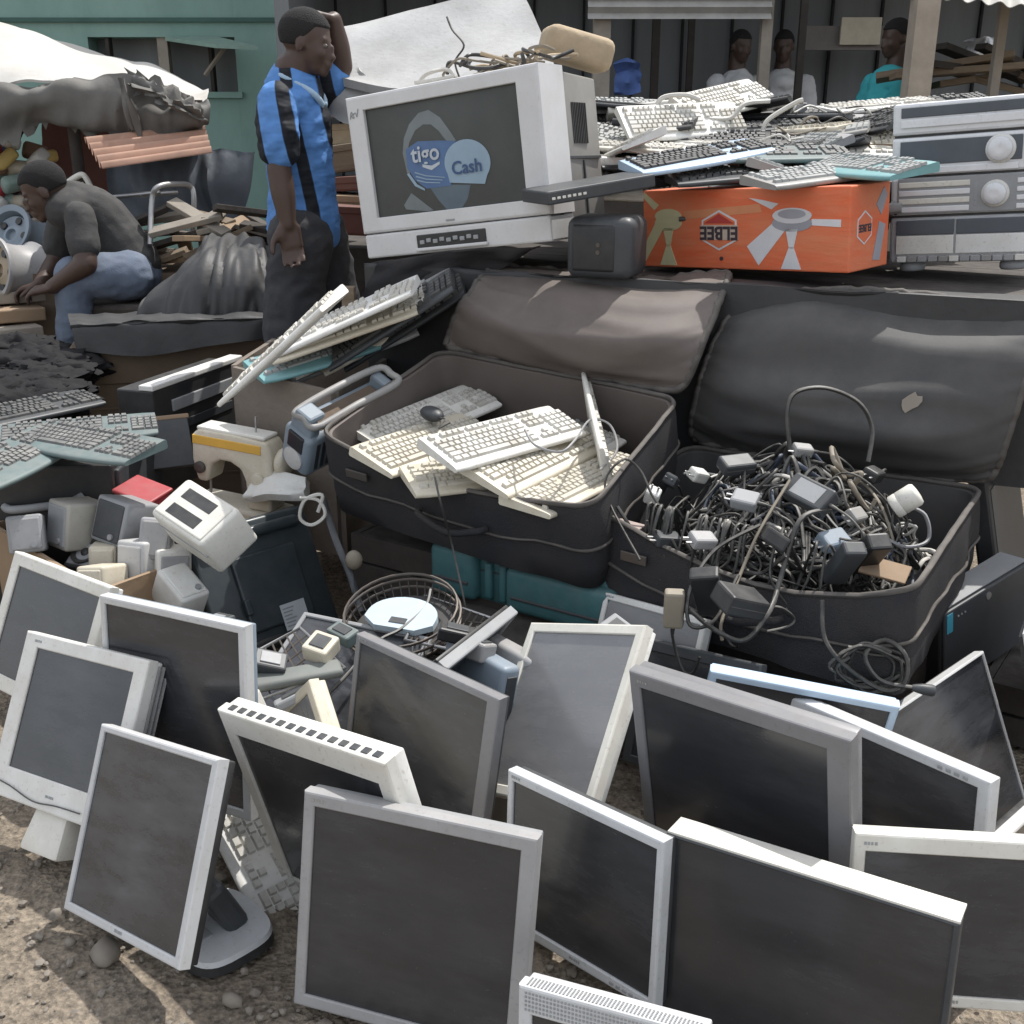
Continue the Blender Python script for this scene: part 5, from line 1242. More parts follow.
for a, b in ((.05, .455), (.47, .93)):
    pan(a, b, .205, .295, HD, 'cassette_window', u4, -.005); pan(a, b, .085, .20, WHITE, 'cassette_door', u4, -.006)
for k in range(12): pan(.06 + k * .074, .06 + k * .074 + .066, .036, .072, WHITE if k in (0, 5, 11) else MIDGREY, 'transport_key', u4, -.008, .002)
for a in (.06, .76): MB().lathe([(.032, -.012), (.036, -.006), (.036, .004), (.03, .014)], 18, M=Matrix.Translation((X(a + .09), .045, 0))).build('foot', GREYP, t, smooth=True)
MB().lathe([(.006, 0), (.006, .004)], 12, M=Matrix.Translation((X(.04), .001, .345 * h)) @ Matrix.Rotation(rad(90), 4, 'X')).build('headphone_jack', BLACKP, u3)

# small black loudspeaker and a slim black player on it
p = at(598, 262, y=3.12)
t = thing('small_loudspeaker', 'rounded black loudspeaker between the television and the orange carton', 'speaker', TR((p.x, p.y, 1.005), -22))
MB().rbox(-.098, .098, 0, .17, 0, .17, .03, seg=4).build('cabinet', CHAR, t, smooth=True)
MB().rbox(-.08, .05, -.004, .02, .02, .15, .02, seg=3).build('grille', BLACKP, t, smooth=True)
for z in (.095, .075): MB().lathe([(.006, 0), (.006, .003)], 12, M=Matrix.Translation((.0, -.004, z)) @ Matrix.Rotation(rad(90), 4, 'X')).build('screw', STEELDK, t)
A = at(548, 199, y=3.04); B = at(705, 172, y=3.26)
M = frame_x(A, B - A)
t = thing('disc_player', 'long slim black player lying from the loudspeaker onto the carton', 'player', M)
MB().rbox(0, .34, 0, .16, -.018, .018, .005).build('case', CHAR, t)
mb = MB()
for k in range(7): mb.rbox(.012 + k * .016, .022 + k * .016, -.002, .002, -.005, .002, .001)
mb.build('button_row', WHITE, t)

# pile of keyboards
rnd = random.Random(21)
GL = {'white': 'dusty white keyboard in the heap behind the orange carton', 'cream': 'yellowed keyboard in the heap behind the orange carton', 'grey': 'grey keyboard in the heap behind the orange carton',
      'black': 'curved black keyboard in the heap behind the orange carton', 'charcoal': 'charcoal keyboard in the heap behind the orange carton', 'tealblack': 'dusty teal edged keyboard in the heap behind the orange carton'}
def surf(px, y):
    f = max(0, min(1, (y - 3.4) / .9))
    return 1.235 + .22 * f
for y, n in ((3.45, 5), (3.6, 5), (3.75, 6), (3.9, 6), (4.05, 6), (4.2, 6), (4.35, 6)):
    for k in range(n):
        px = (615 if y > 3.7 else 735) + (265 if y > 3.85 else 205 if y > 3.7 else 75) * (k + rnd.uniform(-.3, .3)) / (n - 1)
        for lay in (0, 1, 2):
            z = surf(px, y) - .055 * (2 - lay) + rnd.uniform(-.018, .022)
            x = (px - 512) / FPX * y * 1.05
            wts = (('black', 5), ('charcoal', 4), ('grey', 2), ('tealblack', 2)) if y < 3.7 else (('white', 4), ('cream', 2), ('grey', 4), ('black', 2), ('charcoal', 3))
            kind = rnd.choices([a for a, b in wts], [b for a, b in wts])[0]
            keyboard(kind, TR((x + rnd.uniform(-.04, .04), y + rnd.uniform(-.05, .05), z), rnd.gauss(-20, 32) + (180 if rnd.random() < .3 else 0), rnd.gauss(4, 9), rnd.gauss(0, 7)), GL[kind], GL[kind].replace(' keyboard', ' keyboards', 1))
def kb_y(kind, a, b, ya, yb, label, roll=0):
    A = at(*a, y=ya); B = at(*b, y=yb); return keyboard(kind, frame_x((A + B) / 2, B - A) @ Matrix.Rotation(rad(roll), 4, 'X'), label)
kb_y('paleblue', (640, 172), (752, 152), 3.32, 3.46, 'pale blue edged keyboard at the front of the heap', 6)
kb_y('tealblack', (700, 160), (840, 158), 3.42, 3.42, 'black keyboard with teal rim lying on the front of the heap', 6)
kb_y('teal', (825, 168), (905, 176), 3.34, 3.0, 'bright teal keyboard on the right end of the heap', 8)
kb_y('white', (620, 128), (740, 122), 3.85, 4.0, 'clean white keyboard showing its keys at the back of the heap', 38)
kb_y('charcoal', (690, 184), (800, 174), 3.32, 3.36, 'charcoal keyboard directly on top of the orange carton', 3)
kb_y('grey', (790, 184), (850, 176), 3.12, 3.22, 'pale grey keyboard at the front edge of the orange carton', 3)
kb_y('white', (690, 112), (755, 96), 4.0, 4.25, 'white keyboard tilted up at the top of the heap', 25)
for k, P_ in enumerate(([(655, 112), (662, 98), (685, 95), (700, 100)], [(705, 118), (730, 118), (745, 104), (770, 101)], [(762, 135), (768, 120), (795, 103), (803, 100)], [(810, 140), (830, 132), (850, 138), (862, 146)])):
    cable([at(x, y, y=3.95) for x, y in P_], .008, CORDWHITE, ('pale cord hooked up at the left of the keyboard heap', 'pale cord bent above the middle of the keyboard heap', 'pale cord sticking up right of the keyboard heap middle', 'pale cord arched over the right of the keyboard heap')[k])
for k in range(14):
    y = rnd.uniform(3.5, 4.2); px = rnd.uniform(620, 860); x = (px - 512) / FPX * y * 1.05; z = surf(px, y) + .05; pts = []; a = rnd.uniform(0, 6.28)
    for s_ in range(8): pts.append(Vector((x + .03 * s_ * math.cos(a) + .03 * math.sin(s_ * 1.3 + k), y + .03 * s_ * math.sin(a) * .5 + .03 * math.cos(s_ * 1.1), z + rnd.uniform(-.012, .02))))
    cable(pts, .0032, (CORDWHITE, CORD, CORDTAN)[k % 3], ('white', 'black', 'tan')[k % 3] + ' keyboard cord trailing over the keyboard heap', ('white', 'black', 'tan')[k % 3] + ' cords trailing over the keyboard heap')
crate('pale wooden crate at the right of the keyboard heap', (1.25, 3.95), -18, .46, .36, .26, WOOD, 3, z0=1.10)
# ================================================================== LEFT SIDE: CARTON OF SPEAKERS, BAG, BOOMBOX
def open_box(label, P, depth, m, name='carton', cat='box', inner=None, thick=.012, rag=.006):
    P = [Vector(p) for p in P]; C = sum(P, Vector()) / 4; C.z = min(p.z for p in P) - depth
    t = thing(name, label, cat, Matrix.Translation(C)); inv = Matrix.Translation(-C)
    for i in range(4):
        a, b = P[i], P[(i + 1) % 4]; a2 = Vector((a.x, a.y, C.z)); b2 = Vector((b.x, b.y, C.z))
        dd = (b - a).normalized() * thick * .55
        ctrl = [[inv @ (a + dd).lerp(b - dd, u) for u in (0, .33, .66, 1)], [inv @ (a + dd).lerp(b - dd, u).lerp((a2 + dd).lerp(b2 - dd, u), .5) for u in (0, .33, .66, 1)], [inv @ (a2 + dd).lerp(b2 - dd, u) for u in (0, .33, .66, 1)]]
        ctrl = [list(r) for r in zip(*ctrl)]
        sheet(ctrl, 6, 6, thick, .012, (2.5, 2.5), i + len(label), edge=.2).build('wall', m, t, smooth=True)
    mb = MB(); k = [inv @ (C + (Vector((p.x, p.y, C.z)) - C) * .96) for p in P]
    mb.add(k + [p + Vector((0, 0, .01)) for p in k], [(3, 2, 1, 0), (4, 5, 6, 7), (0, 1, 5, 4), (1, 2, 6, 5), (2, 3, 7, 6), (3, 0, 4, 7)]).build('bottom', m, t)
    return t
open_box('brown open carton of old speakers at the left edge', [at(-8, 524, z=.36), at(100, 590, z=.34), at(205, 552, z=.34), at(90, 492, z=.36)], .32, CARTON)

def pc_speaker(label, px, py, z, yaw, d, m, pitch=0, roll=0, cone=False, gm=MIDGREY):
    w, l, h = d
    p = at(px, py, z=z + h / 2)
    t = thing('computer_speaker', label, 'speaker', TR((p.x, p.y, z), yaw, pitch, roll))
    MB().rbox(-w / 2, w / 2, 0, l, 0, h, .009, seg=3).build('cabinet', m, t, smooth=True)
    MB().rbox(-w * .42, w * .42, -.004, .006, h * .08, h * .92, .006).build('grille', gm, t)
    if cone:
        MM = Matrix.Translation((0, -.003, h * .5)) @ Matrix.Rotation(rad(90), 4, 'X')
        MB().lathe([(w * .40, 0), (w * .40, .006), (w * .34, .004), (w * .15, -.004), (w * .12, .004), (.001, .007)], 24, M=MM).build('cone', BLACKP, t, smooth=True)
    else:
        MM = Matrix.Translation((w * .2, -.004, h * .2)) @ Matrix.Rotation(rad(90), 4, 'X')
        MB().lathe([(.008, 0), (.008, .006)], 14, M=MM).build('dial', GREYP, t)
    return t
BEIGEG = mat('beige_grey_plastic', (.40, .385, .34), .5, dirt=.4, speck=.3, dust=.35)
pc_speaker('beige grey speaker with a sunlit side at the left of the carton', 52, 526, .34, -38, (.10, .12, .13), BEIGEG, -12, 0, gm=GREYP)
pc_speaker('dark grey square speaker behind the round cone in the carton', 101, 522, .36, -28, (.115, .12, .125), GREYP, -18, 6, gm=CHAR)
pc_speaker('black speaker with round bare cone facing up in the carton', 74, 550, .30, -20, (.10, .10, .10), CHAR, -58, 0, cone=True, gm=GREYP)
pc_speaker('tall white grey speaker leaning at the front of the carton', 126, 572, .26, -30, (.10, .11, .15), SILVER, -14, -6, gm=SILVER)
pc_speaker('white topped speaker with shaded front beside the toaster like box', 172, 580, .25, 28, (.085, .12, .14), WHITE, -8, 8, gm=MIDGREY)
pc_speaker('cream speaker lying behind the tall white grey one', 128, 537, .30, 40, (.085, .10, .12), CREAM, -30, 10, gm=CREAM)
pc_speaker('small cream box wedged between the white speaker and the cone', 100, 566, .27, 10, (.07, .09, .10), CREAM, -10, 4, gm=CREAM)
pc_speaker('small grey speaker tipped against the slotted box', 150, 540, .36, 10, (.08, .10, .11), MIDGREY, -24, 8)
pc_speaker('white speaker fallen on its back at the right of the carton', 195, 575, .30, 50, (.085, .10, .12), WHITE, -60, 0, gm=WHITE)
pc_speaker('cream speaker at the front left of the carton', 88, 590, .27, -20, (.085, .10, .11), CREAM, -16, -8, gm=CREAM)
pc_speaker('square grey speaker at the left end of the carton', 25, 535, .36, 20, (.09, .10, .10), GREYP, -20, 0)
p = at(139, 497, z=.42)
t = thing('plastic_tub', 'faded red plastic tub above the speakers', 'tub', TR((p.x, p.y, .36), -25, 8, 12)); MB().rbox(-.06, .06, -.04, .06, 0, .085, .014, seg=3).build('body', RED, t, smooth=True); MB().rbox(-.064, .064, -.044, .064, .078, .09, .005).build('lid', RED, t)

M, (w, d, h) = pose('toaster')
t = thing('slotted_box', 'white box with two dark slots lying on the speakers', 'appliance', M)
MB().rbox(-w / 2, w / 2, 0, d, 0, h, .012, seg=3).build('body', WHITE, t, smooth=True)
MB().rbox(-w / 2 + .010, w / 2 - .010, .010, d - .010, h - .004, h + .004, .004).build('top_plate', WHITE, t)
for k in (.30, .70): MB().rbox(-w * .30, w * .26, d * k - .016, d * k + .016, h + .002, h + .0052, .0015).build('slot', BLACKP, t)
MB().tube([(-w / 2 + .004, -.001, h * .6), (w / 2 - .004, -.001, h * .6)], .002, 6).build('seam', GREYP, t)

# sewing machine
p = at(232, 503, z=.36)
t = thing('sewing_machine', 'cream sewing machine with amber band standing in the clutter', 'sewing machine', TR((p.x, p.y, .35), -20, 0, 4))
o = [(-.135, .20), (-.135, .125), (-.125, .085), (-.118, .06), (-.085, .06), (-.078, .085), (-.07, .118), (-.04, .135), (-.005, .135), (.03, .118), (.045, .085), (.05, .03), (.05, .0), (.13, .0), (.135, .10), (.13, .19), (.115, .215), (.0, .222), (-.11, .222)]
MB().prism(o, 0, .085).build('arm_body', CREAM, t, bevel=.010, seg=3)
MB().rbox(-.15, .15, -.02, .11, -.05, .0, .010).build('bed', CREAM, t)
MB().rbox(-.13, .10, -.003, .004, .175, .202, .002).build('amber_band', YELLOW, t)
MB().rbox(-.12, .11, .005, .08, .216, .228, .006).build('top_cover', WHITE, t)
MB().lathe([(.038, 0), (.042, .006), (.042, .022), (.034, .028)], 24, M=Matrix.Translation((.137, .045, .15)) @ Matrix.Rotation(rad(90), 4, 'Y')).build('hand_wheel', CREAM, t, smooth=True)
MB().lathe([(.020, 0), (.020, .012), (.012, .014)], 20, M=Matrix.Translation((.092, -.0, .10)) @ Matrix.Rotation(rad(90), 4, 'X')).build('stitch_dial', CREAM, t, smooth=True)
MB().lathe([(.014, 0), (.014, .012), (.008, .014)], 20, M=Matrix.Translation((.092, -.0, .05)) @ Matrix.Rotation(rad(90), 4, 'X')).build('tension_dial', CREAM, t, smooth=True)
MB().tube([(-.10, .04, .06), (-.10, .04, .012)], .004, 8).build('needle_bar', STEEL, t)
MB().lathe([(.018, 0), (.018, .008), (.010, .010)], 16, M=Matrix.Translation((-.105, -.001, .105)) @ Matrix.Rotation(rad(90), 4, 'X')).build('face_knob', STEELDK, t)
MB().tube([(.06, .04, .22), (.06, .04, .275)], .003, 8).build('spool_pin', STEEL, t)

# the monitor seen from behind
M, (w, d, h) = pose('blackback')
t = thing('flat_monitor', 'black monitor seen from behind with white label, left of the suitcases', 'monitor', M)
BK = mat('glossy_black_back', (.035, .046, .052), .30, dirt=.3, dust=.22, dust_col=(.20, .20, .19))
MB().rbox(-w / 2, w / 2, .012, .065, 0, h, .012, seg=3).build('back_shell', BK, t, smooth=True)
MB().rbox(-w / 2 - .004, w / 2 + .004, .060, .080, -.004, h + .004, .004).build('bezel', CHAR, t)
MB().rbox(-w * .40, w * .40, -.012, .02, h - .055, h - .022, .014, seg=3).build('top_ridge', BK, t, smooth=True)
MB().rbox(-w * .24, w * .30, .0, .02, h * .16, h * .74, .006).build('stand_plate', BK, t)
MB().box(w * .02, w * .23, -.0012, .001, h * .10, h * .30).build('rating_label', mat('paper_label', (.52, .56, .58), .6, dirt=.3), t)
mb = MB()
for k in range(6): mb.box(w * .035, w * (.10 + .015 * (k % 3)), -.002, -.001, h * (.125 + k * .027), h * (.135 + k * .027))
mb.build('label_print', GREYP, t)
MB().rbox(-w * .25, -w * .20, -.010, .006, h * .30, h * .42, .004).build('cable_clip', BK, t)
MB().rbox(-w * .30, -w * .05, -.018, .02, h * .03, h * .10, .006).build('port_cover', BLACKP, t)
cable([at(x, y, y=2.72) for x, y in ((300, 498), (318, 500), (325, 515), (312, 525), (300, 518), (305, 500), (322, 495), (318, 512))], .005, CORDWHITE, 'white coiled cord hanging off the black monitor corner')
o = sheet([[at(246, 500, y=3.02), at(254, 482, y=3.05)], [at(270, 498, y=2.98), at(278, 474, y=3.05)], [at(306, 497, y=2.95), at(308, 480, y=3.0)]], 6, 6, .03, .01, (3, 3), 3).build('foam_wrap', WHITE, None, smooth=True); tag(o, 'white packing piece between the sewing machine and the radio', 'packing')
o = MB().tube(catmull([at(323, 500, y=2.80), at(336, 540, y=2.66), at(350, 575, y=2.60), at(362, 612, y=2.54)], 6), .010, 6).build('strap', CHAR, None, smooth=True); tag(o, 'grey strap running down left of the keyboard suitcase', 'strap')
p = at(354, 560, y=2.60); o = MB().ell((0, 0, 0), .022, .02, .026).build('tied_knot', CORDTAN, None, smooth=True); o.location = p; tag(o, 'pale knot tied on the grey strap', 'knot')

# boombox
M, (w, d, h) = pose('boombox')
d = .105
t = thing('radio', 'blue grey portable radio with carry frame leaning on the keyboard suitcase', 'radio', M)
MB().rbox(-w / 2, w / 2, 0, d, 0, h * .70, .018, seg=3).build('body', BLUEGREY, t, smooth=True)
mb = MB().tube(catmull([(-w / 2 + .03, .014, h * .86), (-w / 2 + .018, .05, h * .92), (-w / 2 + .03, d - .014, h * .86), (0, d - .010, h * .92), (w / 2 - .02, d - .014, h * .93), (w / 2 - .008, .05, h * .94), (w / 2 - .02, .014, h * .93), (0, .010, h * .92)], 6, True), .0105, 8, closed=True)
mb.build('carry_frame', MIDGREY, t, smooth=True)
for x in (-w / 2 + .03, w / 2 - .03): MB().rbox(x - .018, x + .018, .012, d - .012, h * .66, h * .88, .008).build('frame_post', BLUEGREY, t)
MB().rbox(-w * .34, w * .36, .02, d - .02, h * .685, h * .715, .004).build('top_panel', CARTOND, t)
MB().rbox(-w / 2 + .012, -w / 2 + .07, .022, d - .022, h * .88, h * .985, .008).build('control_block', BLUEGREY, t)
EE = Matrix(((0, 1, 0, -w / 2), (-1, 0, 0, d / 2), (0, 0, 1, 0), (0, 0, 0, 1)))
MB().lathe([(.034, 0), (.034, .006), (.026, .009)], 24, M=Matrix.Translation((-w / 2 + .002, d / 2, h * .22)) @ Matrix.Rotation(rad(-90), 4, 'Y')).build('end_dial', SILVER, t, smooth=True)
MB().rbox(-w / 2 - .003, -w / 2 + .01, d * .22, d * .78, h * .38, h * .66, .004).build('end_window', GLASSDK, t)
mb = MB()
for k in range(14): mb.box(-w * .42 + k * w * .06, -w * .42 + k * w * .06 + .012, -.002, .003, h * .12, h * .58)
mb.build('front_grille', CHAR, t)

# black player with white top strip, and box behind
A = at(152, 388, z=.62); B = at(232, 360, z=.62)
t = thing('video_recorder', 'black cabinet with a pale top strip behind the sewing machine', 'recorder', frame_x((A + B) / 2 - Vector((0, 0, .0)), B - A))
L_ = (B - A).length
MB().rbox(-L_ / 2, L_ / 2 + .06, 0.0, .14, -.36, -.012, .006).build('cabinet', BLACKP, t); MB().rbox(-L_ / 2 - .004, L_ / 2 + .064, -.004, .05, -.012, .006, .004).build('top_strip', WHITE, t)
MB().rbox(-L_ * .3, L_ * .5, -.006, .004, -.10, -.06, .003).build('tape_slot', GREYP, t); MB().rbox(-L_ * .45, L_ * .45, -.004, .004, -.17, -.14, .002).build('front_groove', CHAR, t)
o = thing('circuit_board', 'brown edged black panel lying left of the sewing machine', 'panel', TR(at(150, 470, z=.40), 25, -30)); MB().rbox(-.14, .14, 0, .02, 0, .16, .003).build('panel', CHAR, o); MB().rbox(-.145, .145, -.002, .022, .155, .17, .003).build('edge_strip', CARTON, o)

# bag of keyboards
BAGM = mat('worn_canvas_bag', (.20, .165, .135), .85, dirt=.6, scale=4, dust=.3, bump=.3, bscale=60)
bag = open_box('worn brown canvas bag of keyboards left of the keyboard suitcase', [at(232, 366, z=.73), at(335, 392, z=.70), at(420, 335, z=.72), at(275, 338, z=.75)], .5, BAGM, 'canvas_bag', 'bag', thick=.016)
kb_px('white', (244, 388), (326, 312), .76, .98, 'dirty white keyboard standing up at the left of the canvas bag', 14)
kb_px('cream', (262, 362), (432, 302), .76, .93, 'cream keyboard leaning across the canvas bag', 10)
kb_px('white', (300, 350), (420, 300), .78, .93, 'white keyboard behind the cream one in the canvas bag', 6)
kb_px('grey', (330, 350), (452, 284), .76, .97, 'grey keyboard leaning right in the canvas bag', 16)
kb_px('charcoal', (356, 356), (456, 292), .74, .94, 'charcoal keyboard at the right end of the canvas bag', 20)
kb_px('charcoal', (340, 358), (448, 288), .76, .97, 'dark keyboard sloping in the middle of the canvas bag bundle', 14)
kb_px('white', (290, 348), (412, 292), .80, .97, 'white keyboard highest at the rear of the canvas bag', 8)
kb_px('teal', (270, 372), (372, 340), .73, .79, 'pale teal edged keyboard lying low at the front of the canvas bag', 8)
kb_px('white', (285, 372), (405, 312), .72, .86, 'second dirty white keyboard sloping along the middle of the canvas bag', 12)
kb_px('cream', (318, 368), (440, 300), .72, .90, 'yellowed keyboard sloping behind the front ones in the canvas bag', 12)
kb_px('grey', (300, 372), (395, 335), .70, .80, 'dusty grey keyboard in the front of the canvas bag', 12)

# dark cabinet with black keyboards at the left edge
p = at(60, 470, z=.54)
t = thing('computer_tower', 'black computer tower lying under the keyboards at the left edge', 'computer', TR((-1.48, 3.02, 0), 2))
MB().rbox(-.42, .36, -.10, .36, 0, .52, .008).build('case', BLACKP, t); MB().rbox(.352, .372, -.08, .34, .02, .50, .006).build('front_panel', CHAR, t)
mb = MB(); mb.tube(catmull([(.05, -.10, .40), (.08, -.125, .40), (.16, -.135, .41), (.24, -.125, .42), (.27, -.10, .43)], 6), .012, 8); mb.build('handle', GREYP, t, smooth=True)
kb_px('tealblack', (20, 440), (135, 430), .56, .56, 'black keyboard with teal edge on the right of the left tower', 4)
kb_px('tealblack', (-30, 486), (52, 442), .56, .575, 'large key black keyboard nearest on the left tower', 5)
kb_px('charcoal', (-20, 425), (75, 405), .58, .575, 'charcoal keyboard at the back of the left tower', 3)
keyboard('tealblack', TR(at(88, 447, z=.585), -28, 4), 'dusty black keyboard lying across the middle of the left tower')

# ---- wires: fan guard, racks
c = at(402, 616, z=.36)
t = thing('fan_guard', 'round wire fan guard with pale motor plate in front of the teal cases', 'fan', TR(c, -20, 16))
mb = MB(); R_ = .135
def circ(r, z, n=32): return [(r * math.cos(k * 2 * math.pi / n), r * math.sin(k * 2 * math.pi / n), z) for k in range(n)]
for r, z in ((R_, 0), (R_ * .96, .02), (R_ * .98, -.02)): mb.tube(circ(r, z), .0035, 6, closed=True)
mb.build('rim', STEELDK, t, smooth=True)
mb = MB()
for k in range(40):
    a = k * 2 * math.pi / 40; ca, sa = math.cos(a), math.sin(a)
    mb.tube([(R_ * ca, R_ * sa, .0), (R_ * .9 * ca, R_ * .9 * sa, -.04), (R_ * .62 * ca, R_ * .62 * sa, -.055), (.03 * ca, .03 * sa, -.06)], .0016, 5)
for r, z in ((R_ * .8, -.047), (R_ * .6, -.056), (R_ * .4, -.059)): mb.tube(circ(r, z), .0018, 5, closed=True)
mb.build('wire_cage', STEELDK, t, smooth=True)
pts = [(.085 * math.cos(a), .062 * math.sin(a)) for a in [math.pi * k / 14 for k in range(15)]] + [(-.085, -.02), (-.05, -.045), (.05, -.045), (.085, -.02)]
MB().add([(x, y, -.012) for x, y in pts] + [(x, y, .004) for x, y in pts], [tuple(range(len(pts) - 1, -1, -1)), tuple(range(len(pts), 2 * len(pts)))] + [(i, (i + 1) % len(pts), len(pts) + (i + 1) % len(pts), len(pts) + i) for i in range(len(pts))]).build('motor_plate', mat('pale_blue_enamel', (.50, .60, .66), .4, dirt=.3, dust=.2), t)
MB().box(-.02, .02, -.03, -.012, .003, .0058).build('plate_slot', CHAR, t)
MB().lathe([(.118, -.036), (.110, -.05), (.03, -.062), (.001, -.062)], 32).build('dark_bowl', BLACKP, t, smooth=True)
cable([c + Vector(q) for q in ((.06, .08, .03), (.05, .02, .01), (.0, -.05, -.01), (-.05, -.10, -.02), (-.12, -.22, -.06), (-.20, -.30, -.10), (-.28, -.30, -.12))], .0045, CORD, 'black cord running from the fan guard down to the left')
def rack(label, P, nu, nv, r=.0022):
    """bent wire grid over four corner points"""
    a, b, c_, d_ = [Vector(p) for p in P]; o0 = a.copy()
    t = thing('wire_rack', label, 'rack', Matrix.Translation(o0))
    MB().tube([p - o0 for p in (a, b, c_, d_)], r * 1.9, 6, closed=True).build('frame', STEEL, t, smooth=True)
    mb = MB()
    for i in range(1, nu): u = i / nu; mb.tube([a.lerp(b, u) - o0, (a.lerp(b, u)).lerp(d_.lerp(c_, u), .5) - o0 + Vector((0, 0, -.02)), d_.lerp(c_, u) - o0], r, 5)
    for j in range(1, nv): v = j / nv; mb.tube([a.lerp(d_, v) - o0, a.lerp(d_, v).lerp(b.lerp(c_, v), .5) - o0 + Vector((0, 0, -.02)), b.lerp(c_, v) - o0], r, 5)
    mb.build('grid', STEELDK, t, smooth=True)
    return t
rack('wire rack behind the fan guard in front of the teal cases', [at(425, 596, y=2.42), at(492, 618, y=2.36), at(452, 650, y=2.16), at(405, 640, y=2.2)], 10, 6)
rack('bent wire rack between the left monitors and the grey edged one', [at(250, 655, y=2.12), at(300, 628, y=2.22), at(345, 668, y=2.08), at(258, 700, y=2.0)], 7, 6)
o = MB().rbox(-.12, .12, -.025, .025, 0, .022, .010, seg=3).build('plastic_cover', mat('pale_grey_green', (.16, .175, .165), .6, dust=.3), None, smooth=True, M=TR(at(285, 682, y=2.04), 22, 10, 0)); tag(o, 'pale rounded plastic cover below the bent wire rack', 'cover')
for k, (px, py, y, yaw, dd, m, lab) in enumerate(((498, 672, 1.98, 40, (.05, .20, .20), BLUEGREY, 'blue grey cabinet wedged left of the pale screen monitor'), (525, 665, 2.04, 40, (.05, .20, .22), MIDGREY, 'lighter grey cabinet wedged between blue grey one and pale screen'))):
    p = at(px, py, y=y); o = thing('plastic_cabinet', lab, 'cabinet', TR((p.x, p.y, p.z - dd[2]), yaw, 0, 12)); MB().rbox(-dd[0] / 2, dd[0] / 2, 0, dd[1], 0, dd[2], .012, seg=3).build('body', m, o, smooth=True); MB().rbox(-dd[0] / 2 + .012, dd[0] / 2 - .012, -.003, .004, .02, dd[2] - .02, .002).build('front_groove', CHAR, o)
kb_px('white', (236, 800), (262, 850), .10, .04, 'white keyboard end showing between the two front left monitors', 0)
# loose small parts between the wire racks and the screens
rr = random.Random(17)
for k, (px, py, y, dd, m, lab) in enumerate(((268, 668, 2.06, (.07, .05, .03), CHAR, 'charcoal power unit on the bent wire rack'), (322, 655, 2.12, (.06, .06, .04), CREAM, 'cream plastic block beside the bent wire rack'), (300, 700, 1.98, (.10, .03, .02), GREYP, 'grey plastic strip below the bent wire rack'), (250, 715, 1.96, (.06, .05, .05), WHITE, 'white box corner behind the vented monitor'),
        (455, 640, 2.14, (.08, .05, .03), BLACKP, 'black part lying right of the fan guard'), (478, 660, 2.06, (.05, .05, .04), MIDGREY, 'grey part between the standing black screen and the blue grey cabinet'), (620, 640, 2.14, (.08, .05, .04), GREYP, 'grey part behind the pale screen monitor'),
        (345, 640, 2.2, (.07, .04, .03), TEALDK, 'dull teal part left of the fan guard'), (215, 640, 2.26, (.09, .06, .05), CHAR, 'charcoal part behind the thin framed monitor'), (60, 600, 2.5, (.08, .06, .05), MIDGREY, 'grey part behind the left white framed monitor'))):
    t = thing('loose_part', lab, 'part', TR(at(px, py, y=y), rr.uniform(-60, 60), rr.uniform(-15, 25), rr.uniform(-20, 20))); w, l, h = dd
    MB().rbox(-w / 2, w / 2, -l / 2, l / 2, 0, h, .005).build('shell', m, t); MB().rbox(-w * .3, w * .3, -l * .3, l * .3, h - .002, h + .003, .001).build('cover_plate', CHAR if m is not CHAR else GREYP, t)
# small white stones and scraps by the left stand
rr = random.Random(4)
for k in range(5):
    o = MB().rbox(-.02, .02, -.012, .012, 0, .006, .002).build('plastic_scrap', WHITE, None, M=TR(at(240 + 12 * k, 838 + rr.uniform(-12, 14), z=.005), rr.uniform(0, 180), 8)); tag(o, 'white plastic scrap on the earth right of the front silver monitor', 'scrap', 'white scraps by the front silver monitor')

# ================================================================== STALL, TARPS AND SCRAP AT THE LEFT REAR
def tagsheet(name, ctrl, m, lab, cat, **k):
    o = sheet(ctrl, k.pop('nu', 8), k.pop('nv', 8), k.pop('thick', .006), **k).build(name, m, None, smooth=True); return tag(o, lab, cat)
t = thing('market_stall', 'low stall under a bulging white tarp with torn grey skirt', 'stall', Matrix.Translation((-2.3, 5.8, 0)))
Ti = t.matrix_world.inverted()
TW = [[at(-130, 95, y=5.4), at(-120, 40, y=5.9), at(-110, 10, y=6.6), at(-100, 30, y=7.4)], [at(-10, 88, y=5.4), at(-5, 45, y=5.9), at(0, 16, y=6.6), at(5, 35, y=7.4)], [at(60, 82, y=5.4), at(62, 60, y=5.9), at(66, 42, y=6.6), at(70, 55, y=7.4)], [at(120, 80, y=5.4), at(124, 70, y=5.9), at(130, 62, y=6.6), at(134, 72, y=7.4)], [at(170, 92, y=5.4), at(172, 84, y=5.9), at(174, 78, y=6.6), at(176, 90, y=7.4)], [at(206, 102, y=5.5), at(208, 96, y=5.9), at(206, 94, y=6.6), at(205, 110, y=7.3)]]
sheet([[Ti @ p for p in r] for r in TW], 14, 12, .012, .06, (4, 5), 2, .022, (3, 6)).build('white_tarp', TARPWHITE, t, smooth=True)
TS = [[at(-130, 93, y=5.38), at(-130, 120, y=5.34), at(-130, 150, y=5.36)], [at(-10, 87, y=5.38), at(-10, 115, y=5.32), at(-8, 142, y=5.36)], [at(60, 81, y=5.38), at(58, 100, y=5.30), at(60, 124, y=5.36)], [at(120, 80, y=5.38), at(120, 105, y=5.30), at(122, 132, y=5.36)], [at(170, 92, y=5.38), at(168, 115, y=5.30), at(166, 150, y=5.34)], [at(207, 103, y=5.45), at(209, 120, y=5.36), at(204, 134, y=5.40)]]
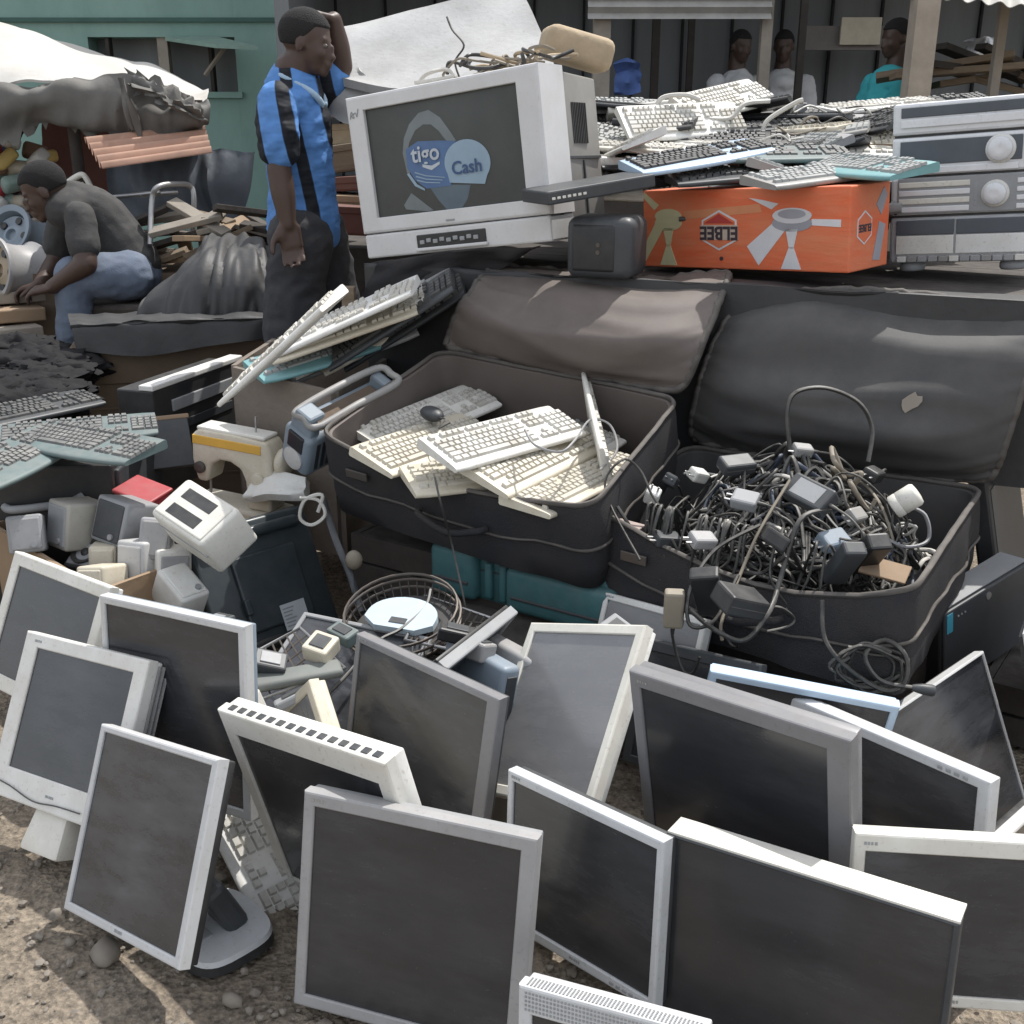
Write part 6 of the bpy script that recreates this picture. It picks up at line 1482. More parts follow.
sheet([[Ti @ p for p in r] for r in TS], 12, 20, .012, .06, (2.5, 9), 5, .018, (1.6, 17), rag=.10).build('torn_skirt', TARPGREY, t, smooth=True)
for px, y in ((-100, 5.45), (70, 5.45), (196, 5.5), (190, 7.0), (60, 7.1)):
    p = at(px, 100, y=y); MB().tube([Ti @ Vector((p.x, p.y, 0)), Ti @ p], .03, 8).build('pole', WOODDK, t, smooth=True)
sheet([[Ti @ at(118, 78, y=5.28), Ti @ at(122, 100, y=5.26), Ti @ at(130, 132, y=5.28)], [Ti @ at(124, 78, y=5.28), Ti @ at(132, 104, y=5.25), Ti @ at(142, 136, y=5.28)]], 5, 8, .01, .03, (2, 8), 3, rag=.06).build('hanging_rag', TARPGREY, t, smooth=True)
sheet([[Ti @ at(126, 70, y=5.4), Ti @ at(150, 74, y=5.3), Ti @ at(190, 92, y=5.35)], [Ti @ at(128, 84, y=5.32), Ti @ at(160, 92, y=5.2), Ti @ at(202, 108, y=5.3)], [Ti @ at(136, 92, y=5.3), Ti @ at(165, 106, y=5.2), Ti @ at(208, 122, y=5.3)]], 8, 8, .01, .05, (6, 5), 7, .03, (8, 5)).build('crumpled_flap', TARPGREY, t, smooth=True)
tagsheet('tin_sheet', [[at(42, 122, y=6.0), at(42, 205, y=6.0)], [at(80, 122, y=6.0), at(80, 205, y=6.0)], [at(118, 124, y=6.0), at(118, 205, y=6.0)]], RUST, 'red brown painted tin sheet under the white tarp', 'tin sheet', amp=.01)
def corrugated(name, lab, a, b, c_, d_, n, m, r=.02):
    a, b, c_, d_ = [Vector(p) for p in (a, b, c_, d_)]; o0 = a.copy(); N_ = (b - a).cross(d_ - a).normalized(); vs = []; fs = []; k = n * 8
    for i in range(k + 1):
        u = i / k; off = N_ * r * math.sin(u * n * 2 * math.pi)
        for base in (0, .004): vs += [a.lerp(d_, u) + off + N_ * base - o0, b.lerp(c_, u) + off + N_ * base - o0]
    for i in range(k):
        q = i * 4; fs += [(q, q + 1, q + 5, q + 4), (q + 2, q + 6, q + 7, q + 3), (q, q + 4, q + 6, q + 2), (q + 1, q + 3, q + 7, q + 5)]
    o = MB().add(vs, fs).build(name, m, None, smooth=True); o.location = o0; return tag(o, lab, 'roof sheet')
corrugated('corrugated_sheet', 'bleached corrugated awning sheet below the torn skirt', at(84, 137, y=5.25), at(204, 124, y=5.5), at(212, 152, y=5.05), at(102, 168, y=4.9), 5, RUSTLT)
tagsheet('slate_tarp', [[at(116, 158, y=5.5), at(112, 190, y=5.4), at(120, 218, y=5.35)], [at(160, 156, y=5.45), at(160, 190, y=5.3), at(165, 222, y=5.3)], [at(210, 152, y=5.4), at(205, 185, y=5.3), at(215, 222, y=5.3)], [at(256, 154, y=5.4), at(250, 190, y=5.35), at(238, 222, y=5.35)]], TARPBLUE, 'slate blue tarp hung behind the seated man', 'tarp', amp=.03, freq=(2, 5), amp2=.03, freq2=(.8, 8), nu=14, nv=14)
tagsheet('black_tarp', [[at(132, 318, y=4.30), at(140, 304, y=4.34), at(150, 290, y=4.44), at(166, 278, y=4.6), at(176, 274, y=4.8)], [at(165, 322, y=4.2), at(172, 290, y=4.26), at(184, 262, y=4.36), at(196, 244, y=4.55), at(204, 240, y=4.8)], [at(198, 324, y=4.16), at(204, 282, y=4.22), at(210, 252, y=4.32), at(216, 236, y=4.52), at(220, 232, y=4.8)],
    [at(230, 324, y=4.16), at(234, 284, y=4.20), at(238, 250, y=4.32), at(240, 234, y=4.52), at(242, 231, y=4.8)], [at(262, 322, y=4.18), at(264, 288, y=4.22), at(264, 256, y=4.34), at(262, 240, y=4.55), at(262, 236, y=4.8)], [at(296, 318, y=4.24), at(292, 296, y=4.28), at(286, 272, y=4.42), at(282, 258, y=4.6), at(280, 254, y=4.8)]], TARPBLK, 'black tarp draped in folds over goods beside the standing man', 'tarp', amp=.035, freq=(2, 5), amp2=.024, freq2=(2.0, 10), seed=3, nu=14, nv=14)
tagsheet('black_tarp', [[at(68, 316, y=4.40), at(70, 325, y=4.04), at(72, 328, y=4.01), at(73, 332, y=4.00), at(77, 350, y=3.99)], [at(130, 312, y=4.45), at(135, 321, y=4.05), at(136, 324, y=4.02), at(137, 328, y=4.01), at(142, 356, y=4.00)], [at(200, 306, y=4.5), at(205, 318, y=4.08), at(206, 321, y=4.05), at(206, 325, y=4.04), at(209, 346, y=4.03)], [at(282, 302, y=4.55), at(274, 316, y=4.13), at(273, 319, y=4.10), at(272, 323, y=4.09), at(270, 338, y=4.08)]], TARPBLK, 'flat black tarp edge over the dark cardboard box', 'tarp', amp=.010, freq=(1.5, 5), amp2=.006, freq2=(1.2, 9), seed=8, nu=14, nv=14)
t = thing('cardboard_box', 'big dark cardboard box under the flat black tarp', 'box', TR((-1.26, 4.10, 0), 14))
MB().rbox(-.38, .40, 0, .5, 0, .64, .008).build('body', CARTOND, t); MB().box(-.38, .40, -.008, -.002, .50, .635).build('flap', CARTOND, t)
for k in range(3): MB().rbox(-.385, .405, -.003, .002, .12 + k * .14, .128 + k * .14, .001).build('crease', CARTOND, t)
# rags and scrap heap left of the box
RAG = mat('black_rags', (.013, .013, .015), .7, dirt=.5, dirt_col=(.030, .029, .029), scale=8, dust=.05, bump=.4, bscale=25, spec=.08)
rr = random.Random(6)
for k in range(16):
    px = 4 + rr.uniform(0, 60); py = 352 + rr.uniform(0, 55); y = 4.25 - (py - 340) * .010
    mb = MB(); a = .062 + rr.uniform(0, .03); U, V = 40, 26; vs = []; fs = []
    for j in range(V + 1):
        for i in range(U):
            ph = math.pi * j / V; th = 2 * math.pi * i / U; dd = Vector((math.sin(ph) * math.cos(th), math.sin(ph) * math.sin(th), math.cos(ph)))
            r_ = a * (1 + .5 * noise.noise(dd * 1.7 + Vector((k * 7, 0, 0))) + .28 * (1 - 2 * abs(noise.noise(Vector((dd.x * 5, dd.y * 2, dd.z * 2)) + Vector((k * 5, 3, 0))))) + .16 * (1 - 2 * abs(noise.noise(Vector((dd.x * 4, dd.y * 9, dd.z * 7)) + Vector((k * 3, 8, 0))))))
            vs.append(Vector((dd.x * r_ * 1.7, dd.y * r_ * 1.2, dd.z * r_ * .6)))
    for j in range(V):
        for i in range(U): fs.append((j * U + i, (j + 1) * U + i, (j + 1) * U + (i + 1) % U, j * U + (i + 1) % U))
    p = at(px, py, y=y); o = mb.add(vs, fs).build('rag_bundle', RAG, None, smooth=True); o.location = p; tag(o, 'crumpled black rag in the heap below the seated man', 'rag', 'black rags below the seated man')
o = MB().rbox(-.6, .45, 0, .5, 0, .36, .05).build('earth_mound', mat('dark_soil', (.055, .047, .04), .95, dirt=.5, dust=.3, bump=.5, bscale=25), None, M=TR((-1.95, 4.05, 0), 5)); tag(o, 'dark mound of soil under the black rags', 'mound')
# planks, rims and chair frames
for k, (a, b, ya, yb, r_, m, lab) in enumerate((((-40, 300), (44, 294), 4.7, 4.9, .035, WOODGREY, 'pale weathered plank topmost at the left edge'), ((-40, 318), (42, 312), 4.6, 4.8, .04, CARTON, 'thick brown plank under the pale one at the left edge'), ((-40, 338), (40, 330), 4.5, 4.7, .035, WOODGREY, 'grey plank lowest of the three at the left edge'), ((-30, 250), (52, 214), 5.3, 5.5, .022, WOODGREY, 'pale pink pole sloping behind the wheel rims'))):
    A, B = at(*a, y=ya), at(*b, y=yb); M = frame_x(A, B - A); L_ = (B - A).length
    mb = MB().rbox(0, L_, -r_ * 1.6, r_ * 1.6, -r_ * .7, r_ * .7, .006); o = mb.build('plank', m, None, M=M); tag(o, lab, 'plank')
o = MB().rbox(-1.1, .35, 0, .9, 0, .70, .03).build('junk_crate', WOODDK, None, M=TR((-2.55, 4.75, 0), 4)); tag(o, 'dark wooden bin behind the planks at the left edge', 'bin')
def wheel_rim(lab, px, py, y, yaw, pitch, R_, disc, m):
    t = thing('wheel_rim', lab, 'wheel rim', TR(at(px, py, y=y), yaw, pitch))
    MB().lathe([(R_ * .80, -.09), (R_, -.10), (R_ * 1.02, -.088), (R_ * .88, -.07), (R_ * .84, .0), (R_ * .88, .06), (R_ * 1.02, .08), (R_, .095), (R_ * .80, .085), (R_ * .76, .0)], 36).build('barrel', m, t, smooth=True)
    MB().lathe([(R_ * .80, .03), (R_ * .70, .055), (R_ * .45, .045), (R_ * .30, .06), (R_ * .22, .06), (R_ * .20, .04)], 36).build('disc', disc, t, smooth=True)
    for k in range(5):
        a = k * 2 * math.pi / 5; MB().lathe([(.017, .045), (.017, .0585)], 10, M=Matrix.Translation((R_ * .55 * math.cos(a), R_ * .55 * math.sin(a), .0))).build('bolt_hole', BLACKP, t)
    return t
RIMTAN = mat('tan_steel', (.36, .29, .20), .5, metal=.3, dirt=.5, dust=.3)
wheel_rim('silver wheel rim with tan pierced disc at the left edge', 12, 272, 4.9, -35, 78, .14, RIMTAN, MIDGREY)
wheel_rim('blue tinted wheel rim behind the tan disc one', 20, 240, 5.2, -20, 60, .13, BLUEGREY, BLUEGREY)
def tube_frame(lab, P, y, m=STEEL, r=.012, closed=False, bars=()):
    Q = [at(px, py, y=y + dy) for px, py, dy in P]; o0 = Q[0].copy(); t = thing('chair_frame', lab, 'chair frame', Matrix.Translation(o0))
    MB().tube([p - o0 for p in catmull(Q, 5, closed)], r, 8, closed=closed).build('tube', m, t, smooth=True)
    for a, b in bars: MB().tube([at(a[0], a[1], y=y + a[2]) - o0, at(b[0], b[1], y=y + b[2]) - o0], r * .8, 8).build('cross_bar', m, t, smooth=True)
    return t
tube_frame('white steel chair back with slanting bars behind the seated man', [(52, 208, 0), (60, 190, 0), (78, 176, 0), (86, 178, 0), (96, 200, 0)], 5.3, WHITE, .014, bars=[((66, 196, 0), (84, 184, 0)), ((70, 204, 0), (88, 190, 0))])
tube_frame('bare steel chair frame right of the seated man', [(150, 245, -.1), (152, 200, 0), (158, 187, 0), (175, 184, .1), (190, 186, .2), (194, 200, .2), (192, 240, .2)], 4.9, STEEL, .012, bars=[((140, 195, .1), (178, 192, .15)), ((105, 198, .1), (160, 192, .1)), ((140, 236, 0), (192, 232, .2))])
tube_frame('dark steel seat hoop behind the hips of the seated man', [(122, 290, 0), (122, 250, 0), (130, 235, .05), (165, 232, .15), (205, 236, .2)], 4.85, STEELDK, .012)
# coloured odds and ends under the stall, one by one
rr = random.Random(8)
PAL = [('white', (.6, .6, .58)), ('yellow', (.62, .46, .16)), ('red', (.5, .06, .08)), ('pale green', (.3, .42, .38)), ('brown', (.24, .15, .10)), ('blue', (.10, .15, .32)), ('cream', (.55, .50, .40))]
for k in range(30):
    nm, cc = PAL[k % 7]; px = rr.uniform(-20, 46); py = rr.uniform(133, 205) + max(0, (px - 25)) * .4
    m = mat('odd_' + nm.replace(' ', '_'), cc, .6, dirt=.4, dust=.2)
    o = MB().rbox(-.06, .06, -.04, .04, -.03, .03, .018, seg=2).build('odd_container', m, None, smooth=True, M=TR(at(px, py, y=5.7 + rr.uniform(-.15, .15)), rr.uniform(0, 180), rr.uniform(-50, 50), rr.uniform(-50, 50)))
    tag(o, f'{nm} container jumbled under the stall at the left edge', 'container', f'{nm} containers jumbled under the stall')
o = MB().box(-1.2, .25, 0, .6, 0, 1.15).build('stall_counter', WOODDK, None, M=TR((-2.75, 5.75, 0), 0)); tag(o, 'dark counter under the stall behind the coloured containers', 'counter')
rr = random.Random(14)
for k in range(26):
    px = rr.uniform(135, 285); py = 212 + rr.uniform(0, 45) + max(0, (180 - px)) * .2; y = 5.0 + rr.uniform(-.2, .2)
    nm, m = rr.choice((('brown wood', WOOD), ('grey wood', WOODGREY), ('dark wood', WOODDK), ('cardboard', CARTON)))
    o = MB().rbox(-.16, .16, -.03, .03, -.012, .012, .003).build('board_scrap', m, None, M=TR(at(px, py, y=y), rr.uniform(0, 180), rr.uniform(-25, 25), rr.uniform(-25, 25))); tag(o, f'{nm} scrap in the pile behind the black tarp', 'scrap', f'{nm} scraps behind the black tarp')
o = MB().box(-.8, .9, 0, 1.0, 0, .80).build('junk_bin', CARTOND, None, M=TR((-1.6, 4.85, 0), 0)); tag(o, 'dark bin under the wood scraps behind the black tarp', 'bin')
# goods between the man and the television
for k, (px, py, y, w, h, m, lab) in enumerate(((338, 160, 4.6, .16, .10, WOOD, 'tan board behind the man at waist height'), (345, 185, 4.5, .14, .05, RUST, 'red brown box behind the man near the television'), (340, 205, 4.45, .16, .06, CARTON, 'brown carton behind the man under the red brown box'), (335, 110, 4.7, .16, .06, WOODGREY, 'pale slat behind the face of the man'), (350, 222, 4.3, .13, .10, RUST, 'dark red bin lowest behind the man'), (330, 136, 4.8, .20, .08, FOAMTAN, 'tan bundle behind the chest of the man'))):
    o = thing('goods_box', lab, 'box', TR(at(px, py, y=y), rr.uniform(-20, 20), 0, rr.uniform(-8, 8))); MB().rbox(-w, w, 0, .2, -h / 2, h / 2, .01).build('body', m, o); MB().rbox(-w - .004, w + .004, -.004, .204, h / 2 - .02, h / 2 + .006, .003).build('lid', m, o)
o = MB().box(-.25, .35, 0, .6, 0, .95).build('goods_shelf', WOODDK, None, M=TR((-.60, 4.45, 0), 0)); tag(o, 'dark shelf behind the legs of the man', 'shelf')
o = MB().rbox(-.02, .02, -.02, .02, 0, .11, .003).build('wooden_post', WOOD, None, M=TR(at(350, 322, y=3.45), 0)); tag(o, 'short light wooden post by the black trousers', 'post')

# ================================================================== PEOPLE
def finish_person(name, mb, label, base, voxel=.0065):
    me = remeshed(mb, voxel, 3, name); me.materials.append(SKIN)
    for v in me.vertices: v.co = v.co - Vector(base)
    o = bpy.data.objects.new(name, me); COL.objects.link(o); o.location = base
    return tag(o, label, 'person')
def garment(parent, mb, name, m, voxel=.009, fn=None, wr=.0065, smooth=3, lab=None):
    me = remeshed(mb, voxel, smooth, name); base = parent.location
    me.materials.append(m)
    if wr:
        nr = [v.normal.copy() for v in me.vertices]
        for v, n_ in zip(me.vertices, nr):
            k = noise.noise(Vector((v.co.x * 9, v.co.y * 9, v.co.z * 13))) + 1.0 * (1 - 2 * abs(noise.noise(Vector((v.co.x * 6 + v.co.z * 7, v.co.y * 6, v.co.z * 14 - v.co.x * 8 + 4))))) + .5 * (1 - 2 * abs(noise.noise(Vector((v.co.x * 22, v.co.y * 22, v.co.z * 26)))))
            v.co += n_ * wr * k
    if fn:
        a = me.attributes.new('stripe', 'FLOAT', 'POINT')
        for i, v in enumerate(me.vertices): a.data[i].value = fn(v.co)
    for v in me.vertices: v.co = v.co - base
    o = bpy.data.objects.new(name, me); COL.objects.link(o); o.parent = parent
    return o
def shoe(mb, p, d, s=1.0):
    d = Vector(d).normalized(); M = frame_x(p, d)
    mb.rbox(-.08 * s, .17 * s, -.045 * s, .045 * s, 0, .055 * s, .025, M=M, seg=3); mb.ell((.0, 0, .07), .07, .042, .05, M=M)

# --- standing man, profile to the right, left hand on top of his head
yS = 3.88
J = lambda px, py, y=yS: at(px, py, y=y)
HS_ = .85
hd = J(307, 42, 3.86); HM = frame_x(hd, (1, -.10, -.16))
base = Vector((-.70, 3.92, 0))
hipL, hipR = J(316, 236, 3.96), J(300, 238, 3.82)
kneR, ankR = Vector((-.78, 3.78, .56)), Vector((-.84, 3.84, .13)); kneL, ankL = Vector((-.61, 4.0, .58)), Vector((-.52, 4.06, .13))
shR, elR, wrR = J(277, 102, 3.73), J(279, 168, 3.70), J(288, 224, 3.68)
shL, elL, wrL = J(312, 100, 4.00), J(341, 66, 3.99), J(334, 20, 3.94)
mb = MB()
head_mb(mb, HM, HS_)
neck = J(291, 70, 3.87)
limb(mb, [HM @ Vector((-.03, 0, -.085)), neck, J(293, 90, 3.88)], [.052, .056, .078])
limb(mb, [J(293, 96, 3.88), J(296, 130, 3.88), J(300, 180, 3.89), J(303, 222, 3.90)], [.08, .098, .092, .102])
mb.ell(J(294, 102, 3.88), .07, .15, .05)
for s_, e_, w_ in ((shR, elR, wrR), (shL, elL, wrL)):
    limb(mb, [s_, s_.lerp(e_, .5), e_], [.054, .048, .038]); limb(mb, [e_, e_.lerp(w_, .4), w_], [.040, .040, .027])
for a, b, c_ in ((hipR, kneR, ankR), (hipL, kneL, ankL)):
    limb(mb, [a, b], [.088, .060]); limb(mb, [b, b.lerp(c_, .4), c_], [.060, .056, .038])
hand_mb(mb, frame_x(wrR, (.12, -.02, -1), (-.2, 1, 0)), .95, 24, 4, 1)
hand_mb(mb, frame_x(wrL, (-.93, -.16, .22), (.25, .1, .95)), .92, 26, 8, -1)
man = finish_person('person', mb, 'standing man in blue striped shirt with one hand on his head', base)
head_bits(man, Matrix.Translation(-base) @ HM, HS_)
mb = MB()
limb(mb, [J(293, 94, 3.88), J(295, 128, 3.88), J(301, 180, 3.885), J(304, 228, 3.89)], [.094, .114, .108, .122])
mb.ell(J(293, 103, 3.88), .086, .172, .062)
mb.ell(J(303, 218, 3.89), .112, .142, .05)
slR = shR.lerp(elR, .66); slL = shL.lerp(elL, .62)
limb(mb, [shR, shR.lerp(slR, .5), slR], [.058, .065, .068]); limb(mb, [shL, slL], [.062, .060])
limb(mb, [J(290, 80, 3.88), J(292, 90, 3.88)], [.060, .074])
def stripe(co):
    s = (co.x - J(285, 100, 3.75).x) + .16 * (co.z - 1.47)
    ph = (s / .105) % 1.0
    base_ = 1.0 if .16 < ph < .50 else 0.0
    return base_
garment(man, mb, 'shirt', SHIRT, voxel=.008)
cm = MB()
for q in (-1, 1):
    a = HM @ Vector((-.055, q * .055, -.115)); b = HM @ Vector((.045, q * .05, -.150)); c_ = HM @ Vector((.075, q * .012, -.185))
    cm.tube(catmull([HM @ Vector((-.085, 0, -.118)), a, b, c_], 6), .012, 8)
o = garment(man, cm, 'collar', mat('pale_collar', (.35, .48, .60), .7), voxel=.006, wr=0, smooth=1)
mb = MB()
for a, b, c_ in ((hipR, kneR, ankR), (hipL, kneL, ankL)):
    limb(mb, [a, a.lerp(b, .5), b], [.108, .098, .080]); limb(mb, [b, b.lerp(c_, .5), c_], [.080, .072, .064])
mb.ell(J(304, 236, 3.9), .112, .15, .11)
garment(man, mb, 'trousers', JEANBLK)
mb = MB(); shoe(mb, Vector((ankR.x, ankR.y, 0)), (1, 0, 0)); shoe(mb, Vector((ankL.x, ankL.y, 0)), (1, .1, 0)); garment(man, mb, 'shoes', BLACKP, wr=0)

# --- seated man bent forward, facing left
yS = 4.75
hd = at(44, 190, y=4.72); HM = frame_x(hd, (-1, -.25, -.50))
base = Vector((at(110, 280, y=4.8).x, 4.8, .30))
mb = MB(); head_mb(mb, HM, .95)
shC = at(74, 208, y=4.80); hipC = at(132, 268, y=4.85)
limb(mb, [HM @ Vector((-.03, 0, -.08)), at(60, 206, y=4.78), shC], [.058, .062, .09])
limb(mb, [shC, shC.lerp(hipC, .4) + Vector((.0, .02, .05)), hipC], [.095, .108, .11])
mb.ell(shC, .10, .15, .09)
shN, elN, wrN = at(80, 218, y=4.64), at(86, 264, y=4.56), at(52, 287, y=4.56)
shF, elF, wrF = at(62, 222, y=4.98), at(56, 262, y=4.95), at(40, 284, y=4.80)
for s_, e_, w_ in ((shN, elN, wrN), (shF, elF, wrF)): limb(mb, [s_, e_], [.060, .046]); limb(mb, [e_, w_], [.046, .030])
knN, anN = at(74, 276, y=4.62), at(74, 352, y=4.66); knF, anF = at(56, 280, y=5.0), at(52, 350, y=5.0)
hpN, hpF = at(130, 276, y=4.74), at(130, 276, y=4.95)
for a, b, c_ in ((hpN, knN, anN), (hpF, knF, anF)): limb(mb, [a, b], [.09, .062]); limb(mb, [b, c_], [.060, .040])
hand_mb(mb, frame_x(wrN, (-1, -.1, -.2), (0, -.2, 1)), .95, 42, 4, -1); hand_mb(mb, frame_x(wrF, (-1, -.3, -.3), (0, .2, 1)), .95, 42, 4, 1)
sm = finish_person('person', mb, 'seated man in grey tee and blue jeans bent over his hands', base)
head_bits(sm, Matrix.Translation(-base) @ HM, .95)
mb = MB(); limb(mb, [shC, shC.lerp(hipC, .45) + Vector((.0, .02, .055)), hipC + Vector((0, 0, .02))], [.112, .122, .126]); mb.ell(shC, .112, .165, .10)
limb(mb, [shN, shN.lerp(elN, .62)], [.064, .064]); limb(mb, [shF, shF.lerp(elF, .62)], [.064, .064])
garment(sm, mb, 'tee_shirt', TEEGREY, wr=.0028)
mb = MB()
for a, b, c_ in ((hpN, knN, anN), (hpF, knF, anF)): limb(mb, [a, a.lerp(b, .5), b], [.105, .095, .078]); limb(mb, [b, b.lerp(c_, .5), c_], [.078, .072, .068])
mb.ell(hipC + Vector((.0, 0, -.03)), .125, .16, .105)
garment(sm, mb, 'jeans', DENIM, wr=.004)
mb = MB(); shoe(mb, anN - Vector((0, 0, .09)), (-1, -.1, 0)); shoe(mb, anF - Vector((0, 0, .09)), (-1, 0, 0)); garment(sm, mb, 'shoes', BLACKP, wr=0)
o = MB().rbox(-.2, .2, -.2, .2, 0, .30, .02).build('seat_block', WOODDK, None, M=Matrix.Translation((hipC.x, hipC.y, hipC.z - .43))); tag(o, 'dark block the seated man sits on', 'block')

# --- people far back in the shed
def far_person(label, px, py_head, y, face, top, m_top, m_leg=JEANBLK, lean=0.0, arm=None):
    hd = at(px, py_head, y=y); k = 1.0; z0_ = hd.z - 1.66; f = Vector(face).normalized(); s = f.cross(Vector((0, 0, 1)))
    o_ = Vector((hd.x, y, z0_)); HM = frame_x(hd, f + Vector((0, 0, -.15)))
    P = lambda fx_, sx_, zz: o_ + f * fx_ + s * sx_ + Vector((0, 0, zz * k)) - f * lean * max(0, 1.6 - zz)
    mb = MB(); head_mb(mb, HM, 1.0 * k); limb(mb, [HM @ Vector((-.03, 0, -.08)), P(-.03, 0, 1.40)], [.06, .08])
    limb(mb, [P(-.02, 0, 1.36), P(0, 0, 1.15), P(0, 0, .95)], [.12, .125, .125]); mb.ell(P(-.02, 0, 1.38), .09, .17, .08)
    arms = []
    for q in (-1, 1):
        sh = P(-.02, q * .19, 1.38)
        if arm and q == arm[0]: el, wr = P(*arm[1]), P(*arm[2])
        else: el, wr = P(.0, q * .24, 1.10), P(.12, q * .2, .90)
        limb(mb, [sh, el, wr], [.055, .044, .03]); arms.append((sh, el)); hand_mb(mb, frame_x(wr, (wr - el), f), .95, 25, 5, q)
        limb(mb, [P(0, q * .09, .92), P(.02, q * .10, .50), P(0, q * .10, .09)], [.09, .06, .04])
    o = finish_person('person', mb, label, o_, .010); head_bits(o, Matrix.Translation(-o_) @ HM, k, eyes=False)
    mb = MB(); limb(mb, [P(-.02, 0, 1.36), P(0, 0, 1.15), P(0, 0, .92)], [.14, .145, .15]); mb.ell(P(-.02, 0, 1.38), .11, .19, .09)
    for sh, el in arms: limb(mb, [sh, sh.lerp(el, .7)], [.072, .072])
    garment(o, mb, 'shirt', m_top, .012)
    mb = MB()
    for q in (-1, 1): limb(mb, [P(0, q * .09, .92), P(.02, q * .10, .50), P(0, q * .10, .12)], [.115, .085, .07])
    mb.ell(P(0, 0, .92), .13, .16, .1); garment(o, mb, 'trousers', m_leg, .012)
    mb = MB(); shoe(mb, P(0, -.1, 0), f); shoe(mb, P(0, .1, 0), f); garment(o, mb, 'shoes', BLACKP, .012, wr=0)
    return o
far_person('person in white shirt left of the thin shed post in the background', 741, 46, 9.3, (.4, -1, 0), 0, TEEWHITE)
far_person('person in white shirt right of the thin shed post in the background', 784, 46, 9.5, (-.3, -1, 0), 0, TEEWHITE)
far_person('person in teal tee shirt leaning beside the thick shed post', 896, 38, 7.8, (-.9, -.3, 0), 0, TEETEAL, lean=-.12, arm=(-1, (.20, -.20, 1.05), (.42, -.18, .92)))

# ================================================================== BUILDINGS BEHIND
t = thing('green_building', 'long green plastered building with a dark boarded opening', 'building', Matrix.Translation((-4.0, 10.5, 0)))
Ti = t.matrix_world.inverted()
wx0, wx1 = at(90, 60, y=10.5).x, at(236, 60, y=10.5).x; wz0, wz1 = at(160, 92, y=10.5).z, at(160, 37, y=10.5).z
X0, X1 = -11.0, -1.35
mb = MB()
for (a, b, z0, z1) in ((X0, wx0, 0, 4.6), (wx1, X1, 0, 4.6), (wx0 - .001, wx1 + .001, 0, wz0), (wx0 - .001, wx1 + .001, wz1, 4.6)): mb.box(a + 4, b + 4, 0, .25, z0, z1)
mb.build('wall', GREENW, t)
MB().box(wx0 + 4 - .1, wx1 + 4 + .1, .255, .35, wz0 - .1, wz1 + .1).build('room_shade_panel', DARKIN, t)  # flat dark panel stands in for the shade of the room behind
mb = MB()
for z in (wz1 + .12, wz1 + .42): mb.box(X0 + 4, X1 + 4, -.03, -.002, z, z + .035)
mb.build('wall_seam', mat('green_seam', (.05, .12, .10), .8), t)
for px, w_ in ((108, .03), (163, .09), (210, .03)):
    x = at(px, 60, y=10.5).x + 4; MB().box(x - w_ / 2, x + w_ / 2, .02, .12, wz0, wz1).build('window_post', WOODGREY if px == 163 else WOODDK, t)
A = at(205, 75, y=10.3); B = at(226, 46, y=10.3); MB().tube([Ti @ A, Ti @ B], .02, 6).build('prop_stick', WOODGREY, t)
a, b, c_, d_ = at(165, 37, y=10.48), at(215, 36, y=10.48), at(258, 46, y=9.6), at(215, 44, y=9.6)
MB().add([Ti @ p for p in (a, b, c_, d_)] + [Ti @ (p - Vector((0, 0, .03))) for p in (a, b, c_, d_)], [(0, 1, 2, 3), (7, 6, 5, 4), (0, 4, 5, 1), (1, 5, 6, 2), (2, 6, 7, 3), (3, 7, 4, 0)]).build('window_flap', mat('pale_green_tin', (.22, .33, .28), .6), t)
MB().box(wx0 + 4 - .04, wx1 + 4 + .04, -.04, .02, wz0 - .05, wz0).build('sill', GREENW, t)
MB().box(X0 + 4 - .2, X1 + 4 + .1, -.35, .4, 4.6, 4.7).build('roof', RUST, t)

t = thing('timber_shed', 'dark open fronted timber shed with posts and corrugated fascia', 'shed', Matrix.Translation((3.0, 8.5, 0)))
Ti = t.matrix_world.inverted()
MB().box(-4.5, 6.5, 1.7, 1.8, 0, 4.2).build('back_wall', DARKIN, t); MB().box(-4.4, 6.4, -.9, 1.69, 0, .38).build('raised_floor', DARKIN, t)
mb = MB()
for k in range(26): mb.box(-4.5 + k * .42, -4.5 + k * .42 + .02, 1.66, 1.7, 0, 4.0)
mb.build('board_joints', mat('shed_joint', (.015, .016, .018), .9), t)
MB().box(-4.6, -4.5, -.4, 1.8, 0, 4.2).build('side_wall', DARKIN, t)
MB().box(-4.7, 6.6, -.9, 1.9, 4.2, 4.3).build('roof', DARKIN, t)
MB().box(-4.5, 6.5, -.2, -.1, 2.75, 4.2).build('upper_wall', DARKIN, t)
def post(px, y, w_, m, z1=2.9, part='post'):
    x = at(px, 60, y=y).x; q = Ti @ Vector((x, y, 0)); MB().box(q.x - w_ / 2, q.x + w_ / 2, q.y - w_ / 2, q.y + w_ / 2, 0, z1).build(part, m, t)
post(601, 7.8, .11, WOODGREY); post(764, 7.8, .07, WOODGREY); post(800, 8.6, .05, WOODDK); post(919, 6.3, .12, mat('post_wood', (.36, .31, .25), .85, dirt=.5, dust=.2), 2.8); post(997, 6.8, .05, WOODGREY); post(655, 9.4, .06, WOODDK); post(690, 9.5, .05, WOODDK)
zb = at(680, 19, y=7.7).z; xa, xb = at(588, 10, y=7.7).x, at(772, 10, y=7.7).x
mb = MB(); vs = []
for i in range(9):
    z = zb + i * .035; vs += [(xa, 7.70 + (.02 if i % 2 else -.01), z), (xb, 7.70 + (.02 if i % 2 else -.01), z)]
mb.add([Ti @ Vector(v) for v in vs], [(2 * i, 2 * i + 1, 2 * i + 3, 2 * i + 2) for i in range(8)]).build('corrugated_fascia', mat('grey_tin', (.33, .32, .30), .6, dirt=.5, dust=.2), t)
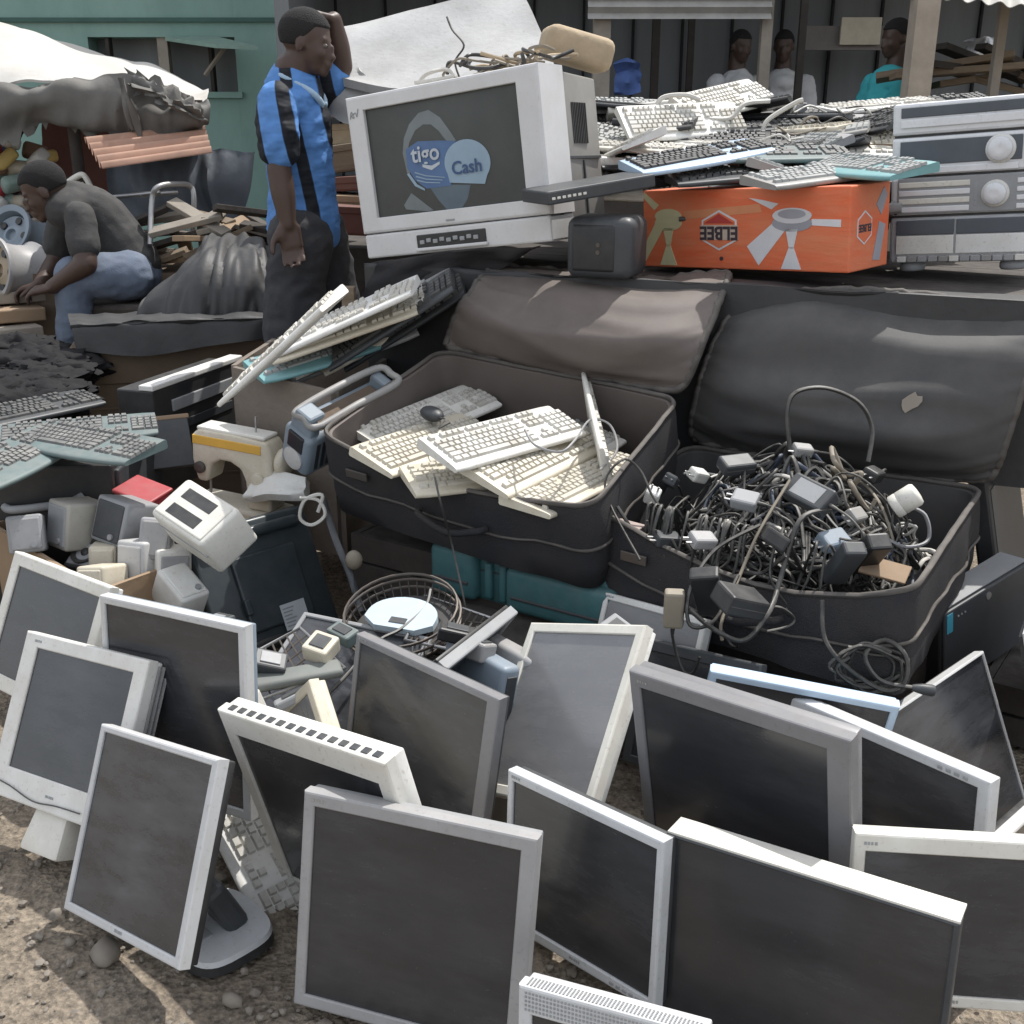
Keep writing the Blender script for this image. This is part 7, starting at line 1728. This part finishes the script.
p0, p1 = Ti @ at(800, 38, y=9.6), Ti @ at(900, 34, y=9.6); MB().box(p0.x, p1.x, p0.y, p0.y + .05, p0.z - .09, p0.z + .09).build('lintel', mat('lintel_grey', (.20, .18, .17), .8), t)
p = Ti @ at(861, 31, y=9.55); MB().box(p.x - .16, p.x + .16, p.y, p.y + .03, p.z - .10, p.z + .10).build('small_notice', mat('cream_notice', (.62, .56, .44), .8), t)  # small board in one even cream colour
o = corrugated('canopy_sheet', 'pale canopy sheet jutting in at the top right', at(900, -8, y=6.3), at(905, -40, y=7.8), at(1090, -30, y=7.8), at(1090, 14, y=6.2), 9, mat('pale_tin', (.42, .41, .38), .6, dirt=.4), .012)
tagsheet('hanging_cloth', [[at(615, 62, y=8.8), at(614, 95, y=8.8)], [at(628, 58, y=8.75), at(628, 95, y=8.8)], [at(640, 66, y=8.8), at(641, 92, y=8.8)]], CLOTHBLUE, 'faded blue cloth hanging in the dark shed', 'cloth', amp=.06, freq=(4, 2))
tagsheet('plastic_bag', [[at(966, 40, y=8.4), at(964, 60, y=8.4)], [at(985, 36, y=8.3), at(986, 64, y=8.35)], [at(1000, 42, y=8.4), at(1002, 60, y=8.4)]], mat('silver_film', (.6, .6, .6), .25, metal=.4), 'silver plastic bag hanging at the right of the shed', 'bag', amp=.08, freq=(4, 4))
rr = random.Random(33)
for k in range(10):
    px = 930 + rr.uniform(0, 110); py = 62 + rr.uniform(0, 34); o = MB().rbox(-.4, .4, -.06, .06, -.02, .02, .004).build('timber_plank', WOODDK if k % 2 else WOOD, None, M=TR(at(px, py, y=7.6 + rr.uniform(-.3, .3)), rr.uniform(-50, 50), rr.uniform(-15, 15), rr.uniform(-20, 20))); tag(o, ('dark plank' if k % 2 else 'brown plank') + ' in the timber stack at the right of the shed', 'plank', ('dark planks' if k % 2 else 'brown planks') + ' in the timber stack')
t = thing('shed_counter', 'brown counter in the shed behind the keyboard heap', 'counter', Matrix.Translation((1.6, 6.6, 0)))
MB().box(-1.1, 1.35, 0, .5, 0, 1.42).build('front', WOODDK, t); MB().box(-1.15, 1.4, -.05, .55, 1.42, 1.47).build('top', WOODGREY, t)

# ================================================================== LIGHT, SKY, CAMERA
SUN = Vector((.36, .42, .95)).normalized()
el = math.asin(SUN.z); az = math.atan2(SUN.x, SUN.y)
W = bpy.data.worlds.new('World'); SC.world = W; W.use_nodes = True; nt = W.node_tree
sky = nt.nodes.new('ShaderNodeTexSky'); sky.sky_type = 'NISHITA'; sky.sun_disc = False; sky.sun_elevation = el; sky.sun_rotation = az
sky.air_density = 1.2; sky.dust_density = 3.0; sky.ozone_density = 1.0
hz = nt.nodes.new('ShaderNodeMix'); hz.data_type = 'RGBA'; hz.inputs[0].default_value = 0.6; hz.inputs[7].default_value = (9.6, 9.9, 10.4, 1)   # milky tropical haze over the blue; even glow added to lift the shadows
bg = nt.nodes['Background']; bg.inputs['Strength'].default_value = 0.15
nt.links.new(sky.outputs[0], hz.inputs[6]); nt.links.new(hz.outputs[2], bg.inputs['Color'])
ld = bpy.data.lights.new('sun', 'SUN'); ld.energy = 5.0; ld.angle = rad(.53); ld.color = (1, .97, .925)
lo_ = bpy.data.objects.new('sun', ld); COL.objects.link(lo_); lo_.rotation_euler = SUN.to_track_quat('Z', 'Y').to_euler(); lo_.location = (3, 3, 8)
cd = bpy.data.cameras.new('camera'); cam = bpy.data.objects.new('camera', cd); COL.objects.link(cam)
cam.location = (0, 0, CAM_H); cam.rotation_euler = (math.pi / 2 - PITCH, 0, 0)
cd.sensor_width = 36; cd.lens = 36 * FPX / 1024; cd.clip_end = 2000; cd.clip_start = .05
SC.camera = cam
SC.view_settings.view_transform = 'Standard'; SC.view_settings.look = 'None'; SC.view_settings.exposure = 0
SC.render.resolution_x = SC.render.resolution_y = 1024
